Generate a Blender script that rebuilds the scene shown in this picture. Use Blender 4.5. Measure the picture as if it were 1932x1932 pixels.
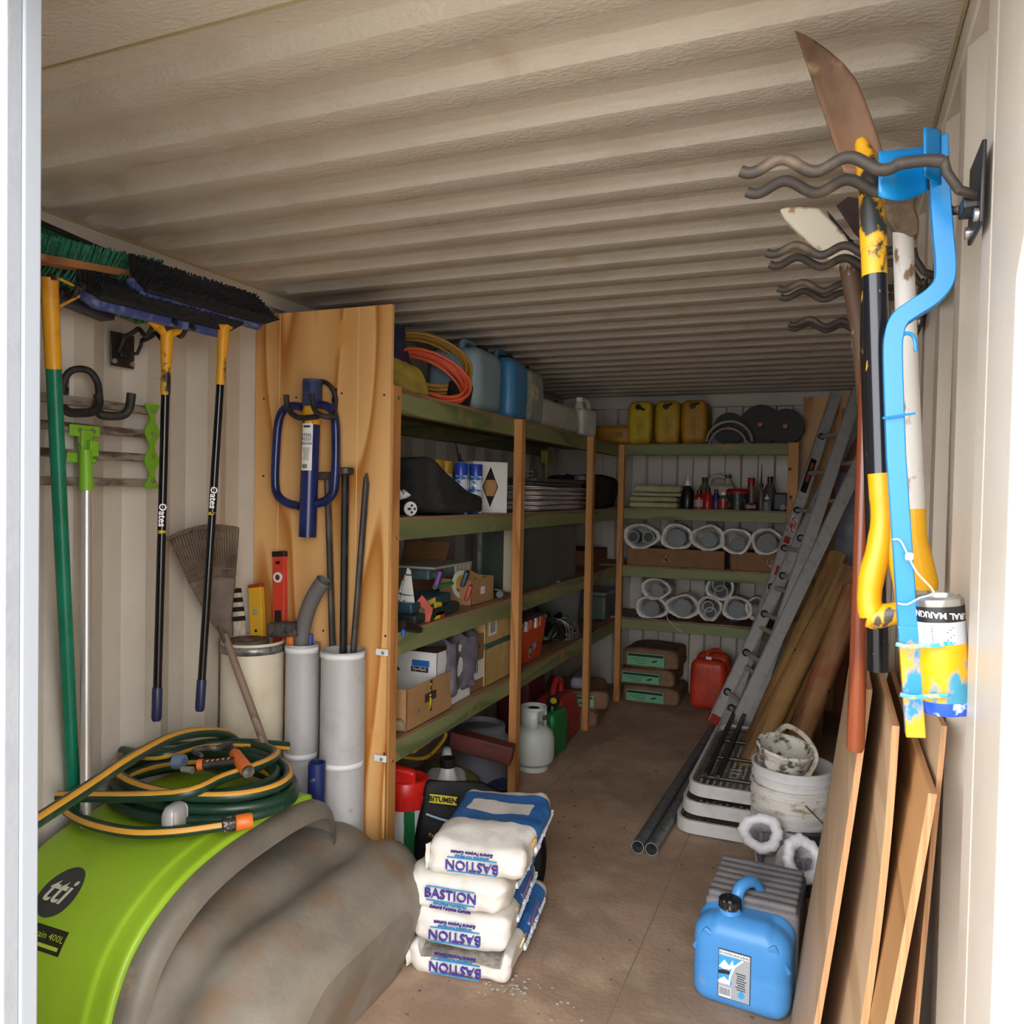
import bpy, math, random
from mathutils import Vector as V, Matrix as M, Euler, noise as NZ
sin, cos, pi, R = math.sin, math.cos, math.pi, math.radians
random.seed(7)
for o in list(bpy.data.objects): bpy.data.objects.remove(o, do_unlink=True)
sc = bpy.context.scene
col = sc.collection

# ---------------------------------------------------------------- camera, world, sun, exposure
CAM = V((0, 0, 1.58)); FPX = 1487.0
AX = V((0.92477636, 0.0270416, -0.379549)); AY = V((0.38001907, -0.0149271, 0.9248582)); AZ = V((0.01934408, -0.99952285, -0.02408055))
cd = bpy.data.cameras.new('camera'); cd.sensor_width = 36; cd.lens = FPX / 1932 * 36; cd.clip_start = 0.02
cam = bpy.data.objects.new('camera', cd); col.objects.link(cam)
rt = V((AX[0], AY[0], AZ[0])); dn = V((AX[1], AY[1], AZ[1])); fw = V((AX[2], AY[2], AZ[2]))
up = -dn
cam.matrix_world = M(((rt[0], up[0], -fw[0], 0), (rt[1], up[1], -fw[1], 0), (rt[2], up[2], -fw[2], CAM[2]), (0, 0, 0, 1)))
sc.camera = cam
sc.view_settings.view_transform = 'Standard'; sc.view_settings.look = 'None'; sc.view_settings.gamma = 1
sc.view_settings.use_curve_mapping = False
sc.view_settings.exposure = 1.5
w = bpy.data.worlds.new('sky'); sc.world = w; w.use_nodes = True
bg = w.node_tree.nodes['Background']; bg.inputs[0].default_value = (0.95, 0.965, 1.0, 1); bg.inputs[1].default_value = 2.9
sd = bpy.data.lights.new('sun', 'SUN'); sd.energy = 5; sd.angle = R(0.6); sd.color = (1.0, 0.93, 0.82)
sun = bpy.data.objects.new('sun', sd); col.objects.link(sun)
sdir = V((1.18, 0.33, -0.36)).normalized()
sun.rotation_euler = sdir.to_track_quat('-Z', 'Y').to_euler()
sc.cycles.max_bounces = 10; sc.cycles.diffuse_bounces = 7

# ---------------------------------------------------------------- helpers
def P(px, py, x=None, y=None, z=None):
    v = V((px - 966, py - 966, FPX)); r = V((AX.dot(v), AY.dot(v), AZ.dot(v)))
    if x is not None: t = x / r[0]
    elif y is not None: t = y / r[1]
    else: t = (z - CAM[2]) / r[2]
    return CAM + r * t
def lin(h):
    h = h.lstrip('#'); o = []
    for i in (0, 2, 4):
        c = int(h[i:i+2], 16) / 255; o.append(c / 12.92 if c <= .04045 else ((c + .055) / 1.055) ** 2.4)
    return (*o, 1)
MATS = {}
def mat(key, c='808080', rough=.5, metal=0, c2=None, ns=8, lo=.45, hi=.62, bump=0, bs=60, stretch=None, trans=0, det=5, alpha=1, c3=None, ns3=3, lo3=.5, hi3=.7, spec=None):
    if key in MATS: return MATS[key]
    m = bpy.data.materials.new(key); m.use_nodes = True; nt = m.node_tree; N = nt.nodes; L = nt.links
    b = N['Principled BSDF']; b.inputs['Roughness'].default_value = rough; b.inputs['Metallic'].default_value = metal
    b.inputs['Base Color'].default_value = lin(c)
    if spec is not None: b.inputs['Specular IOR Level'].default_value = spec
    if trans: b.inputs['Transmission Weight'].default_value = trans
    tc = N.new('ShaderNodeTexCoord'); mp = N.new('ShaderNodeMapping'); L.new(tc.outputs['Object'], mp.inputs[0])
    if stretch: mp.inputs['Scale'].default_value = stretch
    last = None
    if c2:
        n = N.new('ShaderNodeTexNoise'); n.inputs['Scale'].default_value = ns; n.inputs['Detail'].default_value = det; n.inputs['Roughness'].default_value = .6
        L.new(mp.outputs[0], n.inputs['Vector'])
        r = N.new('ShaderNodeMapRange'); r.inputs[1].default_value = lo; r.inputs[2].default_value = hi; L.new(n.outputs[0], r.inputs[0])
        mx = N.new('ShaderNodeMix'); mx.data_type = 'RGBA'; mx.inputs[6].default_value = lin(c); mx.inputs[7].default_value = lin(c2)
        L.new(r.outputs[0], mx.inputs[0]); last = mx.outputs[2]
        if c3:
            n3 = N.new('ShaderNodeTexNoise'); n3.inputs['Scale'].default_value = ns3; n3.inputs['Detail'].default_value = 6; L.new(tc.outputs['Object'], n3.inputs['Vector'])
            r3 = N.new('ShaderNodeMapRange'); r3.inputs[1].default_value = lo3; r3.inputs[2].default_value = hi3; L.new(n3.outputs[0], r3.inputs[0])
            m3 = N.new('ShaderNodeMix'); m3.data_type = 'RGBA'; m3.inputs[7].default_value = lin(c3)
            L.new(r3.outputs[0], m3.inputs[0]); L.new(last, m3.inputs[6]); last = m3.outputs[2]
        L.new(last, b.inputs['Base Color'])
    if bump:
        n2 = N.new('ShaderNodeTexNoise'); n2.inputs['Scale'].default_value = bs; n2.inputs['Detail'].default_value = 4
        L.new(mp.outputs[0], n2.inputs['Vector']); bp = N.new('ShaderNodeBump'); bp.inputs['Strength'].default_value = bump; bp.inputs['Distance'].default_value = .01
        L.new(n2.outputs[0], bp.inputs['Height']); L.new(bp.outputs[0], b.inputs['Normal'])
    MATS[key] = m; return m
def wood(key, c, c2, c3=None, axis=2, freq=9, rough=.6, dist=3.5, detail=2.5, lo3=.62, hi3=.72, ns3=4, ws=1.0):
    """growth rings stretched along one axis"""
    if key in MATS: return MATS[key]
    m = bpy.data.materials.new(key); m.use_nodes = True; nt = m.node_tree; N = nt.nodes; L = nt.links
    b = N['Principled BSDF']; b.inputs['Roughness'].default_value = rough
    tc = N.new('ShaderNodeTexCoord'); mp = N.new('ShaderNodeMapping'); L.new(tc.outputs['Object'], mp.inputs[0])
    s = [1, 1, 1]; s[axis] = .13; mp.inputs['Scale'].default_value = s
    n = N.new('ShaderNodeTexNoise'); n.inputs['Scale'].default_value = dist; n.inputs['Detail'].default_value = detail; L.new(mp.outputs[0], n.inputs['Vector'])
    mu = N.new('ShaderNodeMath'); mu.operation = 'MULTIPLY'; mu.inputs[1].default_value = freq; L.new(n.outputs[0], mu.inputs[0])
    fr = N.new('ShaderNodeMath'); fr.operation = 'FRACT'; L.new(mu.outputs[0], fr.inputs[0])
    cr = N.new('ShaderNodeValToRGB'); e = cr.color_ramp.elements
    e[0].position = 0; e[0].color = lin(c); e[1].position = 1; e[1].color = lin(c)
    k = cr.color_ramp.elements.new(.62); k.color = [a * .6 + d * .4 for a, d in zip(lin(c), lin(c2))]
    k = cr.color_ramp.elements.new(.86); k.color = lin(c2)
    k = cr.color_ramp.elements.new(.9); k.color = lin(c2)
    L.new(fr.outputs[0], cr.inputs[0]); last = cr.outputs[0]
    if c3:
        n3 = N.new('ShaderNodeTexNoise'); n3.inputs['Scale'].default_value = ns3; n3.inputs['Detail'].default_value = 6; L.new(tc.outputs['Object'], n3.inputs['Vector'])
        r3 = N.new('ShaderNodeMapRange'); r3.inputs[1].default_value = lo3; r3.inputs[2].default_value = hi3; L.new(n3.outputs[0], r3.inputs[0])
        m3 = N.new('ShaderNodeMix'); m3.data_type = 'RGBA'; m3.inputs[7].default_value = lin(c3)
        L.new(r3.outputs[0], m3.inputs[0]); L.new(last, m3.inputs[6]); last = m3.outputs[2]
    L.new(last, b.inputs['Base Color']); MATS[key] = m; return m

def rz(a): return M.Rotation(a, 4, 'Z')
def TR(loc=(0, 0, 0), e=(0, 0, 0)): return M.Translation(V(loc)) @ Euler(e).to_matrix().to_4x4()
def frame(d, upv=(0, 0, 1)):
    d = V(d).normalized(); u = V(upv)
    if abs(d.dot(u.normalized())) > .98: u = V((0, 1, 0)) if abs(d[1]) < .9 else V((1, 0, 0))
    s = d.cross(u).normalized(); u = s.cross(d).normalized(); return d, s, u
class MB:
    def __init__(s): s.v = []; s.f = []; s.m = []; s.k = 0; s.T = M.Identity(4)
    def add(s, vs, fs, ms=None):
        n = len(s.v); s.v += [s.T @ V(p) for p in vs]
        s.f += [tuple(i + n for i in f) for f in fs]; s.m += ms if ms else [s.k] * len(fs); return s
    def box(s, c, d, e=(0, 0, 0), mt=None):
        X = mt if mt is not None else TR(c, e); hx, hy, hz = d[0] / 2, d[1] / 2, d[2] / 2
        vs = [X @ V((a * hx, b * hy, g * hz)) for a in (-1, 1) for b in (-1, 1) for g in (-1, 1)]
        return s.add(vs, [(0, 1, 3, 2), (4, 6, 7, 5), (0, 4, 5, 1), (2, 3, 7, 6), (0, 2, 6, 4), (1, 5, 7, 3)])
    def lohi(s, a, b): return s.box([(p + q) / 2 for p, q in zip(a, b)], [abs(q - p) for p, q in zip(a, b)])
    def bar(s, a, b, w, h, upv=(0, 0, 1)):
        a, b = V(a), V(b); d, sd_, u = frame(b - a, upv); l = (b - a).length
        X = M(((sd_[0], d[0], u[0], 0), (sd_[1], d[1], u[1], 0), (sd_[2], d[2], u[2], 0), (0, 0, 0, 1)))
        return s.box(0, (w, l, h), mt=M.Translation((a + b) / 2) @ X)
    def tube(s, pts, r, n=12, cap=True, closed=False, flat=1, ph=0, flatv=None):
        pts = [V(p) for p in pts]; N_ = len(pts); vs = []; fs = []
        rr = r if isinstance(r, (list, tuple)) else [r] * N_
        u = None
        for i, p in enumerate(pts):
            if closed: d = pts[(i + 1) % N_] - pts[i - 1]
            else: d = pts[min(i + 1, N_ - 1)] - pts[max(i - 1, 0)]
            d.normalize()
            if u is None: _, sd_, u = frame(d) if flatv is None else frame(d, flatv)
            else:
                u = (u - d * u.dot(d)); u = u.normalized() if u.length > 1e-6 else frame(d)[2]
            sd_ = d.cross(u)
            for j in range(n):
                a = 2 * pi * j / n + ph; vs.append(p + sd_ * cos(a) * rr[i] + u * sin(a) * rr[i] * flat)
        for i in range(N_ if closed else N_ - 1):
            for j in range(n):
                a = i * n + j; b = i * n + (j + 1) % n; c = ((i + 1) % N_) * n + (j + 1) % n; d_ = ((i + 1) % N_) * n + j
                fs.append((a, b, c, d_))
        if cap and not closed: fs.append(tuple(range(n))[::-1]); fs.append(tuple(range((N_ - 1) * n, N_ * n)))
        return s.add(vs, fs)
    def cyl(s, a, b, r, r2=None, n=20): return s.tube([a, b], [r, r if r2 is None else r2], n)
    def lathe(s, prof, c=(0, 0, 0), n=28, X=None, ax=None, wob=None, cap=False):
        """prof: (radius, height) pairs, turned about local z"""
        T_ = X if X is not None else M.Translation(V(c))
        if ax is not None:
            d, sd_, u = frame(ax); T_ = M.Translation(V(c)) @ M(((sd_[0], u[0], -d[0] * -1, 0), (sd_[1], u[1], d[1], 0), (sd_[2], u[2], d[2], 0), (0, 0, 0, 1)))
        vs = []; fs = []; k = len(prof)
        for j in range(n):
            a = 2 * pi * j / n
            for i, (r, h) in enumerate(prof):
                q = 1 if wob is None else wob(a, i); hh = h
                vs.append(T_ @ V((r * q * cos(a), r * q * sin(a), hh)))
        for j in range(n):
            for i in range(k - 1):
                fs.append((j * k + i, ((j + 1) % n) * k + i, ((j + 1) % n) * k + i + 1, j * k + i + 1))
        if cap: fs.append(tuple(j * k for j in range(n))[::-1]); fs.append(tuple(j * k + k - 1 for j in range(n)))
        return s.add(vs, fs)
    def prism(s, poly, d, X=None):
        """poly in local xy, thickness d along local z, centred"""
        X = X or M.Identity(4); n = len(poly)
        vs = [X @ V((p[0], p[1], -d / 2)) for p in poly] + [X @ V((p[0], p[1], d / 2)) for p in poly]
        return s.add(vs, [tuple(range(n))[::-1], tuple(range(n, 2 * n))] + [(i, (i + 1) % n, (i + 1) % n + n, i + n) for i in range(n)])
    def rbox(s, d, X=None, r=.03, n=8, fn=None, mfn=None, nb=4):
        """rounded box, grid subdivided; fn(unit, p)->p ; mfn(unit, normal)->material slot"""
        X = X or M.Identity(4); H = V(d) / 2; idx = {}; vs = []; fs = []; ms = []
        def samp(h):
            t = min(r / h, 1) if h > 0 else 1; a = [-1 + t * (1 - cos(pi / 2 * i / nb)) if False else -1 + t * (i / nb) for i in range(nb)]
            b = [-1 + t + (2 - 2 * t) * i / n for i in range(n + 1)]; c_ = [-x for x in a][::-1]
            return a + b + c_
        S = [samp(H[i]) for i in range(3)]
        def vert(ix):
            if ix in idx: return idx[ix]
            q = V((S[0][ix[0]] * H[0], S[1][ix[1]] * H[1], S[2][ix[2]] * H[2]))
            c = V([max(-H[i] + min(r, H[i]), min(H[i] - min(r, H[i]), q[i])) for i in range(3)])
            dd = q - c
            if dd.length > 1e-9:
                mm = max(abs(t) for t in dd); dd = dd.normalized() * min(r, mm * 1.0 if mm < r else r)
            p = c + dd
            un = V((p[0] / H[0], p[1] / H[1], p[2] / H[2]))
            if fn: p = V(fn(un, p))
            idx[ix] = len(vs); vs.append(X @ p); return idx[ix]
        for a in range(3):
            b, c = (a + 1) % 3, (a + 2) % 3
            for side in (0, len(S[a]) - 1):
                for i in range(len(S[b]) - 1):
                    for j in range(len(S[c]) - 1):
                        q = []
                        for (di, dj) in ((0, 0), (1, 0), (1, 1), (0, 1)):
                            ix = [0, 0, 0]; ix[a] = side; ix[b] = i + di; ix[c] = j + dj; q.append(vert(tuple(ix)))
                        if side == 0: q = q[::-1]
                        fs.append(tuple(q))
                        if mfn:
                            un = [0, 0, 0]; un[a] = -1 if side == 0 else 1
                            un[b] = (S[b][i] + S[b][i+1]) / 2; un[c] = (S[c][j] + S[c][j+1]) / 2; nn = [0, 0, 0]; nn[a] = un[a]
                            ms.append(mfn(V(un), nn))
        return s.add(vs, fs, ms if mfn else None)
    def grid(s, fn, nu, nv, cu=False, cv=False):
        vs = [fn(i / (nu if cu else nu - 1), j / (nv if cv else nv - 1)) for i in range(nu) for j in range(nv)]; fs = []
        for i in range(nu if cu else nu - 1):
            for j in range(nv if cv else nv - 1):
                fs.append((i * nv + j, ((i + 1) % nu) * nv + j, ((i + 1) % nu) * nv + (j + 1) % nv, i * nv + (j + 1) % nv))
        return s.add(vs, fs)
    def text(s, body, X, size, ext=.0006, align='CENTER', bold=0, sx=1):
        cu = bpy.data.curves.new('t', 'FONT'); cu.body = body; cu.size = size; cu.extrude = ext; cu.align_x = align; cu.align_y = 'CENTER'; cu.offset = bold; cu.resolution_u = 2
        ob = bpy.data.objects.new('t', cu); col.objects.link(ob)
        dg = bpy.context.evaluated_depsgraph_get(); me = ob.evaluated_get(dg).to_mesh()
        s.add([X @ V((v.co[0] * sx, v.co[1], v.co[2])) for v in me.vertices], [tuple(p.vertices) for p in me.polygons])
        bpy.data.objects.remove(ob, do_unlink=True); bpy.data.curves.remove(cu); return s
    def build(s, name, mats, parent=None, local=False, bev=0, solid=0, sharp=38, sub=0, bs=2, flat=False):
        o = None; vs = s.v
        if parent is not None and not local:
            inv = (M.Translation(parent.location) @ parent.rotation_euler.to_matrix().to_4x4()).inverted(); vs = [inv @ p for p in vs]
        base = None
        if parent is None:
            xs = [p[0] for p in vs]; ys = [p[1] for p in vs]; zs = [p[2] for p in vs]
            base = V(((min(xs) + max(xs)) / 2, (min(ys) + max(ys)) / 2, min(zs))); vs = [p - base for p in vs]
        me = bpy.data.meshes.new(name); me.from_pydata([tuple(p) for p in vs], [], s.f); me.update()
        for m_ in (mats if isinstance(mats, (list, tuple)) else [mats]): me.materials.append(m_)
        if len(me.materials) > 1:
            for p, k in zip(me.polygons, s.m): p.material_index = min(k, len(me.materials) - 1)
        o = bpy.data.objects.new(name, me); col.objects.link(o)
        if parent is not None: o.parent = parent
        else: o.location = base
        if not flat:
            me.polygons.foreach_set('use_smooth', [True] * len(me.polygons)); me.set_sharp_from_angle(angle=R(sharp))
        if solid: md = o.modifiers.new('s', 'SOLIDIFY'); md.thickness = solid; md.offset = 0
        if bev: md = o.modifiers.new('b', 'BEVEL'); md.width = bev; md.segments = bs; md.limit_method = 'ANGLE'; md.angle_limit = R(35)
        if sub: md = o.modifiers.new('u', 'SUBSURF'); md.levels = sub; md.render_levels = sub
        return o
def tag(o, label, cat, group=None):
    o['label'] = label; o['category'] = cat
    if group: o['group'] = group
    return o
def T(name, label, cat, loc, a=0, group=None, e=None):
    o = bpy.data.objects.new(name, None); col.objects.link(o); o.location = loc; o.rotation_euler = e if e else (0, 0, a); o.empty_display_size = .05
    return tag(o, label, cat, group)
def struct(mb, name, mats, **k):
    o = mb.build(name, mats, **k)
    if o.parent is None: o['kind'] = 'structure'
    return o
def dup(root, loc, a=None, label=None, e=None):
    kids = [o for o in col.objects if o.parent == root]
    r = root.copy(); col.objects.link(r); r.location = loc
    if a is not None: r.rotation_euler = (0, 0, a)
    if e is not None: r.rotation_euler = e
    if label: r['label'] = label
    for c in kids:
        d = c.copy(); col.objects.link(d); d.parent = r
        for g in [o for o in col.objects if o.parent == c]:
            h = g.copy(); col.objects.link(h); h.parent = d
    return r
def arc(c, r, a0, a1, n=10, u=(1, 0, 0), v=(0, 0, 1)):
    c, u, v = V(c), V(u), V(v)
    return [c + u * r * cos(R(a0 + (a1 - a0) * i / n)) + v * r * sin(R(a0 + (a1 - a0) * i / n)) for i in range(n + 1)]
def smooth(pts, k=3):
    """Catmull-Rom through points"""
    pts = [V(p) for p in pts]; out = []
    for i in range(len(pts) - 1):
        a = pts[max(i - 1, 0)]; b = pts[i]; c = pts[i + 1]; d = pts[min(i + 2, len(pts) - 1)]
        for j in range(k):
            t = j / k; out.append(.5 * ((2 * b) + (c - a) * t + (2 * a - 5 * b + 4 * c - d) * t * t + (3 * b - a - 3 * c + d) * t ** 3))
    return out + [pts[-1]]
def nz(p, s=5, a=.01): return NZ.noise(V(p) * s) * a
def sq(pts, k=1): return pts
# ---------------------------------------------------------------- the container
XL, XR, YF, YB, ZC = -2.17, .18, .72, 6.4, 2.393
cream = mat('cream_paint', 'c9c0b2', .42, c2='bfb5a6', ns=3, lo=.4, hi=.7, bump=.08, bs=180)
cream2 = mat('ceiling_paint', 'c8c0b4', .4, c2='bab0a2', ns=5, lo=.5, hi=.75, bump=.35, bs=110, stretch=(.6, 1, 1), c3='a8926f', ns3=4, lo3=.62, hi3=.85)
floorm = mat('dusty_ply_floor', 'bd9f86', .85, c2='9c836d', ns=2.2, lo=.4, hi=.62, bump=.25, bs=50, c3='c0a88e', ns3=5, lo3=.55, hi3=.8)
white = mat('white_paint', '85888c', .45, c2='797b80', ns=6, lo=.5, hi=.7, bump=.1, bs=90)
gasket = mat('grey_gasket', 'b5b6b9', .6, c2='a2a2a6', ns=12)
groundm = mat('pale_ground', '6f6960', .9, c2='666056', ns=1.5, bump=.3, bs=30)
seal = mat('yellow_sealant', 'ac9c78', .6)
mb = MB(); mb.lohi((XL - .1, YF, -.14), (XR + .1, YB + .1, 0)); struct(mb, 'floor', floorm, flat=True)
mb = MB()
for x in (-1.38, -.59): mb.lohi((x - .002, YF, .0002), (x + .002, YB, .0012))
for y in (2.98, 4.2): mb.lohi((XL, y - .0015, .0002), (XR, y + .0015, .001))
struct(mb, 'trim_1', mat('floor_joint', '8f7864', .9))
mb = MB(); mb.lohi((-14, -14, -.3), (14, YF - .02, -.16)); mb.lohi((-14, YF - .02, -.3), (XL - .2, 9, -.16)); mb.lohi((XR + .2, YF - .02, -.3), (14, 9, -.16)); struct(mb, 'ground', groundm)
def corr(t, P0, flat_in, sl, flat_out):
    t = t % P0
    if t < flat_in: return 0.
    t -= flat_in
    if t < sl: return t / sl
    t -= sl
    if t < flat_out: return 1.
    return max(0., 1 - (t - flat_out) / sl)
# roof: die-stamped ribs running across, fading out before the side rails
ys = [YF, 1.07]; y0 = 1.078; k = 0
while y0 + k * .2085 < YB:
    b = y0 + k * .2085; ys += [b, b + .028, b + .034 + .07, b + .034 + .07 + .028]; k += 1
ys = sorted(y for y in ys if y < YB - .03) + [YB + .02]
def rz_(y):
    if y < y0: return 0
    return corr(y - y0, .2085, .0, .028, .076)
fine = []
for a, b in zip(ys[:-1], ys[1:]): fine += [a + (b - a) * .05, a + (b - a) * .95]
ys = fine + [ys[-1]]
xs = [XL - .05, XL + .03, XL + .045, XL + .06, XL + .075, XL + .09, XL + .102, -1.5, -1, -.5, XR - .102, XR - .09, XR - .075, XR - .06, XR - .045, XR - .03, XR + .05]
def amp(x):
    d = min(x - XL, XR - x); t = max(0, min(1, (d - .03) / .07)); return t * t * (3 - 2 * t)
mb = MB(); vs = [(x, y, ZC - .012 + .031 * rz_(y) * amp(x)) for x in xs for y in ys]; n = len(ys)
mb.add(vs, [(i * n + j, i * n + j + 1, (i + 1) * n + j + 1, (i + 1) * n + j) for i in range(len(xs) - 1) for j in range(n - 1)])
struct(mb, 'ceiling', cream2, sharp=24)
mb = MB(); mb.lohi((XL, 1.072, ZC - .016), (XR, 1.076, ZC - .010)); mb.lohi((XL + .006, 1.076, ZC - .017), (XL + .011, YB, ZC - .011)); mb.lohi((XR - .011, 1.076, ZC - .017), (XR - .006, YB, ZC - .011)); struct(mb, 'trim_2', seal)
mb = MB(); mb.lohi((XL - .1, YF - .1, ZC + .05), (XR + .1, YB + .1, ZC + .09)); struct(mb, 'roof', white)
# side walls
def side_wall(name, x0, sg, ph, ya, yb):
    P_ = .278; ys = []; y = ya - ((ya - ph) % P_) - P_
    while y < yb: ys += [y, y + .07, y + .07 + .068, y + .07 + .068 + .072]; y += P_
    ys = [ya] + [q for q in ys if ya < q < yb] + [yb]
    mb = MB(); vs = []; f = []
    for q in ys:
        d = corr(q - ph, P_, .07, .068, .072) * .036
        vs += [(x0 + sg * d, q, 0), (x0 + sg * d, q, 2.33)]
    for i in range(len(ys) - 1): f.append((2 * i, 2 * i + 2, 2 * i + 3, 2 * i + 1))
    mb.add(vs, f); mb.lohi((x0 + sg * .05, ya, -.1), (x0 + sg * .08, yb, 2.45)); return struct(mb, name, cream, sharp=20)
side_wall('wall_left', XL, -1, 1.73, YF, YB + .09)
side_wall('wall_right', XR, 1, 1.49 - .278, 1.2, YB + .09)
mb = MB(); mb.lohi((XR, YF, 0), (XR + .08, 1.2, 2.4)); struct(mb, 'trim_3', cream)
mb = MB(); mb.lohi((XL - .06, YF, 2.325), (XL + .004, YB, 2.40)); struct(mb, 'trim_4', cream, bev=.004)
mb = MB(); mb.lohi((XR - .004, 1.2, 2.325), (XR + .06, YB, 2.40)); struct(mb, 'trim_5', cream, bev=.004)
mb = MB(); mb.lohi((XL, YB - .02, 2.29), (XR, YB + .06, 2.40)); struct(mb, 'trim_6', cream, bev=.004)
mb = MB(); xs = []; x = XL - .14
while x < XR: xs += [x, x + .11, x + .125, x + .235]; x += .25
vs = []
for i, x in enumerate(xs + [XR + .03]):
    d = 0 if i % 4 in (0, 1) else .04; vs += [(x, YB + d, 0), (x, YB + d, 2.3)]
mb.add(vs, [(2 * i, 2 * i + 1, 2 * i + 3, 2 * i + 2) for i in range(len(vs) // 2 - 1)]); mb.lohi((XL - .1, YB + .07, -.1), (XR + .1, YB + .12, 2.45)); struct(mb, 'wall_back', cream, sharp=20)
# front frame and the closed left door leaf
mb = MB(); mb.lohi((XL - .1, YF - .12, -.15), (XL + .04, YF, 2.5)); mb.lohi((XL - .1, YF - .12, 2.3), (XR + .1, YF, 2.5)); struct(mb, 'wall_front', white)
mb = MB(); mb.lohi((XR + .0, YF - .12, -.15), (XR + .1, YF, 2.5)); struct(mb, 'trim_7', white)
mb = MB(); mb.lohi((XL + .03, .700, .02), (-1.003, .722, 2.29)); d1 = struct(mb, 'door_1', white, bev=.002)
mb = MB(); mb.lohi((XL + .03, .7215, .02), (-1.0, .748, 2.29)); mb.build('door_gasket', mat('door_gasket_pale', '8d9197', .45), d1, bev=.003)
# ---------------------------------------------------------------- left wall: brooms, levelling rake, hooks
black = mat('black_satin', '1c1b1b', .35, c2='2e2a27', ns=20, lo=.5, hi=.8)
blackp = mat('black_gloss_paint', '121214', .16)
rubber = mat('black_rubber', '1d1c1c', .6, c2='34302c', ns=30)
steel = mat('zinc_screw', 'c8c8c6', .3, metal=.9)
navy = mat('navy_plastic', '24264a', .4)
bluep = mat('scuffed_blue_plastic', '3b4a86', .5, c2='8b93ab', ns=25, lo=.5, hi=.75)
yelp = mat('scuffed_yellow_paint', 'e3a020', .45, c2='3a3128', ns=22, lo=.6, hi=.72)
yeld = mat('flaking_yellow_black', 'e2a41c', .45, c2='23201f', ns=18, lo=.5, hi=.56, stretch=(1, 1, .5))
blkflake = mat('black_flaking_yellow', '18181a', .3, c2='c99a34', ns=30, lo=.62, hi=.66, stretch=(1, 1, .4))
bristle = mat('black_bristles', '141416', .8, c2='23222a', ns=60)
bristle_b = mat('bluish_bristle_edge', '2b3048', .8, c2='8f96a8', ns=70, lo=.5, hi=.8)
gbr = mat('green_bristles', '2a7d5c', .7, c2='1b4f3a', ns=60)
green = mat('green_enamel', '137a5e', .25, c2='0f6a50', ns=6)
lime = mat('lime_enamel', '7cb72a', .4, c2='8a8a4a', ns=14, lo=.55, hi=.75)
alu = mat('satin_aluminium', 'c9c6c2', .3, metal=.55)
wbrown = wood('weathered_brown_wood', '8a6a4c', '5e4630', axis=1, freq=14)
WPOLE = mat('white_lettering', 'eeeeee', .5)
def studs(name, ps, r, m, parent, n=10):
    for a, b in ps: q = MB(); q.cyl(a, b, r, n=n); q.build(name, m, parent)
def bristles(mb, o, ux, uy, uz, L, W, H, n, m, sp=.006, r=.0022, jit=.5):
    """tufts on a block: o corner-centre, length along ux, width along uy, growing along uz"""
    for i in range(n):
        for j in range(m):
            a = (i + .5) / n - .5; b = (j + .5) / m - .5
            p = o + ux * a * L + uy * b * W
            q = p + uz * H * random.uniform(.9, 1.05) + ux * (a * .03 + random.uniform(-sp, sp)) + uy * (b * .06 + random.uniform(-sp, sp))
            mb.tube([p, q], [r, r * 1.3], 4, cap=True)
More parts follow.
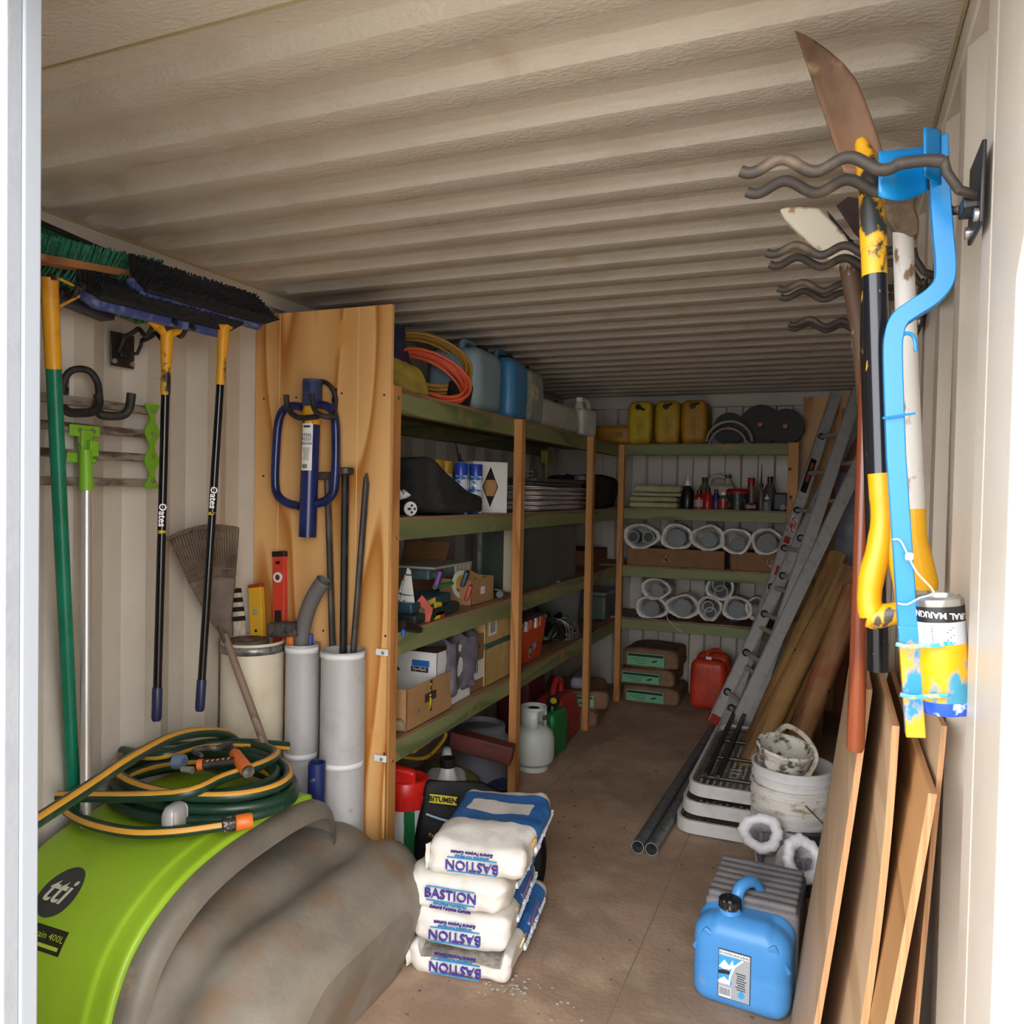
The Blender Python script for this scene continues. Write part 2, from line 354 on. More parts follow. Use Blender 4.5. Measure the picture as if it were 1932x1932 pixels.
def broom(label, top, bot, tilt, socket_mat):
    top, bot = V(top), V(bot); ax = (top - bot).normalized()
    t = T('push_broom', label, 'broom', (bot[0], bot[1], bot[2]), group='black push brooms on the left wall')
    up = V((sin(tilt), 0, cos(tilt))); side = V((0, 1, .02)).normalized(); out = up.cross(side)
    hb = top + ax * .07 + V((0, -.03 if tilt < .6 else -.11, 0))
    mb = MB()
    MM = M(((out[0], side[0], up[0], 0), (out[1], side[1], up[1], 0), (out[2], side[2], up[2], 0), (0, 0, 0, 1)))
    mb.rbox((.085, .53, .035), X=M.Translation(hb) @ MM, r=.02, n=6); mb.build('head_block', bluep, t)
    mb = MB(); mb.rbox((.10, .515, .045), X=M.Translation(hb + up * .036) @ MM, r=.014, n=20, fn=lambda u, p: p + V((nz(p, 60, .006), nz(p + V((3, 3, 3)), 60, .006), (nz(p, 40, .012) if u[2] > .5 else 0))))
    bristles(mb, hb + up * .02, side, out, up, .515, .09, .048, 100, 10, sp=.002); mb.build('bristles', bristle, t)
    mb = MB(); mb.tube([top - ax * .07, top - ax * .005, top + ax * .03], [.0165, .019, .02], 16); mb.tube([top + V((0, -.07, .052)), top + V((0, 0, .02)), top + V((0, .07, .052))], [.01, .018, .01], 10); mb.build('socket', socket_mat, t)
    mb = MB(); mb.cyl(top - ax * .06, top - ax * .17, .0145, n=14); mb.build('worn_collar', yeld, t)['label'] = 'worn yellow and black painted section of the handle'
    mb = MB(); mb.cyl(top - ax * .16, bot + ax * .09, .0128, n=16); mb.build('handle', blackp, t)
    mb = MB(); mb.tube([bot, bot + ax * .01, bot + ax * .1, bot + ax * .105], [.012, .0155, .0155, .014], 16); mb.build('end_grip', navy, t)
    c = top - ax * .545; toC = (CAM - c).normalized(); sd_ = (-ax).cross(toC).normalized(); nn = sd_.cross(-ax).normalized() * -1
    nrm = (-ax).cross(sd_)
    if nrm.dot(toC) < 0: sd_ = -sd_; nrm = -nrm
    X = M(((-ax[0], sd_[0], nrm[0], 0), (-ax[1], sd_[1], nrm[1], 0), (-ax[2], sd_[2], nrm[2], 0), (0, 0, 0, 1)))
    mb = MB(); mb.text('Oates', M.Translation(c + nrm * .0132) @ X, .030, ext=.0004, bold=.0006); mb.build('lettering', WPOLE, t)
    mb = MB(); mb.cyl(c - ax * .048, c - ax * .058, .0132, n=14); mb.build('label_band', mat('yellow_dot', 'c9b32a', .5, c2='222222', ns=90, lo=.5, hi=.55), t)
    return t
broom('black-handled push broom with blue-edged head, left of the two over the fan rake', (-1.95, 1.879, 2.035), (-1.95, 1.851, .845), .5, yelp)
broom('black-handled push broom hanging right beside the plywood panel, head under the ceiling rail', (-1.90, 2.07, 2.09), (-1.93, 2.012, .838), .75, yelp)
def wavy(a, b, amp=.014, waves=2.5, n=34, upv=V((0, 0, 1)), ph=0.0):
    a, b = V(a), V(b); return [a + (b - a) * i / n + upv * amp * sin(2 * pi * waves * i / n + ph) for i in range(n + 1)]
def wall_rack(name, label, x, y, z, sg, L, gap=.1, plate=(.10, .05), group=None, r=.0075, ph=0.0, amp=.014, tip=.02):
    t = T(name, label, 'tool rack', (x, y, z), group=group)
    mb = MB(); mb.box((x + sg * .003, y, z - .04), (.006, gap + .02, .11)); mb.box((x + sg * .012, y, z - .055), (.02, gap * .6, .02)); mb.build('wall_plate', black, t, bev=.002)
    studs('screw', [((x + sg * .004, y + dy * (gap + .03), z - .08), (x + sg * .011, y + dy * (gap + .03), z - .08)) for dy in (-.35, .35)], .009, steel, t)
    for s in (-1, 1):
        yy = y + s * gap / 2; a = V((x + sg * .02, yy, z)); b = V((x + sg * L, yy, z + tip))
        mb = MB(); mb.tube([(x + sg * .006, yy * .6 + y * .4, z - .05), (x + sg * .03, yy, z - .045), (x + sg * .045, yy, z - .02), (x + sg * .05, yy, z)], r * .8, 10)
        mb.tube(smooth([V((x + sg * .05, yy, z - .004)), V((x + sg * .07, yy, z))] + wavy(V((x + sg * .09, yy, z)), b, amp, waves=2.5, ph=ph)[2:], 2), r, 12); mb.build('prong', rubber, t)
    return t
wall_rack('tool_hook_rack', 'black wavy-pronged tool rack carrying the two black push brooms', -2.165, 1.90, 2.06, 1, .27, gap=.07, group='tool racks on the left wall')
wall_rack('tool_hook_rack', 'black wavy-pronged tool rack holding the green-handled broom beside the door', -2.165, 1.52, 2.10, 1, .24, gap=.09, group='tool racks on the left wall')
# green-handled street broom
hp = P(94, 545, x=-1.95); hb = P(138, 1490, x=-2.13)
t = T('street_broom', 'green-handled street broom with wooden head and yellow painted socket beside the door', 'broom', (hb[0], hb[1], .58))
ax = (hp - hb).normalized(); q = hb - ax * (hb[2] - .585) / ax[2]
mb = MB(); mb.cyl(q, hp - ax * .16, .0195, n=20); mb.build('handle', green, t)
mb = MB(); mb.tube([hp - ax * .21, hp - ax * .17, hp - ax * .1, hp + ax * .03], [.0202, .0208, .0208, .0215], 20); mb.build('socket', mat('yellow_over_green', 'e0a21e', .45, c2='c9861a', ns=12), t)['label'] = 'yellow painted top of the green handle'
W0 = P(70, 488, x=-1.95); W1 = P(292, 528, x=-2.03); d = (W1 - W0).normalized()
mb = MB(); mb.bar(W0 - d * .1, W1, .055, .022); mb.build('head_block', wood('broom_wood', 'b98050', '7d5232', axis=1), t, bev=.003)
upg = V((.1, 0, 1)).normalized(); outg = V((1, 0, -.1))
mb = MB(); bristles(mb, W0 + (W1 - W0) * .42 + V((-.02, 0, .01)), d, outg, upg, .55, .05, .055, 80, 6, sp=.008); mb.build('bristles', gbr, t)
mb = MB()
for a, b in (((106, 582), (214, 524)), ((112, 526), (196, 566))): mb.cyl(P(a[0], a[1], x=-1.95), P(b[0], b[1], x=-2.0), .004, n=8)
mb.build('brace', mat('brace_orange', 'd49a3a', .5), t)
# second, darker broom head behind
a0 = P(60, 540, x=-2.05); a1 = P(205, 598, x=-2.05); d = (a1 - a0).normalized()
t = T('yard_broom', 'dark blue broom head with splayed green bristles behind the wooden broom head', 'broom', a0)
mb = MB(); mb.bar(a0 - d * .15, a1, .06, .03); mb.build('head_block', mat('dark_blue_block', '2b2c40', .5), t, bev=.006)
mb = MB(); bristles(mb, a0 + (a1 - a0) * .45 + V((.01, 0, .015)), d, V((1, 0, 0)), V((.25, .35, 1)).normalized(), .5, .05, .10, 60, 5, sp=.02, r=.002); mb.build('bristles', gbr, t)
mb = MB(); mb.tube([a0 - d * .05 + V((0, 0, -.02)), V((-2.07, 1.42, .2))], .012, 12); mb.build('handle', blackp, t)
# third, dark green head high under the rail
a0 = P(60, 440, x=-2.1); a1 = P(228, 508, x=-2.1); d = (a1 - a0).normalized()
t = T('corner_broom', 'dark broom head with flattened green bristles highest under the ceiling rail', 'broom', a0)
mb = MB(); mb.bar(a0 - d * .12 + V((0, 0, .025)), a1 + V((0, 0, .02)), .05, .02, upv=(-.4, 0, 1)); mb.build('head_block', black, t, bev=.005)
mb = MB(); bristles(mb, a0 + (a1 - a0) * .4 + V((0, 0, .015)), d, V((1, 0, .3)), V((.5, 0, -1)).normalized(), .5, .05, .07, 70, 5, sp=.012); mb.build('bristles', gbr, t)
mb = MB(); mb.tube([a0 + d * -.08, V((-2.12, 1.36, .15))], .011, 12); mb.build('handle', blackp, t)
# lawn levelling rake hung flat on the wall
t = T('levelling_rake', 'lime green levelling rake with weathered bars and aluminium pole hung flat on wall', 'rake', (-2.11, 1.70, .55))
barm = mat('rusty_grey_bar', '8c7f72', .6, c2='4e3f33', ns=26, lo=.5, hi=.6, stretch=(1, .2, 1))
for pz in (775, 820, 865, 912):
    z = P(283, pz, x=-2.12)[2]; mb = MB(); mb.lohi((-2.145, 1.35, z - .012), (-2.118, 1.985, z + .014)); mb.build('bar', barm, t, bev=.002)
zt = P(283, 768, x=-2.12)[2]; zb = P(283, 916, x=-2.12)[2]; yy = P(283, 840, x=-2.12)[1]
mb = MB(); po = []
for i in range(41):
    z = zt + .01 + (zb - zt - .02) * i / 40; po.append((yy - .02 - .010 * cos(2 * pi * 3 * i / 40), z))
po += [(yy + .02 + .010 * cos(2 * pi * 3 * i / 40), zt + .01 + (zb - zt - .02) * i / 40) for i in range(40, -1, -1)]
mb.prism([(a, b) for a, b in po], .005, X=M(((0, 0, 1, -2.112), (1, 0, 0, 0), (0, 1, 0, 0), (0, 0, 0, 1)))); mb.build('end_bracket', lime, t)
studs('bolt', [(V((-2.112, yy, P(283, pz, x=-2.12)[2])), V((-2.102, yy, P(283, pz, x=-2.12)[2]))) for pz in (778, 820, 862, 908)] + [(P(*q, x=-2.11), P(*q, x=-2.11) + V((.012, 0, 0))) for q in ((147, 812), (172, 814), (145, 862), (175, 862), (150, 838))], .007, steel, t)
c = P(159, 840, x=-2.11)
mb = MB(); mb.box((-2.108, c[1], P(159, 813, x=-2.11)[2]), (.006, .105, .035)); mb.box((-2.108, c[1] - .01, P(159, 864, x=-2.11)[2]), (.006, .10, .03)); mb.box((-2.105, c[1], c[2]), (.02, .04, .09)); mb.box((-2.09, c[1] + .008, c[2] - .01), (.03, .03, .05)); mb.build('centre_bracket', lime, t, bev=.003)
s0 = P(161, 850, x=-2.085); s1 = P(163, 926, x=-2.075); s2 = P(162, 1420, x=-2.05)
mb = MB(); mb.tube([s0, s1], [.017, .0205], 16); mb.build('socket', lime, t)
e = s2 + (s2 - s1).normalized() * .22
mb = MB(); mb.cyl(s1 + V((0, 0, .01)), e, .0155, n=16); mb.build('pole', alu, t)
# rubber-coated double hook
def xyp(pts, x0, dx=0): return [P(a, b, x=x0 + dx * i / max(1, len(pts) - 1)) for i, (a, b) in enumerate(pts)]
t = T('double_storage_hook', 'black rubber-coated double hook screwed to the wall above the green rake', 'hook', P(122, 770, x=-2.15))
mb = MB(); c = P(122, 738, x=-2.155); mb.box((-2.155, c[1], c[2]), (.006, .026, .09)); mb.build('wall_plate', black, t, bev=.002)
studs('screw', [(P(123, pz, x=-2.15), P(123, pz, x=-2.15) + V((.01, 0, 0))) for pz in (727, 746)], .007, steel, t)
mb = MB(); mb.tube(smooth(xyp([(120, 752), (120, 722), (131, 702), (150, 696), (171, 702), (184, 722), (187, 745)], -2.14, .06), 4), .0105, 12)
mb.tube(smooth(xyp([(185, 745), (186, 762), (176, 776), (155, 779), (132, 778), (119, 770)], -2.08, .03), 4), .0135, 12)
mb.tube(smooth(xyp([(186, 776), (192, 783), (212, 785), (232, 783), (244, 770), (248, 742)], -2.08, .05), 4), .0135, 12); mb.build('hook_arm', rubber, t)

# ---------------------------------------------------------------- plywood end panel and what hangs or stands on it
plyw = wood('honey_plywood', 'e6b677', 'b5752f', c3='dba35a', axis=2, freq=11, dist=2.4, detail=1.6, rough=.5)
yp = 2.545
mb = MB(); mb.lohi((XL + .002, yp, .002), (-1.541, yp + .018, 2.272)); ply = mb.build('end_panel', plyw, bev=.001)
tag(ply, 'honey-coloured plywood panel screwed to the end of the left shelving', 'panel')
for xx in (-2.05, -1.685): mb = MB(); mb.lohi((xx - .0018, yp - .0006, .9), (xx + .0018, yp + .001, 2.27)); mb.build('pale_groove', mat('pale_groove', 'e9c58c', .6), ply)
for px, pz in ((498, 752), (559, 750), (645, 742), (725, 745), (498, 1180), (610, 1190), (727, 1200), (725, 1422), (497, 898)):
    p = P(px, pz, y=yp); mb = MB(); mb.cyl(p + V((0, -.0012, 0)), p + V((0, .002, 0)), .0045, n=10); mb.build('screw_hole', mat('screw_hole_dark', '3d2a18', .8), ply)
# post driver
yh = yp - .06
def py(a, b, y=yh): return P(a, b, y=y)
t = T('post_driver', 'blue steel post driver with loop handles hanging on the plywood panel', 'post driver', py(582, 1013))
dblue = mat('dark_blue_enamel', '1d2a63', .25, c2='141d48', ns=7)
dscuff = mat('scuffed_blue_cap', '2a3560', .5, c2='5a5a68', ns=20)
a, b = py(590, 716), py(580, 1013)
def lerp(a, b, t_): return a + (b - a) * t_
mb = MB(); mb.cyl(lerp(a, b, .15), b, .0335, n=28); mb.build('barrel', dblue, t)
mb = MB(); mb.tube([a, a + (b - a) * .004, lerp(a, b, .17)], [.036, .0375, .0365], 28); mb.build('cap', dscuff, t)
mb = MB(); mb.cyl(lerp(a, b, .16), lerp(a, b, .285), .0345, n=28); mb.build('painted_band', yeld, t)['label'] = 'yellow painted band'
for side, pts in (('l', [(572, 768), (552, 766), (534, 775), (525, 800), (521, 850), (519, 905), (523, 932), (540, 948), (566, 955)]), ('r', [(602, 764), (620, 768), (632, 790), (634, 850), (632, 905), (628, 930), (614, 945), (596, 951)])):
    mb = MB(); mb.tube(smooth([py(*q) for q in pts], 4), .0165, 14); mb.build('loop_handle', dblue, t)
la, lb = py(583, 800), py(579, 888); cx_ = lerp(a, b, .43)
LS = (a - b)[0] / (a - b)[2]
mb = MB(); X = M.Translation(V((0, 0, 0)))
mb.grid(lambda u, v: V((cx_[0] + LS * (la[2] + (lb[2] - la[2]) * v - cx_[2]) + .0352 * sin(R(-26 + 74 * u)), cx_[1] - .0352 * cos(R(-26 + 74 * u)), la[2] + (lb[2] - la[2]) * v)), 12, 2); mb.build('paper_label', mat('paper_white', 'e6e3da', .6), t)
mb = MB(); Xf = lambda x, z, yy: M.Translation(V((x, yy, z))) @ M(((1, 0, 0, 0), (0, 0, -1, 0), (0, 1, 0, 0), (0, 0, 0, 1)))
inkb = mat('blue_ink', '2d3c72', .6)
for i, s in enumerate(('STEEL', 'POST', 'DRIVER')): mb.text(s, M.Translation(cx_ + V((LS * (la[2] - .045 - i * .016 - cx_[2]), 0, la[2] - .045 - i * .016 - cx_[2]))) @ rz(R(12)) @ M.Translation(V((0, -.0360, 0))) @ M.Rotation(pi / 2, 4, 'X'), .0165 if i < 2 else .0135, ext=.0006)
mb.build('lettering', inkb, t)
mb = MB(); z0 = la[2] - .012
def onlab(x, z): return M.Translation(cx_ + V((LS * (z - cx_[2]), 0, z - cx_[2]))) @ rz(R(12)) @ M.Translation(V((x, -.0362, 0)))
mb.box(0, (.026, .001, .008), mt=onlab(0, z0))
for i in range(9): mb.box(0, (.028 if i < 3 else random.uniform(.016, .026), .001, .0016), mt=onlab(0, la[2] - .093 - i * .0055))
for i in range(8): mb.box(0, (.0012, .001, .016), mt=onlab(-.013 + i * .0025, lb[2] + .016))
mb.build('fine_print', mat('ink_dark', '33343c', .7), t)
t = T('double_storage_hook', 'black rubber-coated double hook screwed to the plywood, carrying the post driver', 'hook', P(600, 790, y=yp - .01))
mb = MB(); p = P(631, 755, y=yp - .005); mb.box(p, (.022, .006, .09)); mb.build('wall_plate', black, t, bev=.002)
studs('screw', [(P(631, pz, y=yp - .008), P(631, pz, y=yp - .008) - V((0, .008, 0))) for pz in (748, 762)], .006, steel, t)
mb = MB(); mb.tube(smooth([P(632, 775, y=yp - .02), P(633, 748, y=yp - .02), P(622, 727, y=yp - .03), P(606, 719, y=yp - .03), P(590, 725, y=yp - .02)], 4), .0085, 12)
mb.tube(smooth([P(632, 772, y=yp - .03), P(628, 786, y=yh - .05), P(605, 783, y=yh - .08), P(592, 768, y=yh - .08), P(589, 742, y=yh - .08)], 4), .0105, 12)
mb.tube(smooth([P(600, 786, y=yh - .05), P(565, 788, y=yh - .05), P(548, 778, y=yh - .05), P(541, 762, y=yh - .05), P(540, 745, y=yh - .05)], 4), .0105, 12); mb.build('hook_arm', rubber, t)

# ---------------------------------------------------------------- drain pipe holders and tools in them
pvcg = mat('grey_pvc', 'b6b4b3', .4, c2='a8a29b', ns=9, lo=.5, hi=.75, c3='9a7f62', ns3=14, lo3=.68, hi3=.78)
pvcc = mat('cream_pvc', 'd9cfb9', .4, c2='cdbf9f', ns=7, lo=.5, hi=.75)
strapw = mat('white_strap', 'e4e4e4', .4)
galv = mat('galvanised', '9a9a98', .4, metal=.6, c2='6d6d6c', ns=40, lo=.45, hi=.6)
def pipe(label, c, r, ztop, m, wall=.006):
    t = T('storage_pipe', label, 'pipe', (c[0], c[1], 0), group='upright drain pipes used as tool holders')
    mb = MB(); mb.lathe([(r - wall, .01), (r - wall, ztop), (r, ztop), (r, .002), (0.001, .002)], (c[0], c[1], 0), n=40); mb.build('tube', m, t); return t
c1, r1, c2_, r2, c3_, r3 = (-2.047, 2.405), .117, (-1.857, 2.46), .064, (-1.667, 2.45), .082
t1 = pipe('wide cream upright drain pipe, leftmost of the tool holders', c1, r1, 1.0, pvcc)
t2 = pipe('narrow grey upright drain pipe, middle one, holding the flexible conduit', c2_, r2, .995, pvcg)
t3 = pipe('grey upright drain pipe nearest the shelf post, holding three steel bars', c3_, r3, .99, pvcg)
def strap(t, c, r, z, h, m, a0=0, a1=180, ears=()):
    mb = MB(); mb.grid(lambda u, v: V((c[0] + (r + .002) * cos(R(-a0 - (a1 - a0) * u)), c[1] + (r + .002) * sin(R(-a0 - (a1 - a0) * u)), z - h / 2 + h * v)), 26, 2)
    for e in ears: mb.box(e, (.05, .003, h)) if len(e) == 3 else None
    mb.build('strap', m, t, solid=.003)
strap(t1, c1, r1, .975, .03, galv, -20, 200, [(c1[0] - r1 - .0, c1[1], .985)])
for z in (.975, .575):
    strap(t2, c2_, r2, z, .022, strapw, -10, 190); strap(t3, c3_, r3, z, .022, strapw, -10, 190, [(c3_[0] + r3 + .03, 2.535, z)])
studs('screw', [((c3_[0] + r3 + .04, 2.53, z), (c3_[0] + r3 + .04, 2.522, z)) for z in (.975, .575)], .006, steel, t3)
# coil of black poly pipe seen in the mouth of the wide pipe
mb = MB(); mb.lathe([(.03, .985), (.03, 1.0), (.075, 1.006), (.075, .96), (.03, .95)], (c1[0] - .005, c1[1] - .02, 0), n=24)
mb.lathe([(.03, .95), (.03, .8)], (c1[0] - .005, c1[1] - .02, 0), n=16)
tag(mb.build('grinding_disc', mat('rusty_disc', '6b5847', .7, c2='4a3c30', ns=20)), 'brown ring-shaped disc lying in the mouth of the cream pipe', 'disc')
# steel bars
dsteel = mat('dark_forged_steel', '3b3735', .45, metal=.4, c2='6a6058', ns=18, lo=.45, hi=.7, stretch=(1, 1, .3))
dsteelb = mat('black_forged_steel', '1f1e1f', .4, metal=.3, c2='4b4744', ns=18, lo=.5, hi=.7, stretch=(1, 1, .3))
def stick(name, label, cat, a, b, r, m, n=8, head=None, group=None):
    t = T(name, label, cat, b, group=group); a, b = V(a), V(b); dd = (b - a).normalized()
    mb = MB(); mb.cyl(a, b, r, n=n); mb.build('shaft', m, t)
    if head: head(t)
    return t
G3 = 'steel bars in the grey pipe'
stick('crowbar', 'dark hexagonal steel bar leaning furthest left in the grey pipe', 'crowbar', P(618, 900, y=2.52), V((c3_[0] - .03, c3_[1] + .02, .35)), .0125, dsteel, head=lambda t: MB().box(P(618, 898, y=2.52), (.07, .03, .03)).build('head', dsteel, t, bev=.005), group=G3)
stick('crowbar', 'black steel bar with a flat round striking head, middle one in the grey pipe', 'crowbar', P(652, 888, y=2.51), V((c3_[0] + .0, c3_[1] + .0, .3)), .0145, dsteelb, head=lambda t: MB().tube([P(652, 896, y=2.51), P(652, 894, y=2.51), P(652, 884, y=2.51), P(652, 882, y=2.51)], [.026, .032, .032, .028], 16).build('head', dsteel, t), group=G3)
def spike(t): a = P(691, 915, y=2.52); MB().tube([a, P(691, 904, y=2.52), P(692, 892, y=2.52)], [.0125, .010, .003], 8).build('point', dsteel, t)
stick('crowbar', 'worn steel bar with a pointed tip leaning furthest right in the grey pipe', 'crowbar', P(691, 912, y=2.52), V((c3_[0] + .0, c3_[1] - .01, .3)), .0125, dsteel, head=spike, group=G3)
# flexible conduit
cg = mat('ribbed_grey_conduit', '6d6b69', .5)
pts = smooth([V((c2_[0] + .01, c2_[1], .55)), V((c2_[0] - .0, c2_[1] - .005, .9)), P(570, 1200, y=2.45), P(578, 1160, y=2.44), P(592, 1125, y=2.43), P(611, 1095, y=2.42)], 24)
mb = MB(); mb.tube(pts, [.0275 + .0018 * (i % 2) for i in range(len(pts))], 20, cap=False); mb.tube(pts[-30:], .022, 16, cap=False)
tag(mb.build('flexible_conduit', [cg], sharp=80), 'grey ribbed flexible conduit curving out of the narrow pipe', 'conduit')
# hammer and small handles in the narrow pipe
t = T('club_hammer', 'rusty-headed club hammer with orange handle resting on the cream pipe rim', 'hammer', (c2_[0] - .03, c2_[1], .9))
mb = MB(); mb.rbox((.125, .05, .055), X=TR(P(536, 1187, y=2.42), (0, -.12, .1)), r=.008, n=5, fn=lambda u, p: p + V((0, 0, nz(p, 30, .006)))); mb.build('head', mat('rusty_iron', '4f4a45', .7, c2='2c2826', ns=30, bump=.5, bs=60), t)
mb = MB(); mb.tube([P(548, 1200, y=2.44), P(548, 1225, y=2.44), (c2_[0] - .025, c2_[1], .7)], [.018, .019, .016], 14); mb.build('handle', mat('orange_handle', 'd8701e', .45), t)
mb = MB(); mb.tube([P(585, 1196, y=2.48), (c2_[0] + .03, c2_[1] + .01, .6)], .012, 12); tag(mb.build('blue_handle_tool', mat('bright_blue_grip', '2a55b8', .4)), 'tool with a bright blue grip just showing behind the conduit', 'tool')
# spirit levels
t = T('spirit_level', 'red spirit level with a round white vial leaning on the plywood', 'spirit level', (-1.95, 2.46, .7), group='levels in the cream pipe')
la, lb = P(528, 1040, y=2.53), V((-1.975, 2.48, .70)); redm = mat('red_level', 'd2402c', .35)
mb = MB(); mb.bar(la, lb, .055, .022, upv=(0, -1, 0)); mb.build('body', redm, t, bev=.002)
mb = MB(); mb.bar(la, lerp(la, lb, .035), .058, .025, upv=(0, -1, 0)); mb.build('end_cap', black, t, bev=.002)
mb = MB(); dd = (lb - la).normalized()
for f, w_ in ((.07, .02), (.40, .03)): q = lerp(la, lb, f); MB().bar(q - dd * .006 * (1 if f < .1 else 4) + V((0, -.0125, 0)), q + dd * .006 * (1 if f < .1 else 4) + V((0, -.0125, 0)), w_ * 1.0, .003, upv=(0, -1, 0)).build('slot', black, t)
q = lerp(la, lb, .16) + V((0, -.011, 0)); mb = MB(); mb.lathe([(.012, 0), (.012, .005), (.02, .005), (.021, 0)], q, ax=(0, -1, 0), n=24); mb.build('vial_ring', strapw, t)
mb = MB(); mb.cyl(q, q - V((0, .003, 0)), .012, n=16); mb.build('vial', mat('vial_brown', '5b3c2a', .2), t)
t = T('spirit_level', 'yellow spirit level with a red end standing in the cream pipe', 'spirit level', (-2.05, 2.42, .7), group='levels in the cream pipe')
la, lb = P(483, 1102, y=2.49), V((-2.03, 2.44, .72)); yl = mat('yellow_level', 'dba92a', .4)
mb = MB(); mb.bar(la, lb, .06, .024, upv=(0, -1, 0)); mb.build('body', yl, t, bev=.002)
mb = MB(); mb.bar(la, lerp(la, lb, .03), .062, .026, upv=(0, -1, 0)); mb.build('end_cap', mat('dull_red_cap', '9c3a2a', .5), t, bev=.002)
q = lerp(la, lb, .22) + V((0, -.0125, 0)); mb = MB(); mb.box(q, (.026, .003, .022)); mb.build('vial_window', mat('vial_grey', '9aa07a', .2), t, bev=.004)
q = lerp(la, lb, .37) + V((0, -.0125, 0)); mb = MB(); mb.cyl(q, q - V((0, .002, 0)), .006, n=12); mb.build('hang_hole', black, t)
t = T('marker_stake', 'pale stake with black bands behind the fan rake in the cream pipe', 'stake', (-2.1, 2.42, .7))
la, lb = P(446, 1085, y=2.46), V((-2.1, 2.42, .72))
mb = MB(); mb.tube([la, lerp(la, lb, .3), lb], [.008, .021, .026], 4, ph=pi / 4, flatv=(0, 1, 0)); mb.build('shaft', mat('dirty_ivory', 'd8d0bd', .6, c2='b8a98c', ns=20), t)
for f in (.1, .17, .24, .31):
    q0, q1 = lerp(la, lb, f), lerp(la, lb, f + .035); r0 = .009 + .013 * min(1, f / .3) + .0015; mb = MB(); mb.tube([q0, q1], [r0, r0 + .002], 4, ph=pi / 4, flatv=(0, 1, 0)); mb.build('black_band', black, t)
# fan rake, upside down in front of the cream pipe
t = T('fan_rake', 'brown plastic fan rake standing upside down against the cream pipe', 'rake', P(500, 1420, y=2.2))
hA, hB = P(424, 1198, y=2.23), P(512, 1440, y=2.17); rk = mat('brown_rake_plastic', '6b5d52', .6, c2='5a4c42', ns=8)
mb = MB(); mb.tube([hA, lerp(hA, hB, .5), hB], [.0125, .014, .0145], 14); mb.build('handle', wood('grey_old_wood', '8b7666', '66564a', axis=2, freq=12), t)
def fan(u, v):  # u across, v up
    bl, br = (418, 1196), (432, 1196); ml, mr = (362, 1110), (444, 1100); tl, tr_ = (316, 1014), (453, 993)
    if v < .5: s = v * 2; e_ = s ** .8; L = (bl[0] + (ml[0] - bl[0]) * e_, bl[1] + (ml[1] - bl[1]) * s); Rr = (br[0] + (mr[0] - br[0]) * s, br[1] + (mr[1] - br[1]) * s)
    else: s = v * 2 - 1; L = (ml[0] + (tl[0] - ml[0]) * s, ml[1] + (tl[1] - ml[1]) * s); Rr = (mr[0] + (tr_[0] - mr[0]) * s, mr[1] + (tr_[1] - mr[1]) * s)
    px = L[0] + (Rr[0] - L[0]) * u; pz = L[1] + (Rr[1] - L[1]) * u - 14 * sin(pi * u) * v
    return P(px, pz, y=2.235 - .175 * (1 - u) * min(1, v * 1.4) + .02 * v)
mb = MB(); mb.grid(lambda u, v: fan(u, v * .55), 22, 12); mb.build('fan_plate', rk, t, solid=.006)
mb = MB(); NT = 24
for i in range(NT):
    u0 = (i + .1) / NT; u1 = (i + .78) / NT; mb.grid(lambda u, v: fan(u0 + (u1 - u0) * u, .54 + .44 * v) + V((0, -.006 * (1 - abs(2 * u - 1)) , 0)), 3, 9)
    a = fan((u0 + u1) / 2, .98); mb.tube([a, a + V((0, -.012, .004)), a + V((0, -.03, -.008))], .003, 6)
mb.build('tines', mat('brown_rake_tines', '7a6a5b', .6, c2='5c4d40', ns=10), t, solid=.003)
mb = MB()
for vv in (.62, .86): mb.tube([fan(i / 24, vv) + V((0, -.008, 0)) for i in range(25)], .003, 6)
mb.build('cross_rib', rk, t)
mb = MB(); mb.tube([hA + (hA - hB).normalized() * .07, hA + (hA - hB).normalized() * .02, hA - (hA - hB).normalized() * .03], [.02, .017, .016], 14, flat=.7); mb.build('socket', mat('dark_socket', '4b4038', .6), t)
# blue painted offcut of pipe
mb = MB(); p = P(598, 1438, y=2.31); mb.lathe([(.026, .02), (.026, p[2]), (.031, p[2]), (.031, 0)], (p[0], 2.31, 0), n=24)
tag(mb.build('steel_pipe_offcut', mat('chipped_blue_paint', '1d2b5e', .4, c2='8a7a66', ns=22, lo=.6, hi=.66)), 'short blue painted steel pipe offcut standing before the grey drain pipes', 'pipe offcut')
# ---------------------------------------------------------------- moulded spray tank
tankg = mat('scuffed_grey_poly', '7b7468', .5, c2='6a645b', ns=4, lo=.4, hi=.65, bump=.12, bs=25, c3='a9926f', ns3=9, lo3=.6, hi3=.78)
tankd = mat('dirty_grey_poly', '8a8275', .6, c2='756e62', ns=4, lo=.4, hi=.65, bump=.35, bs=20, c3='84664c', ns3=5.5, lo3=.48, hi3=.75)
limep = mat('lime_poly', '9cc32c', .38, c2='8fb428', ns=3)
prof = [(1.36, .0), (1.355, .12), (1.368, .2), (1.385, .28), (1.42, .365), (1.46, .42), (1.52, .47), (1.62, .52), (1.75, .55), (1.9, .562), (2.02, .565), (2.14, .555), (2.21, .53), (2.255, .47), (2.27, .35), (2.275, 0)]
pr = smooth([V((0, a, b)) for a, b in prof], 3)
t = T('spray_tank', 'lime and grey moulded liquid tank, low before the pipes', 'tank', (-1.7, 1.8, 0))
cen = V((0, 1.85, .15))
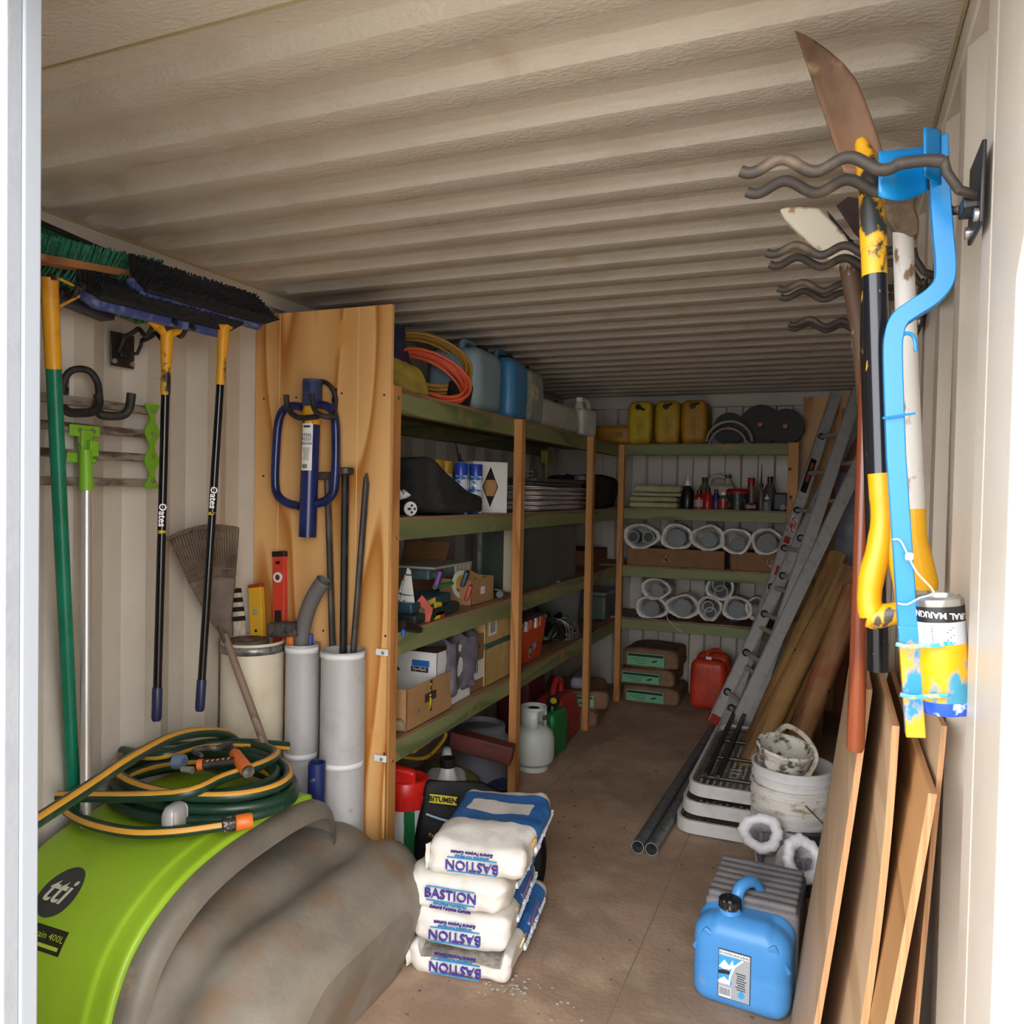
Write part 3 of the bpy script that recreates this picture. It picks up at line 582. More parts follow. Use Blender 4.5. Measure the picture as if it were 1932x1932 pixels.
def hull(u, v, grow=0, x0=-2.13, x1=-1.535, rr=.05):
    i = v * (len(pr) - 1); k = min(int(i), len(pr) - 2); p = pr[k] + (pr[k + 1] - pr[k]) * (i - k)
    tn = (pr[min(k + 1, len(pr) - 1)] - pr[max(k - 1, 0)]).normalized(); nn = V((0, -tn[2], tn[1]))
    x = x0 + (x1 - x0) * u; e = min(x - x0, x1 - x); s = 0
    if e < rr: s = rr - math.sqrt(max(0, rr * rr - (rr - e) ** 2))
    p = p + nn * (grow - s); return V((x, p[1], max(0, p[2])))
us = [0, .012, .03, .06, .1] + [.1 + .8 * i / 6 for i in range(1, 6)] + [.9, .93, .955, .975, .99, 1]
mb = MB(); n2 = len(pr)
def addhull(mb, us, vsn, **k):
    vs = [hull(u, v, **k) for u in us for v in vsn]; m = len(vsn)
    mb.add(vs, [(i * m + j, i * m + j + 1, (i + 1) * m + j + 1, (i + 1) * m + j)[::-1] for i in range(len(us) - 1) for j in range(m - 1)])
    for ui in (0, len(us) - 1):
        r_ = [mb.v[len(mb.v) - len(vs) + ui * m + j] for j in range(m)]
        mb.add(r_, [tuple(range(m)) if ui else tuple(range(m))[::-1]])
addhull(mb, us, [i / (n2 - 1) for i in range(n2)], grow=-.006)
mb.build('upper_body', tankg, t, sharp=50)
# lower saddle, lower on the aisle side
lp = [(1.40, 0), (1.375, .12), (1.385, .22), (1.43, .30), (1.51, .365), (1.62, .415), (1.85, .425), (2.1, .425), (2.3, .42), (2.40, .39), (2.455, .31), (2.46, .18), (2.43, .05), (2.41, 0)]
lpr = smooth([V((0, a, b)) for a, b in lp], 4); cl = V((0, 1.88, .2))
def low(u, v):
    i = v * (len(lpr) - 1); k = min(int(i), len(lpr) - 2); p = lpr[k] + (lpr[k + 1] - lpr[k]) * (i - k)
    x0, x1 = -2.1, -1.215; s = 1; x = x0 + (x1 - x0) * u
    e = (x1 - x) / .22
    q = V(p)
    if e < 1:
        s = math.sqrt(max(0, 1 - (1 - e) ** 2.2)); q = cl + (p - cl) * (.55 + .45 * s)
    q[2] -= .035 * max(0, (u - .55) / .45)
    if q[2] > .2: q[2] -= .022 + .032 * math.exp(-((x + 1.49) / .055) ** 2) + .01 * math.exp(-((x + 1.30) / .03) ** 2)
    q += V((0, nz((x * 3, p[1] * 3, p[2] * 3), 1.3, .01), nz((x, p[1], 3), 5, .012) if q[2] > .3 else 0))
    if v < .01 or v > .99: q[2] = 0
    return V((x - .06 * (1 - min(1, q[2] / .2)) * u, q[1], max(0, q[2])))
mb = MB(); us2 = [0, .3, .55, .6, .63, .66, .69, .72, .75, .78, .81, .84, .87, .9, .93, .955, .975, .99, 1]; m = 53; vs = [low(u, j / (m - 1)) for u in us2 for j in range(m)]
mb.add(vs, [(i * m + j, i * m + j + 1, (i + 1) * m + j + 1, (i + 1) * m + j)[::-1] for i in range(len(us2) - 1) for j in range(m - 1)])
mb.add(vs[-m:], [tuple(range(m))]); mb.build('lower_body', tankd, t, sharp=60)
mb = MB()
us3 = [0, .01, .03] + [.03 + .94 * i / 5 for i in range(1, 5)] + [.95, .965, .98, .99, 1]; vv = [.02 + .75 * i / 66 for i in range(67)]
def cowl(u, v):
    w_ = 1.0
    g = .012
    if u > .86: g = .012 - .007 * min(1, (u - .86) / .02)
    return hull(u, v, grow=g, x0=-2.125, x1=-1.60, rr=.012)
us3 = [0, .01, .03, .2, .4, .6, .75, .84, .855, .865, .875, .885, .93, .97, .985, 1]
vs = [cowl(u, v) for u in us3 for v in vv]; m = len(vv)
mb.add(vs, [(i * m + j, i * m + j + 1, (i + 1) * m + j + 1, (i + 1) * m + j)[::-1] for i in range(len(us3) - 1) for j in range(m - 1)])
mb.build('cowl', limep, t, solid=.006, sharp=60)
# badge and model strip follow the cowl
def cowlpt(x, v, h=.004):
    u = (x + 2.125) / .525; return hull(u, v, grow=.0125 + h, x0=-2.125, x1=-1.60, rr=.012)
def vfor(py, px):   # profile parameter under a pixel
    best = min(((abs(P(px, py, x=cowlpt(-1.9, q / 400)[0])[2] - 0), q) for q in range(400)), key=lambda a: a[0]); return best[1] / 400
def proj(p):
    d = V(p) - CAM; q = V((rt.dot(d), dn.dot(d), fw.dot(d))); return 966 + FPX * q[0] / q[2], 966 + FPX * q[1] / q[2]
def find(px, py):
    b = None
    for i in range(40):
        for j in range(60):
            x = -2.1 + .5 * i / 39; v = .15 + .6 * j / 59; q = proj(cowlpt(x, v)); dd = (q[0] - px) ** 2 + (q[1] - py) ** 2
            if b is None or dd < b[0]: b = (dd, x, v)
    return b[1], b[2]
cx0, cv0 = find(112, 1686)
dark = mat('badge_dark', '3b3d3c', .5); pale = mat('badge_pale', 'dcdcc8', .5)
sc_ = .37; kx = .062; kv = .062 / 1.9
mb = MB(); mb.grid(lambda u, v: cowlpt(cx0 + kx * v * cos(2 * pi * u), cv0 + .052 * v * sin(2 * pi * u), .0036), 32, 5, cu=True); mb.build('badge', dark, t)
def ontext(body, x, v, size, m, name, hh=.005, bold=0, sx=1, shear=0):
    q = MB(); q.text(body, M.Identity(4), size, ext=0, bold=bold, sx=sx); L_ = .85
    q.v = [cowlpt(x + p[0] + shear * p[1], v + p[1] * .83, hh) for p in q.v]; return q.build(name, m, t)
ontext('tti', cx0, cv0 + .004, .088, pale, 'badge_lettering', .006, bold=.0015, shear=.25)
cx1, cv1 = find(102, 1776)
mb = MB(); mb.grid(lambda u, v: cowlpt(cx1 + .075 * (u - .7) * 1.6, cv1 + (v - .5) * .052, .0036), 12, 6); mb.build('model_strip', mat('strip_black', '20241a', .5), t)
ontext('rain 400L', cx1 - .018, cv1 + .006, .027, mat('strip_lime', 'b9d23a', .5), 'strip_lettering', .0055)
mb = MB(); mb.grid(lambda u, v: cowlpt(cx1 + .068 * (u - .75) * 1.6, cv1 - .014 + (v - .5) * .008, .0056), 10, 2); mb.build('strip_line', MATS['strip_lime'], t)

# ---------------------------------------------------------------- garden hose coil on the tank
hoseg = mat('dark_green_hose', '1d3b2c', .35, c2='5c5a48', ns=14, lo=.58, hi=.8); hosey = mat('hose_yellow_stripe', 'dba03c', .45)
t = T('garden_hose', 'coiled dark green garden hose with yellow stripe lying on the lime tank', 'hose', P(320, 1500, z=.6))
def hose(pts, name='coil', r=.0165, stripe=0, k=4):
    pts = smooth(pts, k); n = 14; mb = MB(); mb.tube(pts, r, n)
    for q, f in enumerate(mb.f):
        if len(f) == 4 and (f[0] % n) in (stripe % n, (stripe + 1) % n): mb.m[q] = 1
    return mb.build(name, [hoseg, hosey], t)
def ring(c, rx, ry, z, a0, a1, tilt=0, n=26, dz=0): return [V((c[0] + rx * cos(R(a0 + (a1 - a0) * i / n)), c[1] + ry * sin(R(a0 + (a1 - a0) * i / n)), z + tilt * cos(R(a0 + (a1 - a0) * i / n)) + dz * i / n)) for i in range(n + 1)]
hc = P(325, 1490, z=.62)
for i, (rx, ry, z, st, ox, oy) in enumerate(((.315, .225, .600, 10, .055, .075), (.285, .20, .602, 10, .055, .08), (.27, .195, .628, 6, .04, .07), (.31, .21, .634, 10, .055, .08), (.28, .185, .660, 10, .03, .07), (.30, .20, .674, 1, .06, .065))):
    hose(ring((hc[0] + ox, hc[1] + oy), rx, ry, z, i * 47, i * 47 + 358, tilt=.006 * (-1) ** i), stripe=st, k=2)
hose([P(*q_, z=.604) for q_ in ((116, 1505), (126, 1527), (155, 1547), (200, 1562), (260, 1571), (330, 1569), (400, 1560), (426, 1556))], name='lower_run', stripe=0, k=4)
hose([P(60, 1555, x=-1.60), P(160, 1490, x=-1.66), P(250, 1430, x=-1.73), P(330, 1390, x=-1.82), P(400, 1381, x=-1.88), P(438, 1392, x=-1.93), P(455, 1420, x=-1.95), P(500, 1450, x=-1.9)], name='loose_run', stripe=1, k=6)
hose([hc + V((-.27, .05, .07)), P(300, 1425, x=-2.0), P(380, 1404, x=-1.95), P(460, 1402, x=-1.87), P(543, 1408, x=-1.8)], name='loose_end', stripe=12, k=5)
hose([hc + V((-.2, -.24, .03)), P(330, 1500, z=.69), P(420, 1468, z=.70), P(500, 1440, z=.70), P(520, 1420, z=.69), P(480, 1405, z=.69)], name='loop', stripe=1, k=5)
mb = MB(); e0 = P(543, 1408, x=-1.8); mb.cyl(e0, e0 + (e0 - P(500, 1405, x=-1.84)).normalized() * .003, .012); mb.build('cut_end', mat('hose_bore', 'e2ddc8', .6), t)
q = P(325, 1548, z=.622); mb = MB(); mb.rbox((.046, .085, .095), X=TR(q + V((.0, .01, 0)), (0, 0, .2)), r=.03, n=4); mb.build('tape_wrap', mat('silver_tape', 'b9b7b4', .35, metal=.2), t)
q = P(442, 1553, z=.606); d = (q - P(345, 1569, z=.604)).normalized()
mb = MB(); mb.tube([q - d * .035, q - d * .03, q, q + d * .005], [.017, .022, .022, .02], 18); mb.build('coupling_nut', mat('ribbed_black', '2b2a28', .5, c2='8a8478', ns=90, lo=.55, hi=.6), t)
orange = mat('orange_plastic', 'e8742a', .35, c2='c96a2c', ns=20, lo=.6, hi=.7)
mb = MB(); mb.tube([q + d * .003, q + d * .008, q + d * .045, q + d * .05], [.02, .023, .023, .021], 18); mb.build('coupling', orange, t)
# spray gun
g0 = P(395, 1440, z=.73); t = T('spray_nozzle', 'orange and black pistol hose nozzle lying on the coil', 'nozzle', g0)
gx = V((.97, .2, 0)).normalized()
hA = P(372, 1444, z=.715); hB = P(443, 1436, z=.725); hC = P(467, 1455, z=.72); hD = P(432, 1408, z=.735)
mb = MB(); mb.tube([hA, lerp(hA, hB, .12), lerp(hA, hB, .25), lerp(hA, hB, .6), hB], [.014, .016, .013, .015, .014], 14); mb.build('grip', rubber, t)
for i in range(5): q = lerp(hA, hB, .3 + .14 * i) + V((0, -.004, .0115)); mb = MB(); mb.rbox((.008, .012, .006), X=TR(q), r=.003, n=2); mb.build('grip_dot', orange, t)
mb = MB(); mb.tube([hA - (hB - hA) * .0, lerp(hA, hB, .02), lerp(hA, hB, .16)], [.0155, .018, .0175], 14); mb.build('grip_ring', orange, t)
mb = MB(); mb.tube([lerp(hD, hC, .3), lerp(hD, hC, .35), lerp(hD, hC, .92), hC], [.016, .019, .021, .019], 16); mb.build('head', orange, t)
mb = MB(); mb.tube([hC, hC + (hC - hD).normalized() * .012], [.0185, .017], 16); mb.tube([hD, lerp(hD, hC, .32)], [.012, .015], 12); mb.build('nozzle_ring', mat('worn_black', '3a3633', .5, c2='75706a', ns=40, lo=.5, hi=.7), t)
mb = MB(); mb.tube(smooth([hD + V((.01, 0, .01)), P(410, 1411, z=.75), P(385, 1412, z=.75), P(366, 1418, z=.74), P(380, 1425, z=.74)], 4), .007, 10, flat=1.3); mb.build('trigger', MATS['worn_black'], t)
mb = MB(); q = P(350, 1452, z=.70); mb.tube([q - gx * .012, q + gx * .025], [.009, .012], 12); mb.build('inlet', mat('dusty_grey_plastic', '8a8478', .5), t)
q = P(338, 1437, z=.70); mb = MB(); mb.lathe([(.012, -.016), (.0235, -.016), (.0235, .016), (.018, .017), (.012, .017)], q, n=22, ax=(1, .2, 0), wob=lambda a, i: 1 + .02 * cos(12 * a)); tag(mb.build('hose_connector', mat('grey_blue_plastic', '7484a0', .4)), 'grey-blue ribbed plastic hose connector in the hose coil', 'connector')

# ---------------------------------------------------------------- cement bags
paper = mat('bag_paper', 'e6e1d8', .6, c2='d5cdc0', ns=14, lo=.5, hi=.72, bump=.25, bs=35)
bagblue = mat('bag_blue', '2f6db4', .5, c2='3a78bd', ns=20, bump=.25, bs=35)
purple = mat('bag_purple_ink', '4b3f96', .55); skyi = mat('bag_sky_ink', '4aa3d8', .55); gold = mat('bag_gold', 'd8962c', .55, c2='f0dcae', ns=60, lo=.5, hi=.55)
stripe = mat('bag_barcode', '6a5fa8', .6, c2='d9d4dd', ns=3, lo=.48, hi=.52, stretch=(120, .1, .1))
def cement(label, c, a, up_, torn=False, d=(.345, .53, .122), face=1, seed=0):
    t = T('cement_bag', label, 'cement bag', c, a, group='stacked cement bags')
    W, D, H = d
    def fn(u, p):
        q = V(p); e = max(abs(u[0]) ** 4, abs(u[1]) ** 6)
        q[2] *= 1 - .22 * e; q[0] *= 1 - .03 * u[1] ** 2
        q += V((nz(p + V((seed, 0, 0)), 8, .02) + nz(p + V((seed, 5, 0)), 28, .005), nz(p + V((0, seed, 0)), 11, .010) + nz(p + V((0, seed, 3)), 30, .004), nz(p + V((0, 0, seed)), 7, .018) + nz(p + V((1, 0, seed)), 26, .005)))
        if torn and u[1] < .1 and u[2] > .3 and abs(u[0]) < .8: q[2] -= .03
        return q
    def mf(u, n_):
        if torn and n_[2] > 0 and u[1] < -.2 and abs(u[0]) < .7: return 2
        if -.34 < u[1] < .80 and not (n_[2] > 0 and abs(u[0]) < .62 and .1 < u[1] < .5) and not (n_[1]): return 1
        return 0
    mb = MB(); mb.rbox(d, X=M.Translation(V((0, 0, H / 2))), r=.035, n=22, fn=fn, mfn=mf)
    mb.build('sack', [paper, bagblue, mat('cement_powder', '9a938a', .9, c2='776f66', ns=20, bump=.6, bs=60)], t, local=True, sharp=60)
    # sealed end flaps
    for sx in (-1,):
        mb = MB(); mb.grid(lambda u, v: V((sx * (W / 2 - .006 + .01 * v), -D / 2 + .03 - .02 * v + .004 * sin(9 * u), .016 + (H - .04) * u)), 6, 4); mb.build('end_fold', paper, t, local=True, solid=.003)
    f = -1 if up_ else 1
    # lettering on the end
    def Xe(x, z, rot): return M.Translation(V((x, -D / 2 - .0035, z))) @ M.Rotation(0 if not rot else pi, 4, 'Y') @ M(((1, 0, 0, 0), (0, 0, -1, 0), (0, 1, 0, 0), (0, 0, 0, 1)))
    rot = not up_
    def put(mb, body, x, z, size, **k):
        zz = H / 2 + (z if up_ else -z)
        mb.text(body, M.Translation(V((x, -D / 2 - .0105, zz))) @ M.Rotation(pi / 2, 4, 'X') @ M.Rotation(pi if rot else 0, 4, 'Z'), size, ext=.004, **k)
    if not torn or True:
        mb = MB(); put(mb, 'BASTION', -.01, .008, .044, sx=.98); mb.build('brand_lettering', purple, t, local=True)
        mb = MB(); s = 1 if up_ else -1; mb.box((-.01, -D / 2 - .009, H / 2 + s * .0305), (.165, .006, .0022)); mb.build('upper_rule', skyi, t, local=True)
        mb = MB(); mb.box((-.01, -D / 2 - .009, H / 2 - s * .0145), (.165, .006, .002)); put(mb, 'BUILDING MATERIALS', -.01, -.021, .0105, sx=1.1); mb.build('subtitle', skyi, t, local=True)
        mb = MB(); put(mb, 'General Purpose Cement', -.01, -.034, .0135); mb.build('product_lettering', purple, t, local=True)
    # side panel
    mb = MB(); mb.text('General Purpose Cement', M.Translation(V((W / 2 + .0025, .05, H / 2 - .004))) @ M.Rotation(pi / 2, 4, 'Z') @ M.Rotation(pi / 2, 4, 'X'), .033, ext=.004); mb.build('side_lettering', mat('white_ink', 'e9edf2', .5), t, local=True)
    if not up_:
        mb = MB(); mb.box((W / 2 - .0075, .06, H * .66), (.010, .16, .036), e=(0, .12, 0)); mb.build('data_panel', mat('data_panel', '7467ad', .6, c2='e2dde6', ns=1.2, lo=.47, hi=.53, stretch=(1, 1, 140)), t, local=True)
        mb = MB(); mb.prism([(-.02, -.02), (.02, -.02), (.02, .01), (0, .03), (-.02, .01)], .005, X=M.Translation(V((W / 2 - .006, -.10, H * .66))) @ M.Rotation(.35, 4, 'Y') @ M.Rotation(pi / 2, 4, 'Y')); mb.build('sun_emblem', gold, t, local=True)
    return t
cement('bottom cement bag of the stack, torn open with grey powder showing', (-1.125, 2.535, .0), .15, False, torn=True, d=(.36, .55, .105), seed=3)
cement('second cement bag from the bottom, lettering upside down on its end', (-1.13, 2.51, .098), .17, False, seed=8, d=(.33, .50, .118))
cement('second cement bag from the top, its lettering the right way up', (-1.135, 2.515, .212), .12, True, seed=14, d=(.34, .51, .118))
cement('topmost cement bag, pushed askew with upside-down lettering', (-1.085, 2.54, .326), .17, False, seed=21, d=(.335, .52, .122))
mb = MB()
for i in range(70):
    p = V((-.93 + random.gauss(0, .09), 2.31 + random.gauss(0, .035), .003)); s_ = random.uniform(.002, .007); mb.rbox((s_ * 2, s_ * 2, s_), X=TR(p + V((0, 0, s_ / 3)), (0, 0, random.random() * 3)), r=s_ / 2, n=1, nb=1)
o = mb.build('cement_crumbs', mat('crumbs', 'a3988a', .9)); tag(o, 'pale cement crumbs scattered before the torn bag', 'crumbs'); o['kind'] = 'stuff'
# crushed bag behind
t = T('crumpled_bag', 'crumpled purple-striped paper bag between the tank and the cement bags', 'paper bag', (-1.27, 2.42, 0))
mb = MB(); mb.grid(lambda u, v: V((-1.245 + .03 * sin(6 * v) * u - .10 * u + nz((u, v, 1), 4, .05), 2.33 + .28 * v, .002 + .20 * u ** 1.2 + nz((u, v, 5), 5, .03) * u)), 14, 14); mb.build('paper_sheet', mat('crumple_stripes', 'c8c2cf', .7, c2='5e5585', ns=2, lo=.47, hi=.53, stretch=(14, 1, 1)), t, solid=.002)
# black bitumen sack
t = T('bitumen_sack', 'black plastic sack with yellow strip standing behind the cement bags', 'sack', (-1.315, 2.93, 0), .30)
bl = mat('black_poly', '0e0d0e', .55, c2='141315', ns=9, bump=.2, bs=14, spec=.25)
def fs(u, p):
    q = V(p); z = (u[2] + 1) / 2; q[1] *= (1 - .8 * z ** 2); q[1] += .05 * z; q[0] *= 1 + .05 * sin(5 * z); q += V((0, nz(p, 7, .02), nz(p, 6, .012))); q[2] -= .09 * max(0, u[0]) * z; return q
mb = MB(); mb.rbox((.52, .13, .37), X=TR((0, 0, .185)), r=.03, n=14, fn=fs); mb.build('sack', bl, t, local=True, sharp=60)
mb = MB(); mb.box((-.155, -.014, .315), (.115, .006, .034), e=(-.1, .06, 0)); mb.build('yellow_strip', mat('strip_yellow', 'e6cf2c', .5), t, local=True)
mb = MB(); mb.text('BITUMEN', M.Translation(V((-.155, -.0185, .315))) @ Euler((pi / 2 - .1, .06, 0)).to_matrix().to_4x4(), .028, ext=.001, bold=.001); mb.build('strip_lettering', black, t, local=True)
mb = MB(); mb.tube(smooth([V((-.22, -.036, .26)), V((-.14, -.040, .24)), V((-.04, -.040, .23)), V((.03, -.040, .24))], 4), .004, 6)
mb.grid(lambda u, v: V((-.03 + .05 * u + .012 * sin(19 * v), -.026 + .01 * v, .26 + .07 * v + .01 * sin(25 * u))), 8, 8); mb.build('white_crease', mat('pale_blue_crease', 'a9c2e8', .5), t, local=True, solid=.002)
mb = MB(); mb.text("Part-a-mix\ncarpark", M.Translation(V((-.16, -.058, .17))) @ Euler((pi / 2 - .2, .06, 0)).to_matrix().to_4x4(), .022, ext=.001); mb.build('small_lettering', mat('yellow_ink', 'b9b24a', .5), t, local=True)
# ---------------------------------------------------------------- left shelving
beamm = wood('treated_pine', '868a5c', '646c44', c3='a98a52', axis=1, freq=7, dist=3, lo3=.6, hi3=.72, ns3=6)
beamx = wood('treated_pine_across', '868a5c', '646c44', c3='a98a52', axis=0, freq=7, dist=3, lo3=.6, hi3=.72, ns3=6)
postm = wood('pine_post', 'c98f52', 'a8703a', c3='b0784a', axis=2, freq=10, dist=3)
deckm = wood('shelf_board', '9c7a5c', '7c5e44', c3='6a5544', axis=1, freq=5)
XS = -1.54; ZT = [1.965, 1.478, 1.035, .622]
t = T('timber_shelving', 'long timber shelving with green treated beams along the left wall', 'shelving', (-1.85, 4.2, 0)); SH = t
for z in ZT:
    mb = MB(); mb.lohi((XS - .045, 2.62, z - .088), (XS, 5.90, z - .012)); mb.build('front_beam', beamm, t, bev=.003)
    mb = MB(); mb.lohi((XL + .002, 2.575, z - .088), (XL + .045, 5.9, z - .012)); mb.build('rear_beam', beamm, t)
    mb = MB(); mb.lohi((XL + .002, 2.575, z - .012), (XS, 5.9, z)); mb.build('shelf_board', deckm, t)
mb = MB(); mb.lohi((XS - .09, 2.5635, .0), (XS + .002, 2.62, 1.975)); mb.build('post', postm, t, bev=.002)
for y, zt in ((3.76, 1.96), (5.045, 1.965), (5.87, 1.965)):
    mb = MB(); mb.lohi((XS, y, 0), (XS + .045, y + .052, zt)); mb.build('post', postm, t, bev=.002)
    for z in ZT:
        if z - .05 < 1.9: q = MB(); q.cyl((XS + .045, y + .045, z - .05), (XS + .048, y + .045, z - .05), .005, n=8); q.build('screw', steel, t)
for z in (1.93, 1.40, .93, .55): q = MB(); q.cyl((XS + .002, 2.592, z), (XS + .006, 2.592, z), .006, n=8); q.build('screw', steel, t)
# back shelving
YS = 5.90; XB0, XB1 = -1.50, -.26
t = T('rear_shelving', 'timber shelving with green beams across the back wall', 'shelving', (-.9, 6.15, 0))
for z in (1.972, 1.487, 1.046, .644):
    mb = MB(); mb.lohi((XB0, YS, z - .085), (XB1 - .06, YS + .045, z - .008)); mb.build('front_beam', beamx, t, bev=.003)
    mb = MB(); mb.lohi((XB0 - .65, YS + .02, z - .012), (XB1, YB - .002, z)); mb.build('shelf_board', deckm, t)
mb = MB(); mb.lohi((XB1 - .06, YS - .01, 0), (XB1 + .01, YS + .035, 1.975)); mb.build('post', postm, t, bev=.002)
mb = MB()
for q in ((1490, 885), (1492, 938)): p = P(*q, y=YS - .01); mb = MB(); mb.lathe([(.001, 0), (.012, .001)], p, ax=(0, -1, 0), n=12); mb.build('knot', mat('dark_knot', '4a2c1c', .7), t)

def PL(px, z, x): return P(px, 1000, x=x)[1]          # depth of an image column on a plane x
def on(px, x=-1.66, z=0): return V((x, PL(px, z, x), z))
def base(px0, px1, x=-1.62): a, b = on(px0, x), on(px1, x); return (a[1] + b[1]) / 2, abs(b[1] - a[1])
kraft = mat('kraft_card', 'a98055', .8, c2='96703f', ns=8, lo=.5, hi=.8)
kraftd = mat('brown_card', '8a6442', .8, c2='7a5637', ns=8, lo=.5, hi=.8)
wcard = mat('white_card', 'd8d6d2', .7, c2='c6c2ba', ns=8, lo=.5, hi=.8)
printm = mat('card_print', '3a352f', .8)
def carton(label, c, d, m=kraft, a=0, open_=True, group=None, flap=.3, wall=.005, name='cardboard_box', side=None):
    """c: base centre; open carton with flaps, walls kept thin"""
    t = T(name, label, 'box', c, a, group); W, D, H = d
    mb = MB(); mb.lohi((-W/2, -D/2, 0), (W/2, D/2, wall)); mb.lohi((-W/2, -D/2, 0), (W/2, -D/2 + wall, H)); mb.lohi((-W/2, D/2 - wall, 0), (W/2, D/2, H)); mb.lohi((-W/2, -D/2, 0), (-W/2 + wall, D/2, H)); mb.lohi((W/2 - wall, -D/2, 0), (W/2, D/2, H))
    if not open_: mb.lohi((-W/2, -D/2, H - wall), (W/2, D/2, H))
    mb.build('box_body', m, t, local=True, bev=.0015)
    if open_ and flap:
        for k, (x, y, w_, d_, ax) in enumerate(((0, D/2, W, flap * D, 'x'), (-W/2, 0, flap * W, D, 'y'))):
            mb = MB()
            if ax == 'x': mb.box((0, y + d_ * .25, H + d_ * .40), (w_ * .98, wall, d_ * .95), e=(-.5, 0, 0))
            else: mb.box((x - w_ * .25, 0, H + w_ * .4), (wall, d_ * .98, w_ * .95), e=(0, -.5, 0))
            mb.build('flap', m, t, local=True)
    return t
def label_on(t, c, d, m, name='paper_label', e=(0, 0, 0)): mb = MB(); mb.box(c, d, e=e); return mb.build(name, m, t, local=True)
def ltext(t, body, c, size, m, face='-y', name='lettering', rot=0, **k):
    mb = MB(); Rm = M.Rotation(pi / 2, 4, 'X') if face == '-y' else M.Rotation(pi / 2, 4, 'Z') @ M.Rotation(pi / 2, 4, 'X')
    mb.text(body, M.Translation(V(c)) @ Rm @ M.Rotation(rot, 4, 'Z'), size, ext=.0005, **k); return mb.build(name, m, t, local=True)
# ---- top shelf
z = ZT[0]
def cloth(name, label, cat, c, d, m, a=0, seed=0, r=.05, amp=.03, fq=6, squash=0):
    def fn(u, p):
        q = V(p); n_ = V((nz(p + V((seed, 1, 2)), fq, amp), nz(p + V((2, seed, 1)), fq, amp), nz(p + V((1, 2, seed)), fq, amp) + abs(nz(p + V((seed, 0, 0)), fq * 3, amp * .4))))
        if u[2] < -.8: n_[2] = 0
        q = q + n_; s_ = 1 - squash * ((u[2] + 1) / 2); q[0] *= s_; q[1] *= s_; q[2] = max(q[2], -d[2] / 2); return q
    mb = MB(); mb.rbox(d, X=M.Translation(V(c) + V((0, 0, d[2] / 2))) @ rz(a), r=r, n=14, fn=fn); return tag(mb.build(name, m, sharp=70), label, cat)
cloth('folded_tarpaulin', 'yellow folded tarpaulin at the near end of the top shelf', 'tarpaulin', (-1.72, 2.76, z), (.34, .36, .13), mat('yellow_tarp', 'b7a23e', .6, c2='998637', ns=9, bump=.3, bs=20), seed=4, amp=.03, squash=.3)
cloth('folded_tarpaulin', 'dark blue folded tarpaulin leaning under the ceiling on the top shelf', 'tarpaulin', (-1.85, 2.92, z), (.36, .30, .34), mat('blue_tarp', '27355f', .5, c2='1c2747', ns=9, bump=.3, bs=20), seed=9, amp=.05, squash=.45)
def coil(name, label, cat, c, e, rx, ry, turns, r, m, group=None, spread=.05, jit=.012):
    random.seed(len(label)); X = TR(c, e); pts = []
    for i in range(turns * 22):
        a = 2 * pi * i / 22; k = i / (turns * 22); w_ = (k - .5) * spread
        pts.append(X @ V(((rx + jit * sin(a * .37 + k * 9)) * cos(a), (ry + jit * cos(a * .53)) * sin(a), w_ + jit * sin(a * .7 + 3 * k))))
    mb = MB(); mb.tube(pts, r, 8); return tag(mb.build(name, m), label, cat, group)
q = P(800, 668, x=-1.70)
coil('extension_cord', 'ochre cable coil hanging over the top shelf corner', 'cable', P(805, 685, x=-1.78), (1.2, .3, .5), .20, .13, 9, .007, mat('ochre_cable', 'b8862e', .5), spread=.07)
coil('extension_cord', 'orange extension cord coil propped on the top shelf', 'cable', P(812, 712, x=-1.66), (1.1, .35, .7), .17, .11, 9, .007, mat('orange_cable', 'd65a3a', .45), spread=.07)
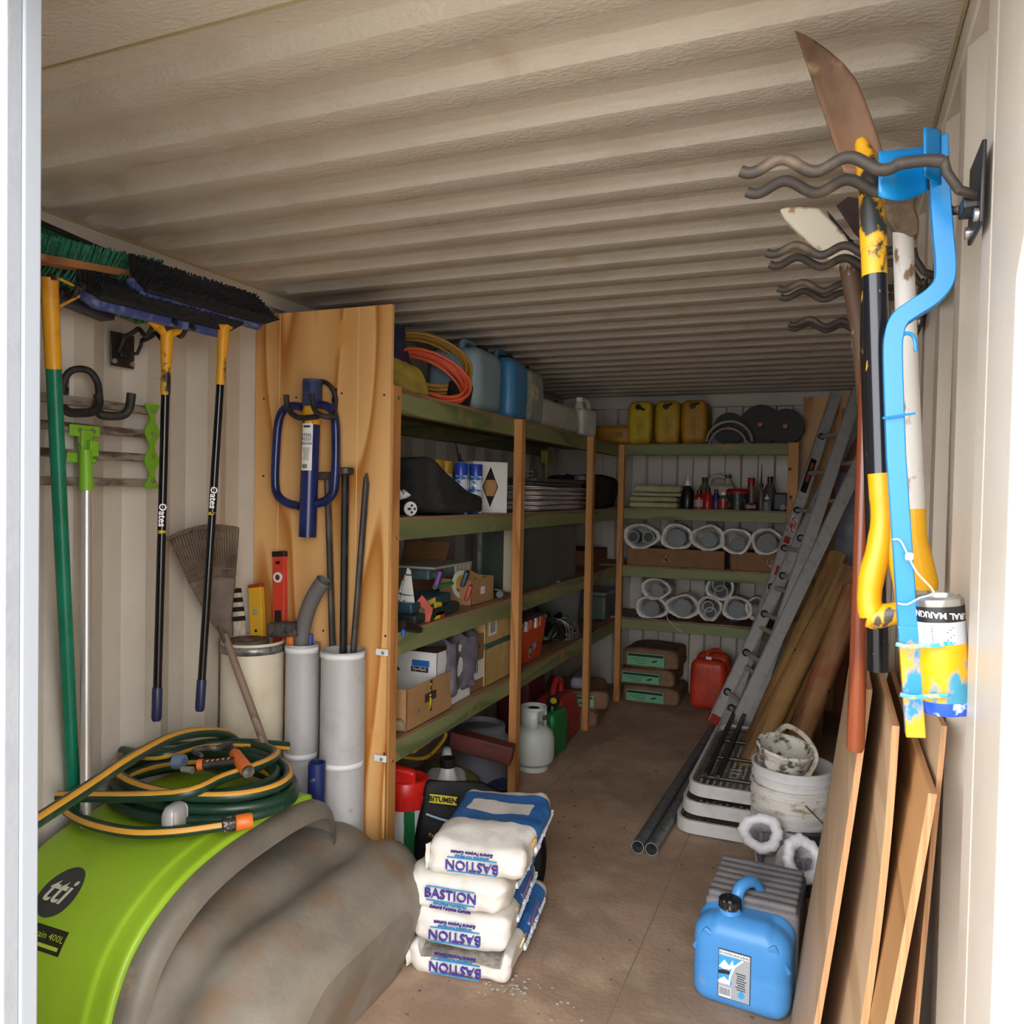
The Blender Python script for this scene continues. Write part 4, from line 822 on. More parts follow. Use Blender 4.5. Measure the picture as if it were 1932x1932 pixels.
# charger
t = T('battery_charger', 'black battery charger with a looped lead on the top shelf', 'charger', (-1.62, PL(862, 0, -1.62), z))
c = t.location; mb = MB(); mb.rbox((.09, .11, .12), X=TR(c + V((0, 0, .06)), (0, .2, .1)), r=.015, n=3); mb.build('case', black, t)
mb = MB(); mb.tube(smooth([c + V((.02, .05, .05)), c + V((.02, .12, .12)), c + V((.02, .2, .11)), c + V((.02, .26, .03)), c + V((.0, .22, .006)), c + V((0, .08, .006)), c + V((.03, .30, .012)), c + V((.03, .36, .03)), c + V((.02, .25, .008))], 5), .005, 8); mb.build('lead', rubber, t)
def jerry(name, label, c, d, m, a=0, cap=black, group=None, cappos=(-.2, -.25), capr=.03, handle=True, e=None, face=None):
    t = T(name, label, 'jerrycan', c, a, group, e); W, D, H = d
    def fn(u, p):
        q = V(p); k = max(0, (u[2] - .55) / .45); q[0] *= 1 - .10 * k * k; q[1] *= 1 - .14 * k * k
        q[0] *= 1 + .015 * cos(pi * u[2]); return q
    mb = MB(); mb.rbox((W, D, H), X=TR((0, 0, H / 2)), r=min(W, D) * .18, n=8, fn=fn); mb.build('tank_body', m, t, local=True, sharp=60)
    if handle: mb = MB(); hy = D * .34; mb.tube(smooth([(0, -hy * .5, H - .02), (0, -hy * .4, H + .028), (0, 0, H + .04), (0, hy, H + .036), (0, hy * 1.25, H - .03)], 4), min(.016, W * .09), 12, flat=1.0); mb.build('handle', m, t, local=True)
    cx_, cy_ = cappos[0] * W, cappos[1] * D
    mb = MB(); mb.lathe([(capr * .85, H - .03), (capr * .85, H + .015)], (cx_, cy_, 0), n=20); mb.build('neck', m, t, local=True)
    mb = MB(); mb.lathe([(.001, H + .03), (capr * .9, H + .03), (capr, H + .026), (capr, H + .004), (capr * .8, H + .003)], (cx_, cy_, 0), n=24, wob=lambda a_, i: 1 + .03 * cos(14 * a_)); mb.build('cap', cap, t, local=True)
    return t
trans = mat('milky_blue_poly', '7e9aa6', .4, c2='8fa3a2', ns=4); bl2 = mat('sky_blue_poly', '3f7fb0', .4, c2='4a86b2', ns=5); gr2 = mat('grey_poly', '8f9a92', .45, c2='818c84', ns=5)
GJ = 'water cans on the top shelf'
for px, m, lab, d in ((875, trans, 'milky blue water can nearest the door on the top shelf', (.28, .30, .31)), (938, bl2, 'bright blue water can, middle of three on the top shelf', (.27, .24, .33)), (972, gr2, 'grey green water can behind the blue one on the top shelf', (.27, .24, .31))):
    x = -1.70; jerry('water_can', lab, (x, PL(px - 12, 0, x) + .06, z), d, m, group=GJ, cappos=(.1, .25) if px > 900 else (.2, .2))
t = T('rope_bundle', 'pale rope hanging in loops off the grey water can', 'rope', on(985, -1.60, z)); c = t.location
for k in range(5):
    mb = MB(); mb.tube(smooth([c + V((-.08, -.12 + .02 * k, .30)), c + V((.0, -.05 + .015 * k, .29 - .01 * k)), c + V((.03 + .005 * k, .02 * k, .18)), c + V((.03 - .01 * k, .05 * k - .06, .05)), c + V((.02, .09 * (k - 2), .008))], 5), .005, 6); mb.build('strand', mat('pale_rope', '9c8f72', .8), t)
def jug(name, label, c, a, m=None, capm=None, s=1, cat='jug', group=None):
    m = m or mat('milky_poly', 'c9c8bd', .45, c2='b9b7aa', ns=6); t = T(name, label, cat, c, a, group)
    mb = MB(); mb.rbox((.13 * s, .20 * s, .19 * s), X=TR((0, 0, .095 * s)), r=.03 * s, n=5); mb.tube([(0, -.045 * s, .16 * s), (0, -.045 * s, .235 * s)], [.045 * s, .02 * s], 14); mb.build('body', m, t, local=True, sharp=60)
    mb = MB(); mb.tube(smooth([(0, -.03 * s, .235 * s), (0, .03 * s, .255 * s), (0, .085 * s, .225 * s), (0, .088 * s, .15 * s)], 4), .016 * s, 10); mb.build('handle', m, t, local=True)
    mb = MB(); mb.cyl((0, -.045 * s, .235 * s), (0, -.045 * s, .262 * s), .024 * s); mb.build('cap', capm or black, t, local=True); return t
milky = mat('milky_poly', 'c9c8bd', .45, c2='b9b7aa', ns=6)
t = T('plastic_container', 'large pale plastic container lying on the top shelf before the corner', 'container', (-1.75, 4.55, z))
mb = MB(); mb.rbox((.30, .72, .17), X=TR((-1.72, PL(1040, 0, -1.6) + .05, z + .09)), r=.04, n=6); mb.build('body', gr2 if 0 else milky, t, sharp=60)
mb = MB(); mb.cyl((-1.66, PL(1055, 0, -1.6), z + .17), (-1.66, PL(1055, 0, -1.6), z + .20), .035); mb.build('cap', black, t)
jug('plastic_jug', 'milky plastic jug with moulded handle at the far end of the left top shelf', (-1.60, PL(1095, 0, -1.58) + .05, z), -.2, capm=strapw)
# ---- second shelf
z = ZT[1]; x = -1.62
mb = MB(); y0 = PL(764, 0, x)
t = T('line_reel', 'white spoked reel at the near end of the second shelf', 'reel', (x + .03, y0, z))
for k, yy in enumerate((y0 - .0,)):
    mb = MB(); mb.lathe([(.006, 0), (.028, .002), (.030, .006), (.028, .012), (.006, .012)], (x + .02, yy, z + .03), ax=(1, -.6, 0), n=24); mb.build('flange', strapw, t)
    for j in range(4): a = j * pi / 2; q = MB(); p = V((x + .035, yy - .01, z + .03)); s_ = V((.51, .86, 0)); u_ = V((0, 0, 1)); pp = p + (s_ * cos(a) + u_ * sin(a)) * .014; q.cyl(pp, pp + V((.003, -.002, 0)), .005, n=8); q.build('spoke_hole', black, t)
mb = MB(); mb.tube([(x - .02, y0 - .02, z + .11), (x - .01, y0 - .02, z + .075), (x - .005, y0, z + .09), (x + .012, y0 + .02, z + .085)], [.004, .014, .02, .003], 8); tag(mb.build('plumb_bob', strapw), 'small white pointed fitting on the second shelf by the post', 'fitting')
def bag(u, p):
    q = V(p); k = (u[1] + 1) / 2; q[2] = (q[2] + .15) * (1.0 - .74 * k ** .65) - .15 + nz(p, 5, .02); q[0] += nz(p, 4, .03); return q
c0, L0 = base(790, 880, x); mb = MB(); mb.rbox((.34, L0, .30), X=TR((x - .08, c0, z + .15)), r=.06, n=12, fn=bag); t_ = tag(mb.build('tool_bag', mat('black_canvas', '1b1a19', .85, c2='2a2826', ns=12, bump=.4, bs=60), sharp=70), 'slumped black canvas bag on the second shelf', 'bag')
y0, L0 = base(785, 850, -1.95); t = carton('white carton behind the black bag on the second shelf', (-1.98, y0 + .1, z), (.2, .42, .26), wcard, open_=False, group='cartons on second shelf'); label_on(t, (.101, .02, .2), (.001, .1, .03), inkb, 'blue_print')
def spray(label, c, bodym, capm, r=.033, h=.235, group='spray cans on second shelf', name='spray_can', a=0):
    t = T(name, label, 'spray can', c, a, group)
    mb = MB(); mb.lathe([(.001, 0), (r * .9, 0), (r, .006), (r, h * .72), (r * .93, h * .76), (r * .8, h * .78)], (0, 0, 0), n=24); mb.build('can', bodym, t, local=True)
    mb = MB(); mb.lathe([(r * .96, h * .76), (r * .97, h * .98), (r * .9, h), (.001, h)], (0, 0, 0), n=24); mb.build('cap', capm, t, local=True); return t
bluecap = mat('royal_blue_cap', '1f3f9e', .3); silv = mat('can_white_print', 'c9d2dc', .35, c2='2b66a8', ns=7, lo=.53, hi=.55, stretch=(1, 1, 3)); yelc = mat('mustard_cap', 'c89a22', .4)
for k, (px, x_, lab) in enumerate(((868, -1.60, 'blue-capped spray can nearest the black bag'), (882, -1.63, 'blue-capped spray can in the middle of the row'), (896, -1.585, 'blue-capped spray can touching the white carton'))): spray(lab, (x_, PL(px, 0, x_), z), silv, bluecap)
for k, (px, lab) in enumerate(((822, 'yellow-capped spray can half hidden by the black bag'), (840, 'yellow-capped spray can beside the blue-capped ones'))): spray(lab, (-1.74, PL(px, 0, -1.74), z), wcard, yelc, h=.25)
mb = MB(); c = P(868, 880, x=-1.8)
t = T('cable_tie_bundle', 'upright black cable ties on the second shelf behind the cans', 'cable ties', (-1.8, c[1], z))
for k in range(4): mb = MB(); mb.tube(smooth([V((-1.8 + .02 * k, c[1], z + .05)), V((-1.8 + .01 * k, c[1] - .01 * k, z + .2)), V((-1.8, c[1] + .03 * (k - 2), z + .36 - .03 * k))], 4), .003, 5); mb.build('tie', black, t)
y0, L0 = base(905, 966, -1.57); t = carton('white spray-marking carton with a black diamond beside the first middle post', (-1.665, y0 + .0, z), (.20, .20, .255), wcard, a=-.62, open_=False, group='cartons on second shelf')
label_on(t, (.0, -.101, .20), (.13, .001, .028), mat('print_blue', '2b7ab4', .6), 'blue_band'); label_on(t, (.0, -.101, .175), (.13, .001, .02), black, 'black_band'); ltext(t, 'Dy-Mark', (.0, -.102, .176), .02, strapw, bold=.0005)
for k in range(5): label_on(t, (-.01, -.101, .155 - .007 * k), (.10, .001, .002), printm, 'fine_print')
mb = MB(); mb.prism([(-.045, 0), (0, .10), (.045, 0), (0, -.10)], .002, X=M.Translation(V((.1005, 0, .13))) @ M.Rotation(pi / 2, 4, 'Z') @ M.Rotation(pi / 2, 4, 'X')); mb.build('diamond_mark', black, t, local=True)
mb = MB(); mb.prism([(-.038, 0), (-.025, .035), (.025, .035), (.038, 0), (.02, -.045), (-.02, -.045)], .003, X=M.Translation(V((.101, 0, .13))) @ M.Rotation(pi / 2, 4, 'Z') @ M.Rotation(pi / 2, 4, 'X')); mb.build('diamond_centre', kraft, t, local=True)
# stack of corflute signs
y0, L0 = base(996, 1098, -1.58); sheetm = mat('white_sheet_edge', 'ece3dd', .5, c2='cdbfb8', ns=9)
for k in range(15):
    h = .0095; mb = MB(); dy = random.uniform(-.03, .03); dx = random.uniform(-.02, .012)
    mb.grid(lambda u, v: V((-1.86 + .30 * u + dx, y0 - L0 / 2 + L0 * v + dy, z + .006 + k * h + .002 * sin(7 * v + k))), 3, 8)
    tag(mb.build('plastic_sheet', sheetm if k % 3 else mat('grey_sheet', '837a78', .6), solid=.0055), 'thin pale plastic sheet lying in the stack on the second shelf', 'sheet', 'stacked thin sheets on the second shelf')
for k in range(2): mb = MB(); mb.lohi((-1.84, y0 - L0 / 2 + .05, z + .150 + k * .022), (-1.575 + .02 * k, y0 + L0 / 2 - .03, z + .168 + k * .022)); tag(mb.build('dark_board', mat('dark_board', '4f4a49', .6), bev=.002), ('lower' if k == 0 else 'upper') + ' dark grey board lying on top of the sheet stack', 'board', 'dark boards on the sheet stack')
t = T('bar_clamp', 'pale green bar clamp lying on the sheet stack beside the middle post', 'clamp', (-1.6, PL(996, 0, -1.58), z + .19)); c = V((-1.60, PL(996, 0, -1.58), z + .192))
for k in range(2): mb = MB(); mb.box(c + V((0, .03, .01 + .022 * k)), (.02, .16, .012)); mb.build('bar', mat('pale_sage', '8fa394', .5, metal=.3), t)
for k in range(2): mb = MB(); mb.box(c + V((0, .1 + .03 * k, .02)), (.03, .02, .06)); mb.build('jaw', mat('dark_green_cast', '2b4034', .5), t)
c = P(1030, 900, x=-1.8); t = T('rain_gauge_stand', 'dim yellow-green gauge on a short stem behind the sheet stack', 'gauge', (-1.8, c[1], z + .01))
mb = MB(); mb.cyl((-1.8, c[1], z + .19), (-1.8, c[1], z + .30), .012, n=12); mb.build('stem', mat('olive_plastic', '7c7a2e', .5), t)
mb = MB(); mb.rbox((.05, .10, .09), X=TR((-1.8, c[1], z + .345)), r=.01, n=3); mb.build('gauge_head', MATS['olive_plastic'], t)
c = P(1105, 893, x=-1.6); mb = MB(); mb.lathe([(.02, 0), (.045, 0), (.045, .03), (.02, .03), (.02, 0)], (-1.64, c[1] + .02, z + .20), n=24); tag(mb.build('tape_roll', mat('grey_tape', '6d6a6a', .5)), 'grey roll of tape on the dark boards by the far post', 'tape')
y0, L0 = base(1118, 1158, -1.62); cloth('holdall_bag', 'black holdall bag at the far end of the second shelf', 'bag', (-1.80, y0 + .02, z), (.4, L0, .24), MATS['black_canvas'], seed=2, amp=.03)
# ---- third shelf
z = ZT[2]
y0, L0 = base(758, 800, -1.85); t = carton('open brown carton with raised flaps at the back of the third shelf', (-1.98, y0 + .12, z), (.26, .42, .16), kraftd, flap=.35, group='cartons on the third shelf')
t = T('flyer_holder', 'white printed folder standing at the near end of the third shelf', 'folder', (-1.62, PL(770, 0, -1.62), z + .06)); c = t.location + V((0, 0, 0))
for k in range(3): mb = MB(); mb.prism([(-.04, 0), (.04, 0), (.015, .16 - .03 * k), (-.0, .17 - .03 * k)], .003, X=M.Translation(c + V((-.03 * k, .03 * k, 0))) @ M.Rotation(.5 * k, 4, 'Z') @ M.Rotation(pi / 2, 4, 'X')); mb.build('leaf', mat('striped_paper', 'd6d4cc', .6, c2='3a3a3c', ns=2, lo=.56, hi=.58, stretch=(1, 1, 30)), t)
y0, L0 = base(795, 872, -1.75); t = T('organiser_case', 'clear-lidded small parts organiser with white tray at the rear of third shelf', 'organiser', (-1.82, y0, z))
mb = MB(); mb.rbox((.26, L0 * .9, .05), X=TR((-1.85, y0, z + .16)), r=.01, n=3); mb.build('case', mat('dim_teal_case', '4f6468', .3, c2='7d8f8e', ns=30, lo=.5, hi=.6), t)
mb = MB(); mb.lohi((-1.95, y0 - L0 * .4, z + .185), (-1.70, y0 + L0 * .55, z + .195)); mb.build('white_lid', mat('offwhite_tray', 'b5b3a2', .5), t)
for k in range(4): mb = MB(); yy = y0 + L0 * (.12 + .11 * k); mb.lohi((-1.71, yy, z + .14), (-1.70, yy + .03, z + .186)); mb.build('tab', MATS['offwhite_tray'], t)
c, L0 = base(762, 862, -1.60); t = T('tool_case', 'blue-green plastic tool case with a yellow label on the third shelf', 'case', (-1.62, c, z))
for k, (dz, m, w_) in enumerate(((.0, mat('dark_green_case', '1f302b', .5), .30), (.045, mat('teal_case', '2c4f5c', .35, c2='1f3a40', ns=9), .27))):
    mb = MB(); mb.rbox((w_, L0 * (.85 - .1 * k), .045), X=TR((-1.71, c - .03 * k, z + .026 + dz), (.03, 0, 0)), r=.012, n=5); mb.build('shell', m, t)
mb = MB(); mb.box((-1.572 + .0, c - L0 * .12, z + .078), (.003, .09, .022), e=(.12, 0, 0)); mb.build('yellow_label', mat('label_yellow', 'd2bb4a', .5), t)
random.seed(3)
items = (('marker_pen', 'green marker pen lying on the tool case, third shelf', 834, .125, '2f8a4f'), ('purple_tag', 'small purple tag on the pile on the third shelf', 822, .125, '6a3f86'), ('blister_pack', 'dark blue blister pack leaning on the third shelf pile', 872, .10, '20304f'), ('blister_pack', 'red blister pack under the blue one by the small carton', 880, .03, 'b23a30'))
for nme, lab, px, dz, colr in items:
    yy = PL(px, 0, -1.63); mb = MB()
    if nme == 'marker_pen': mb.tube([(-1.62, yy - .08, z + dz), (-1.62, yy + .0, z + dz), (-1.62, yy + .01, z + dz), (-1.62, yy + .09, z + dz)], [.011, .012, .01, .01], 12)
    else: mb.rbox((.02, .07, .075), X=TR((-1.61, yy, z + dz + .036), (0, .3, .3)), r=.006, n=3)
    tag(mb.build(nme, mat('c' + colr, colr, .4)), lab, nme.replace('_', ' '))
t = T('hand_saw_blade', 'round white-rimmed saw blade standing behind the blister packs', 'saw blade', (-1.68, PL(878, 0, -1.66), z)); mb = MB(); mb.lathe([(.01, 0), (.065, 0), (.068, .002), (.065, .004), (.01, .004)], (-1.66, PL(872, 0, -1.66), z + .10), ax=(1, -.3, .1), n=40); mb.build('blade', mat('blade_white', 'c9c9bf', .4), t)
mb = MB(); mb.lathe([(.001, .005), (.045, .005)], (-1.66, PL(872, 0, -1.66), z + .10), ax=(1, -.3, .1), n=30); mb.build('blade_print', mat('blade_yellow', 'c8a63c', .5, c2='27355a', ns=6, lo=.5, hi=.52), t)
y0, L0 = base(887, 934, -1.60); t = carton('small brown carton torn open at the top on the third shelf', (-1.68, y0, z), (.17, L0 * .9, .125), kraft, flap=0, group='cartons on the third shelf'); label_on(t, (.0855, 0, .065), (.001, .045, .035), strapw)
mb = MB(); mb.grid(lambda u, v: V((-1.74 + .13 * u, y0 - L0 * .3 + L0 * .5 * v, z + .125 + .03 * sin(9 * v) * u + .02 * sin(5 * u))), 8, 8); mb.build('torn_flap', kraft, t, solid=.003)
mb = MB(); mb.cyl((-1.60, PL(945, 0, -1.6), z + .018), (-1.63, PL(958, 0, -1.6), z + .018), .018); tag(mb.build('pipe_coupling', mat('dim_grey_pvc', '5f6664', .5)), 'short grey pipe coupling lying beside the small carton', 'fitting')
yy = PL(800, 0, -1.57); t = T('sanding_block', 'faded red pentagon sanding pad standing at the front of the third shelf', 'sanding pad', (-1.58, yy, z)); po = [(-.035, 0), (.035, 0), (.048, .055), (0, .115), (-.048, .055)]
for k in range(2):
    mb = MB(); mb.prism(po, .012, X=M.Translation(V((-1.575 - .05 * k, yy - .03 * k, z + .002))) @ M.Rotation(.75 + .2 * k, 4, 'Z') @ M.Rotation(pi / 2, 4, 'X')); mb.build('pad', mat('faded_red', 'b5503f', .6, c2='9c4436', ns=12), t, bev=.002)
mb = MB(); mb.cyl((-1.573, yy - .008, z + .052), (-1.568, yy - .012, z + .052), .014); mb.build('hub', mat('hub_brown', '5d4238', .6), t)
yy = PL(826, 0, -1.58); mb = MB(); mb.rbox((.05, .085, .03), X=TR((-1.585, yy, z + .016)), r=.003, n=2, mfn=lambda u, n_: 1 if u[1] > .45 else 0); tag(mb.build('tape_box', [mat('bright_yellow_box', 'e8c81e', .5), mat('tape_red', 'b4382c', .5)]), 'yellow and red box under a yellow dispenser, third shelf front', 'box')
mb = MB(); mb.cyl((-1.59, yy - .03, z + .055), (-1.59, yy + .0, z + .055), .022); mb.cyl((-1.59, yy + .003, z + .053), (-1.59, yy + .033, z + .053), .021); mb.box((-1.59, yy, z + .034), (.04, .08, .006)); tag(mb.build('tape_dispenser', mat('dispenser_yellow', 'd9b21c', .4, c2='3c3416', ns=40, lo=.6, hi=.62)), 'yellow ribbed dispenser sitting on the yellow and red box', 'dispenser')
t = T('caulking_gun', 'black and blue air gun hanging off the third shelf edge by the post', 'air gun', (-1.53, PL(775, 0, -1.53), z - .12)); a = P(758, 1178, x=-1.53); b = P(798, 1190, x=-1.53)
mb = MB(); mb.tube([a + V((0, 0, -.002)), lerp(a, b, .2), lerp(a, b, .8), lerp(a, b, .85)], [.018, .022, .016, .012], 14); mb.build('barrel', black, t)
mb = MB(); mb.tube([lerp(a, b, .82), lerp(a, b, .92), b], [.012, .010, .003], 12); mb.build('tip', mat('chrome_tip', 'c8b9a8', .3, metal=.7), t)
mb = MB(); mb.tube([a + V((0, .012, -.01)), P(761, 1200, x=-1.53)], .009, 10); mb.build('lead', mat('cable_blue', '2457a6', .4), t)
# steel cabinet with door ajar
y0, y1 = PL(985, 0, -1.56) + .02, PL(1092, 0, -1.56); dk = mat('dark_grey_cabinet', '4a4f4c', .45, c2='3f4441', ns=5)
t = T('steel_cabinet', 'dark grey steel cabinet box on the third shelf behind the middle post', 'cabinet', (-1.72, 4.3, z))
mb = MB(); mb.lohi((-1.80, y0, z + .002), (-1.575, y1, z + .36)); mb.build('body', dk, t, bev=.004)
mb = MB(); mb.lohi((-1.655, y0 - .045, z + .01), (-1.60, y0 - .005, z + .345)); mb.build('lining', mat('cream_lining', 'b6a98a', .6), t)
mb = MB(); mb.lohi((-1.60, y0 - .05, z - .0), (-1.572, y0 + .0, z + .35)); mb.build('edge_strip', mat('bright_strip', 'b9bdb8', .35, metal=.6, c2='7d817c', ns=30), t)
h0 = PL(932, 0, -1.78); mb = MB(); mb.lohi((-1.80, y0 - .03, z + .0), (-1.655, y0 - .002, z + .36)); mb.build('door', mat('cabinet_door_green', '3c443c', .35), t)
mb = MB(); mb.lohi((-1.812, y0 - .045, z + .0), (-1.795, y0 - .005, z + .37)); mb.build('door_edge', MATS['bright_strip'], t)
mb = MB(); yy = PL(1055, 0, -1.57); mb.cyl((-1.575, yy, z + .0), (-1.555, yy, z + .0), .012); mb.build('foot', steel, t)
t = T('brass_bracket', 'thin pale wire bracket lying before the cabinet on the third shelf', 'bracket', (-1.6, PL(955, 0, -1.6), z)); mb = MB(); mb.tube([P(934, 1112, x=-1.62), P(963, 1118, x=-1.60), P(968, 1098, x=-1.60)], .004, 6); mb.build('wire', mat('pale_brass', 'c3b98c', .4, metal=.4), t)
# ---- fourth shelf
z = ZT[3]
y0, L0 = base(757, 842, -1.60); t = carton('open brown carton nearest the end post on the lowest shelf', (-1.66, y0 - .02, z), (.22, L0, .17), kraft, flap=0, group='cartons on the lowest shelf')
label_on(t, (.111, .0, .10), (.001, .10, .035), mat('dark_cut', '3d2c1e', .8), 'hand_hole'); mb = MB(); mb.grid(lambda u, v: V((.113 + .003 * sin(20 * u), -.01 + .018 * v, .17 - .13 * u)), 10, 2); mb.build('caution_tape', mat('caution', 'd8c722', .5, c2='1f1e1a', ns=3, lo=.5, hi=.52, stretch=(1, 1, 25)), t, local=True, solid=.001)
t = T('cable_offcuts', 'black frayed cable offcuts before the open carton, lowest shelf', 'cable offcuts', (-1.56, PL(772, 0, -1.56), z))
for k in range(9): mb = MB(); c = V((-1.575, PL(762 + 3 * k, 0, -1.575), z + .02)); mb.tube([c, c + V((.01, .01, .03)), c + V((random.uniform(-.01, .03), .03, .035 + random.uniform(0, .03)))], .004, 6); mb.build('offcut', black, t)
mb = MB(); mb.rbox((.08, .07, .05), X=TR((-1.60, 2.72, z + .027), (0, 0, .4)), r=.02, n=5, fn=lambda u, p: p + V((nz(p, 20, .012), nz(p, 25, .012), 0))); tag(mb.build('crumpled_rag', mat('tan_rag', '8c7960', .8)), 'small tan crumpled rag at the near end of the lowest shelf', 'rag')
y0, L0 = base(790, 876, -1.60); t = carton('white spray-marking carton with black diamonds on the lowest shelf, grey rag over it', (-1.74, y0 + .08, z), (.34, .34, .26), wcard, flap=0, group='cartons on the lowest shelf')
label_on(t, (.09, -.171, .21), (.085, .001, .028), mat('print_blue2', '1f5fb0', .6), 'blue_band'); label_on(t, (.085, -.171, .183), (.085, .001, .022), black, 'black_band'); ltext(t, 'Dy-Mark', (.085, -.172, .184), .019, strapw)
mb = MB(); mb.prism([(-.05, 0), (0, .055), (.05, 0)], .001, X=M.Translation(V((-.06, -.1712, .17))) @ M.Rotation(pi / 2, 4, 'X')); mb.build('triangle_mark', black, t, local=True)
mb = MB(); mb.prism([(-.035, .04), (0, -.06), (.035, .04)], .001, X=M.Translation(V((.1712, -.02, .12))) @ M.Rotation(pi / 2, 4, 'Z') @ M.Rotation(pi / 2, 4, 'X')); mb.build('triangle_mark', black, t, local=True)
def ragfn(u, v):
    a = u * .34 - .1; s_ = v * .42; X0, Y0 = -1.74, y0 + .08
    if s_ < .2: p = V((X0 - .03 + s_, Y0 + a * .9, z + .265 + .03 * sin(12 * u + 5 * v) + .03 * (s_ / .2)))
    else: p = V((X0 + .18 + .015 * sin(10 * u), Y0 + a * (1 - .9 * (s_ - .2)) - .0, z + .285 - (s_ - .2) * 1.05))
    return p + V((nz((u * 3, v * 3, 0), 2, .02), 0, nz((u * 3, v * 3, 2), 2, .02)))
mb = MB(); mb.grid(ragfn, 20, 24); tag(mb.build('grey_rag', mat('purple_grey_rag', '5a5560', .9, c2='6f6a70', ns=10), solid=.005, sharp=80), 'purple-grey rag draped over the white carton', 'rag')
y0, L0 = base(868, 916, -1.58); t = carton('brown carton holding red cans, white label, lowest shelf', (-1.70, y0 + .05, z), (.24, .30, .27), kraftd, flap=0, group='cartons on the lowest shelf')
label_on(t, (.121, .0, .10), (.001, .20, .09), wcard); label_on(t, (.07, -.1515, .07), (.1, .001, .07), wcard)
for k in range(4): label_on(t, (.122, -.04 + .02 * k, .11), (.001, .008, .045), printm, 'barcode')
ltext(t, 'C-CURE', (.1215, 0, .215), .03, printm, face='x')
for k, (dx, dy) in enumerate(((.05, .05), (-.03, -.05), (.05, -.06), (-.05, .06))):
    p = V((-1.70 + dx, y0 + .05 + dy, z + .008)); mb = MB(); mb.lathe([(.001, 0), (.035, 0), (.035, .265), (.025, .278), (.001, .278)], p, n=20); tag(mb.build('aerosol_can', mat('deep_red_can', '8f1f1c', .25)), 'dark red aerosol can standing in the brown carton', 'spray can', 'red cans in the brown carton')
y0, L0 = base(922, 966, -1.57); t = carton('tall tan carton with green band beside the middle post, lowest shelf', (-1.74, y0 + .06, z), (.34, .44, .34), mat('tan_card', 'b8985e', .8, c2='a58650', ns=6), flap=0, group='cartons on the lowest shelf')
label_on(t, (.1712, .0, .20), (.001, .44, .028), mat('band_green', '2f5650', .6), 'green_band'); label_on(t, (.1, -.2212, .20), (.14, .001, .028), MATS['band_green'], 'green_band'); label_on(t, (.1712, -.14, .285), (.001, .10, .075), wcard)
for k in range(5): label_on(t, (.1722, -.165 + .012 * k, .285), (.001, .005, .05), printm, 'barcode')
y0, L0 = base(985, 1022, -1.57); t = T('toolbox', 'bright orange plastic toolbox with grey clips just past the middle post', 'toolbox', (-1.68, y0 + .02, z)); orb = mat('toolbox_orange', 'd64a1c', .4, c2='b33c18', ns=5)
def tbx(u, p): return V((p[0] * (1 + .08 * u[2]), p[1] * (1 + .10 * u[2]), p[2]))
mb = MB(); mb.rbox((.26, L0 * 1.35, .22), X=TR((-1.70, y0 + .02, z + .112)), r=.015, n=4, fn=tbx); mb.build('body', orb, t)
mb = MB(); mb.rbox((.29, L0 * 1.5, .03), X=TR((-1.70, y0 + .02, z + .237)), r=.012, n=4); mb.build('lid', mat('lid_grey', '6d6a62', .5), t)
for k in range(4): mb = MB(); mb.rbox((.014, .035, .055), X=TR((-1.555, y0 - .10 + .075 * k, z + .225)), r=.004, n=2); mb.build('clip', mat('clip_white', 'c9c9c4', .4) if k % 2 == 0 else orb, t)
mb = MB(); mb.prism([(-.06, -.05), (.06, -.01), (.06, .04), (-.04, .0)], .002, X=M.Translation(V((-1.568, y0 + .03, z + .09))) @ M.Rotation(pi / 2, 4, 'Z') @ M.Rotation(pi / 2, 4, 'X')); mb.build('sticker', mat('sticker_grey', '9a9c9c', .4, c2='2e2e30', ns=40, lo=.5, hi=.55), t)
t = T('hose_fittings', 'jumble of black hose fittings behind the orange toolbox', 'fittings', (-1.75, PL(1040, 0, -1.7), z)); random.seed(5)
for k in range(16):
    c = V((random.uniform(-1.95, -1.60), PL(1026, 0, -1.7) + random.uniform(0, .55), z + .03)); mb = MB(); mb.tube(smooth([c, c + V((random.uniform(-.06, .06), .05, random.uniform(.02, .09))), c + V((random.uniform(-.08, .08), .12, random.uniform(-.01, .07)))], 4), random.uniform(.012, .028), 10); mb.build('fitting', black if k % 4 else MATS['dim_grey_pvc'], t)
t = T('wire_tangle', 'tangle of grey galvanised wire on the lowest shelf before the far post', 'wire', (-1.64, PL(1070, 0, -1.62), z)); c = V((-1.66, PL(1072, 0, -1.62), z + .05))
for k in range(12): mb = MB(); r_ = random.uniform(.05, .10); n_ = Euler((random.uniform(0, 3), random.uniform(-.6, .6), 0)).to_matrix(); o_ = V((random.uniform(-.03, .03), random.uniform(-.08, .08), 0)); pts = [c + o_ + n_ @ V((r_ * cos(2 * pi * i / 24), r_ * sin(2 * pi * i / 24), 0)) for i in range(24)]; pts = [V((p[0], p[1], max(z + .004, p[2]))) for p in pts]; mb.tube(pts, .003, 5, closed=True); mb.build('wire_loop', galv, t)
y0 = PL(1062, 0, -1.85); t = T('storage_tub', 'grey plastic tub with a rim at the rear of the lowest shelf', 'tub', (-1.90, y0 + .1, z)); mb = MB(); mb.lathe([(.001, 0), (.16, 0), (.185, .27), (.195, .275), (.195, .29), (.18, .29), (.16, .01)], (-1.92, y0 + .12, z), n=32); mb.build('tub', mat('dusty_grey_tub', '7d7f7c', .5), t)
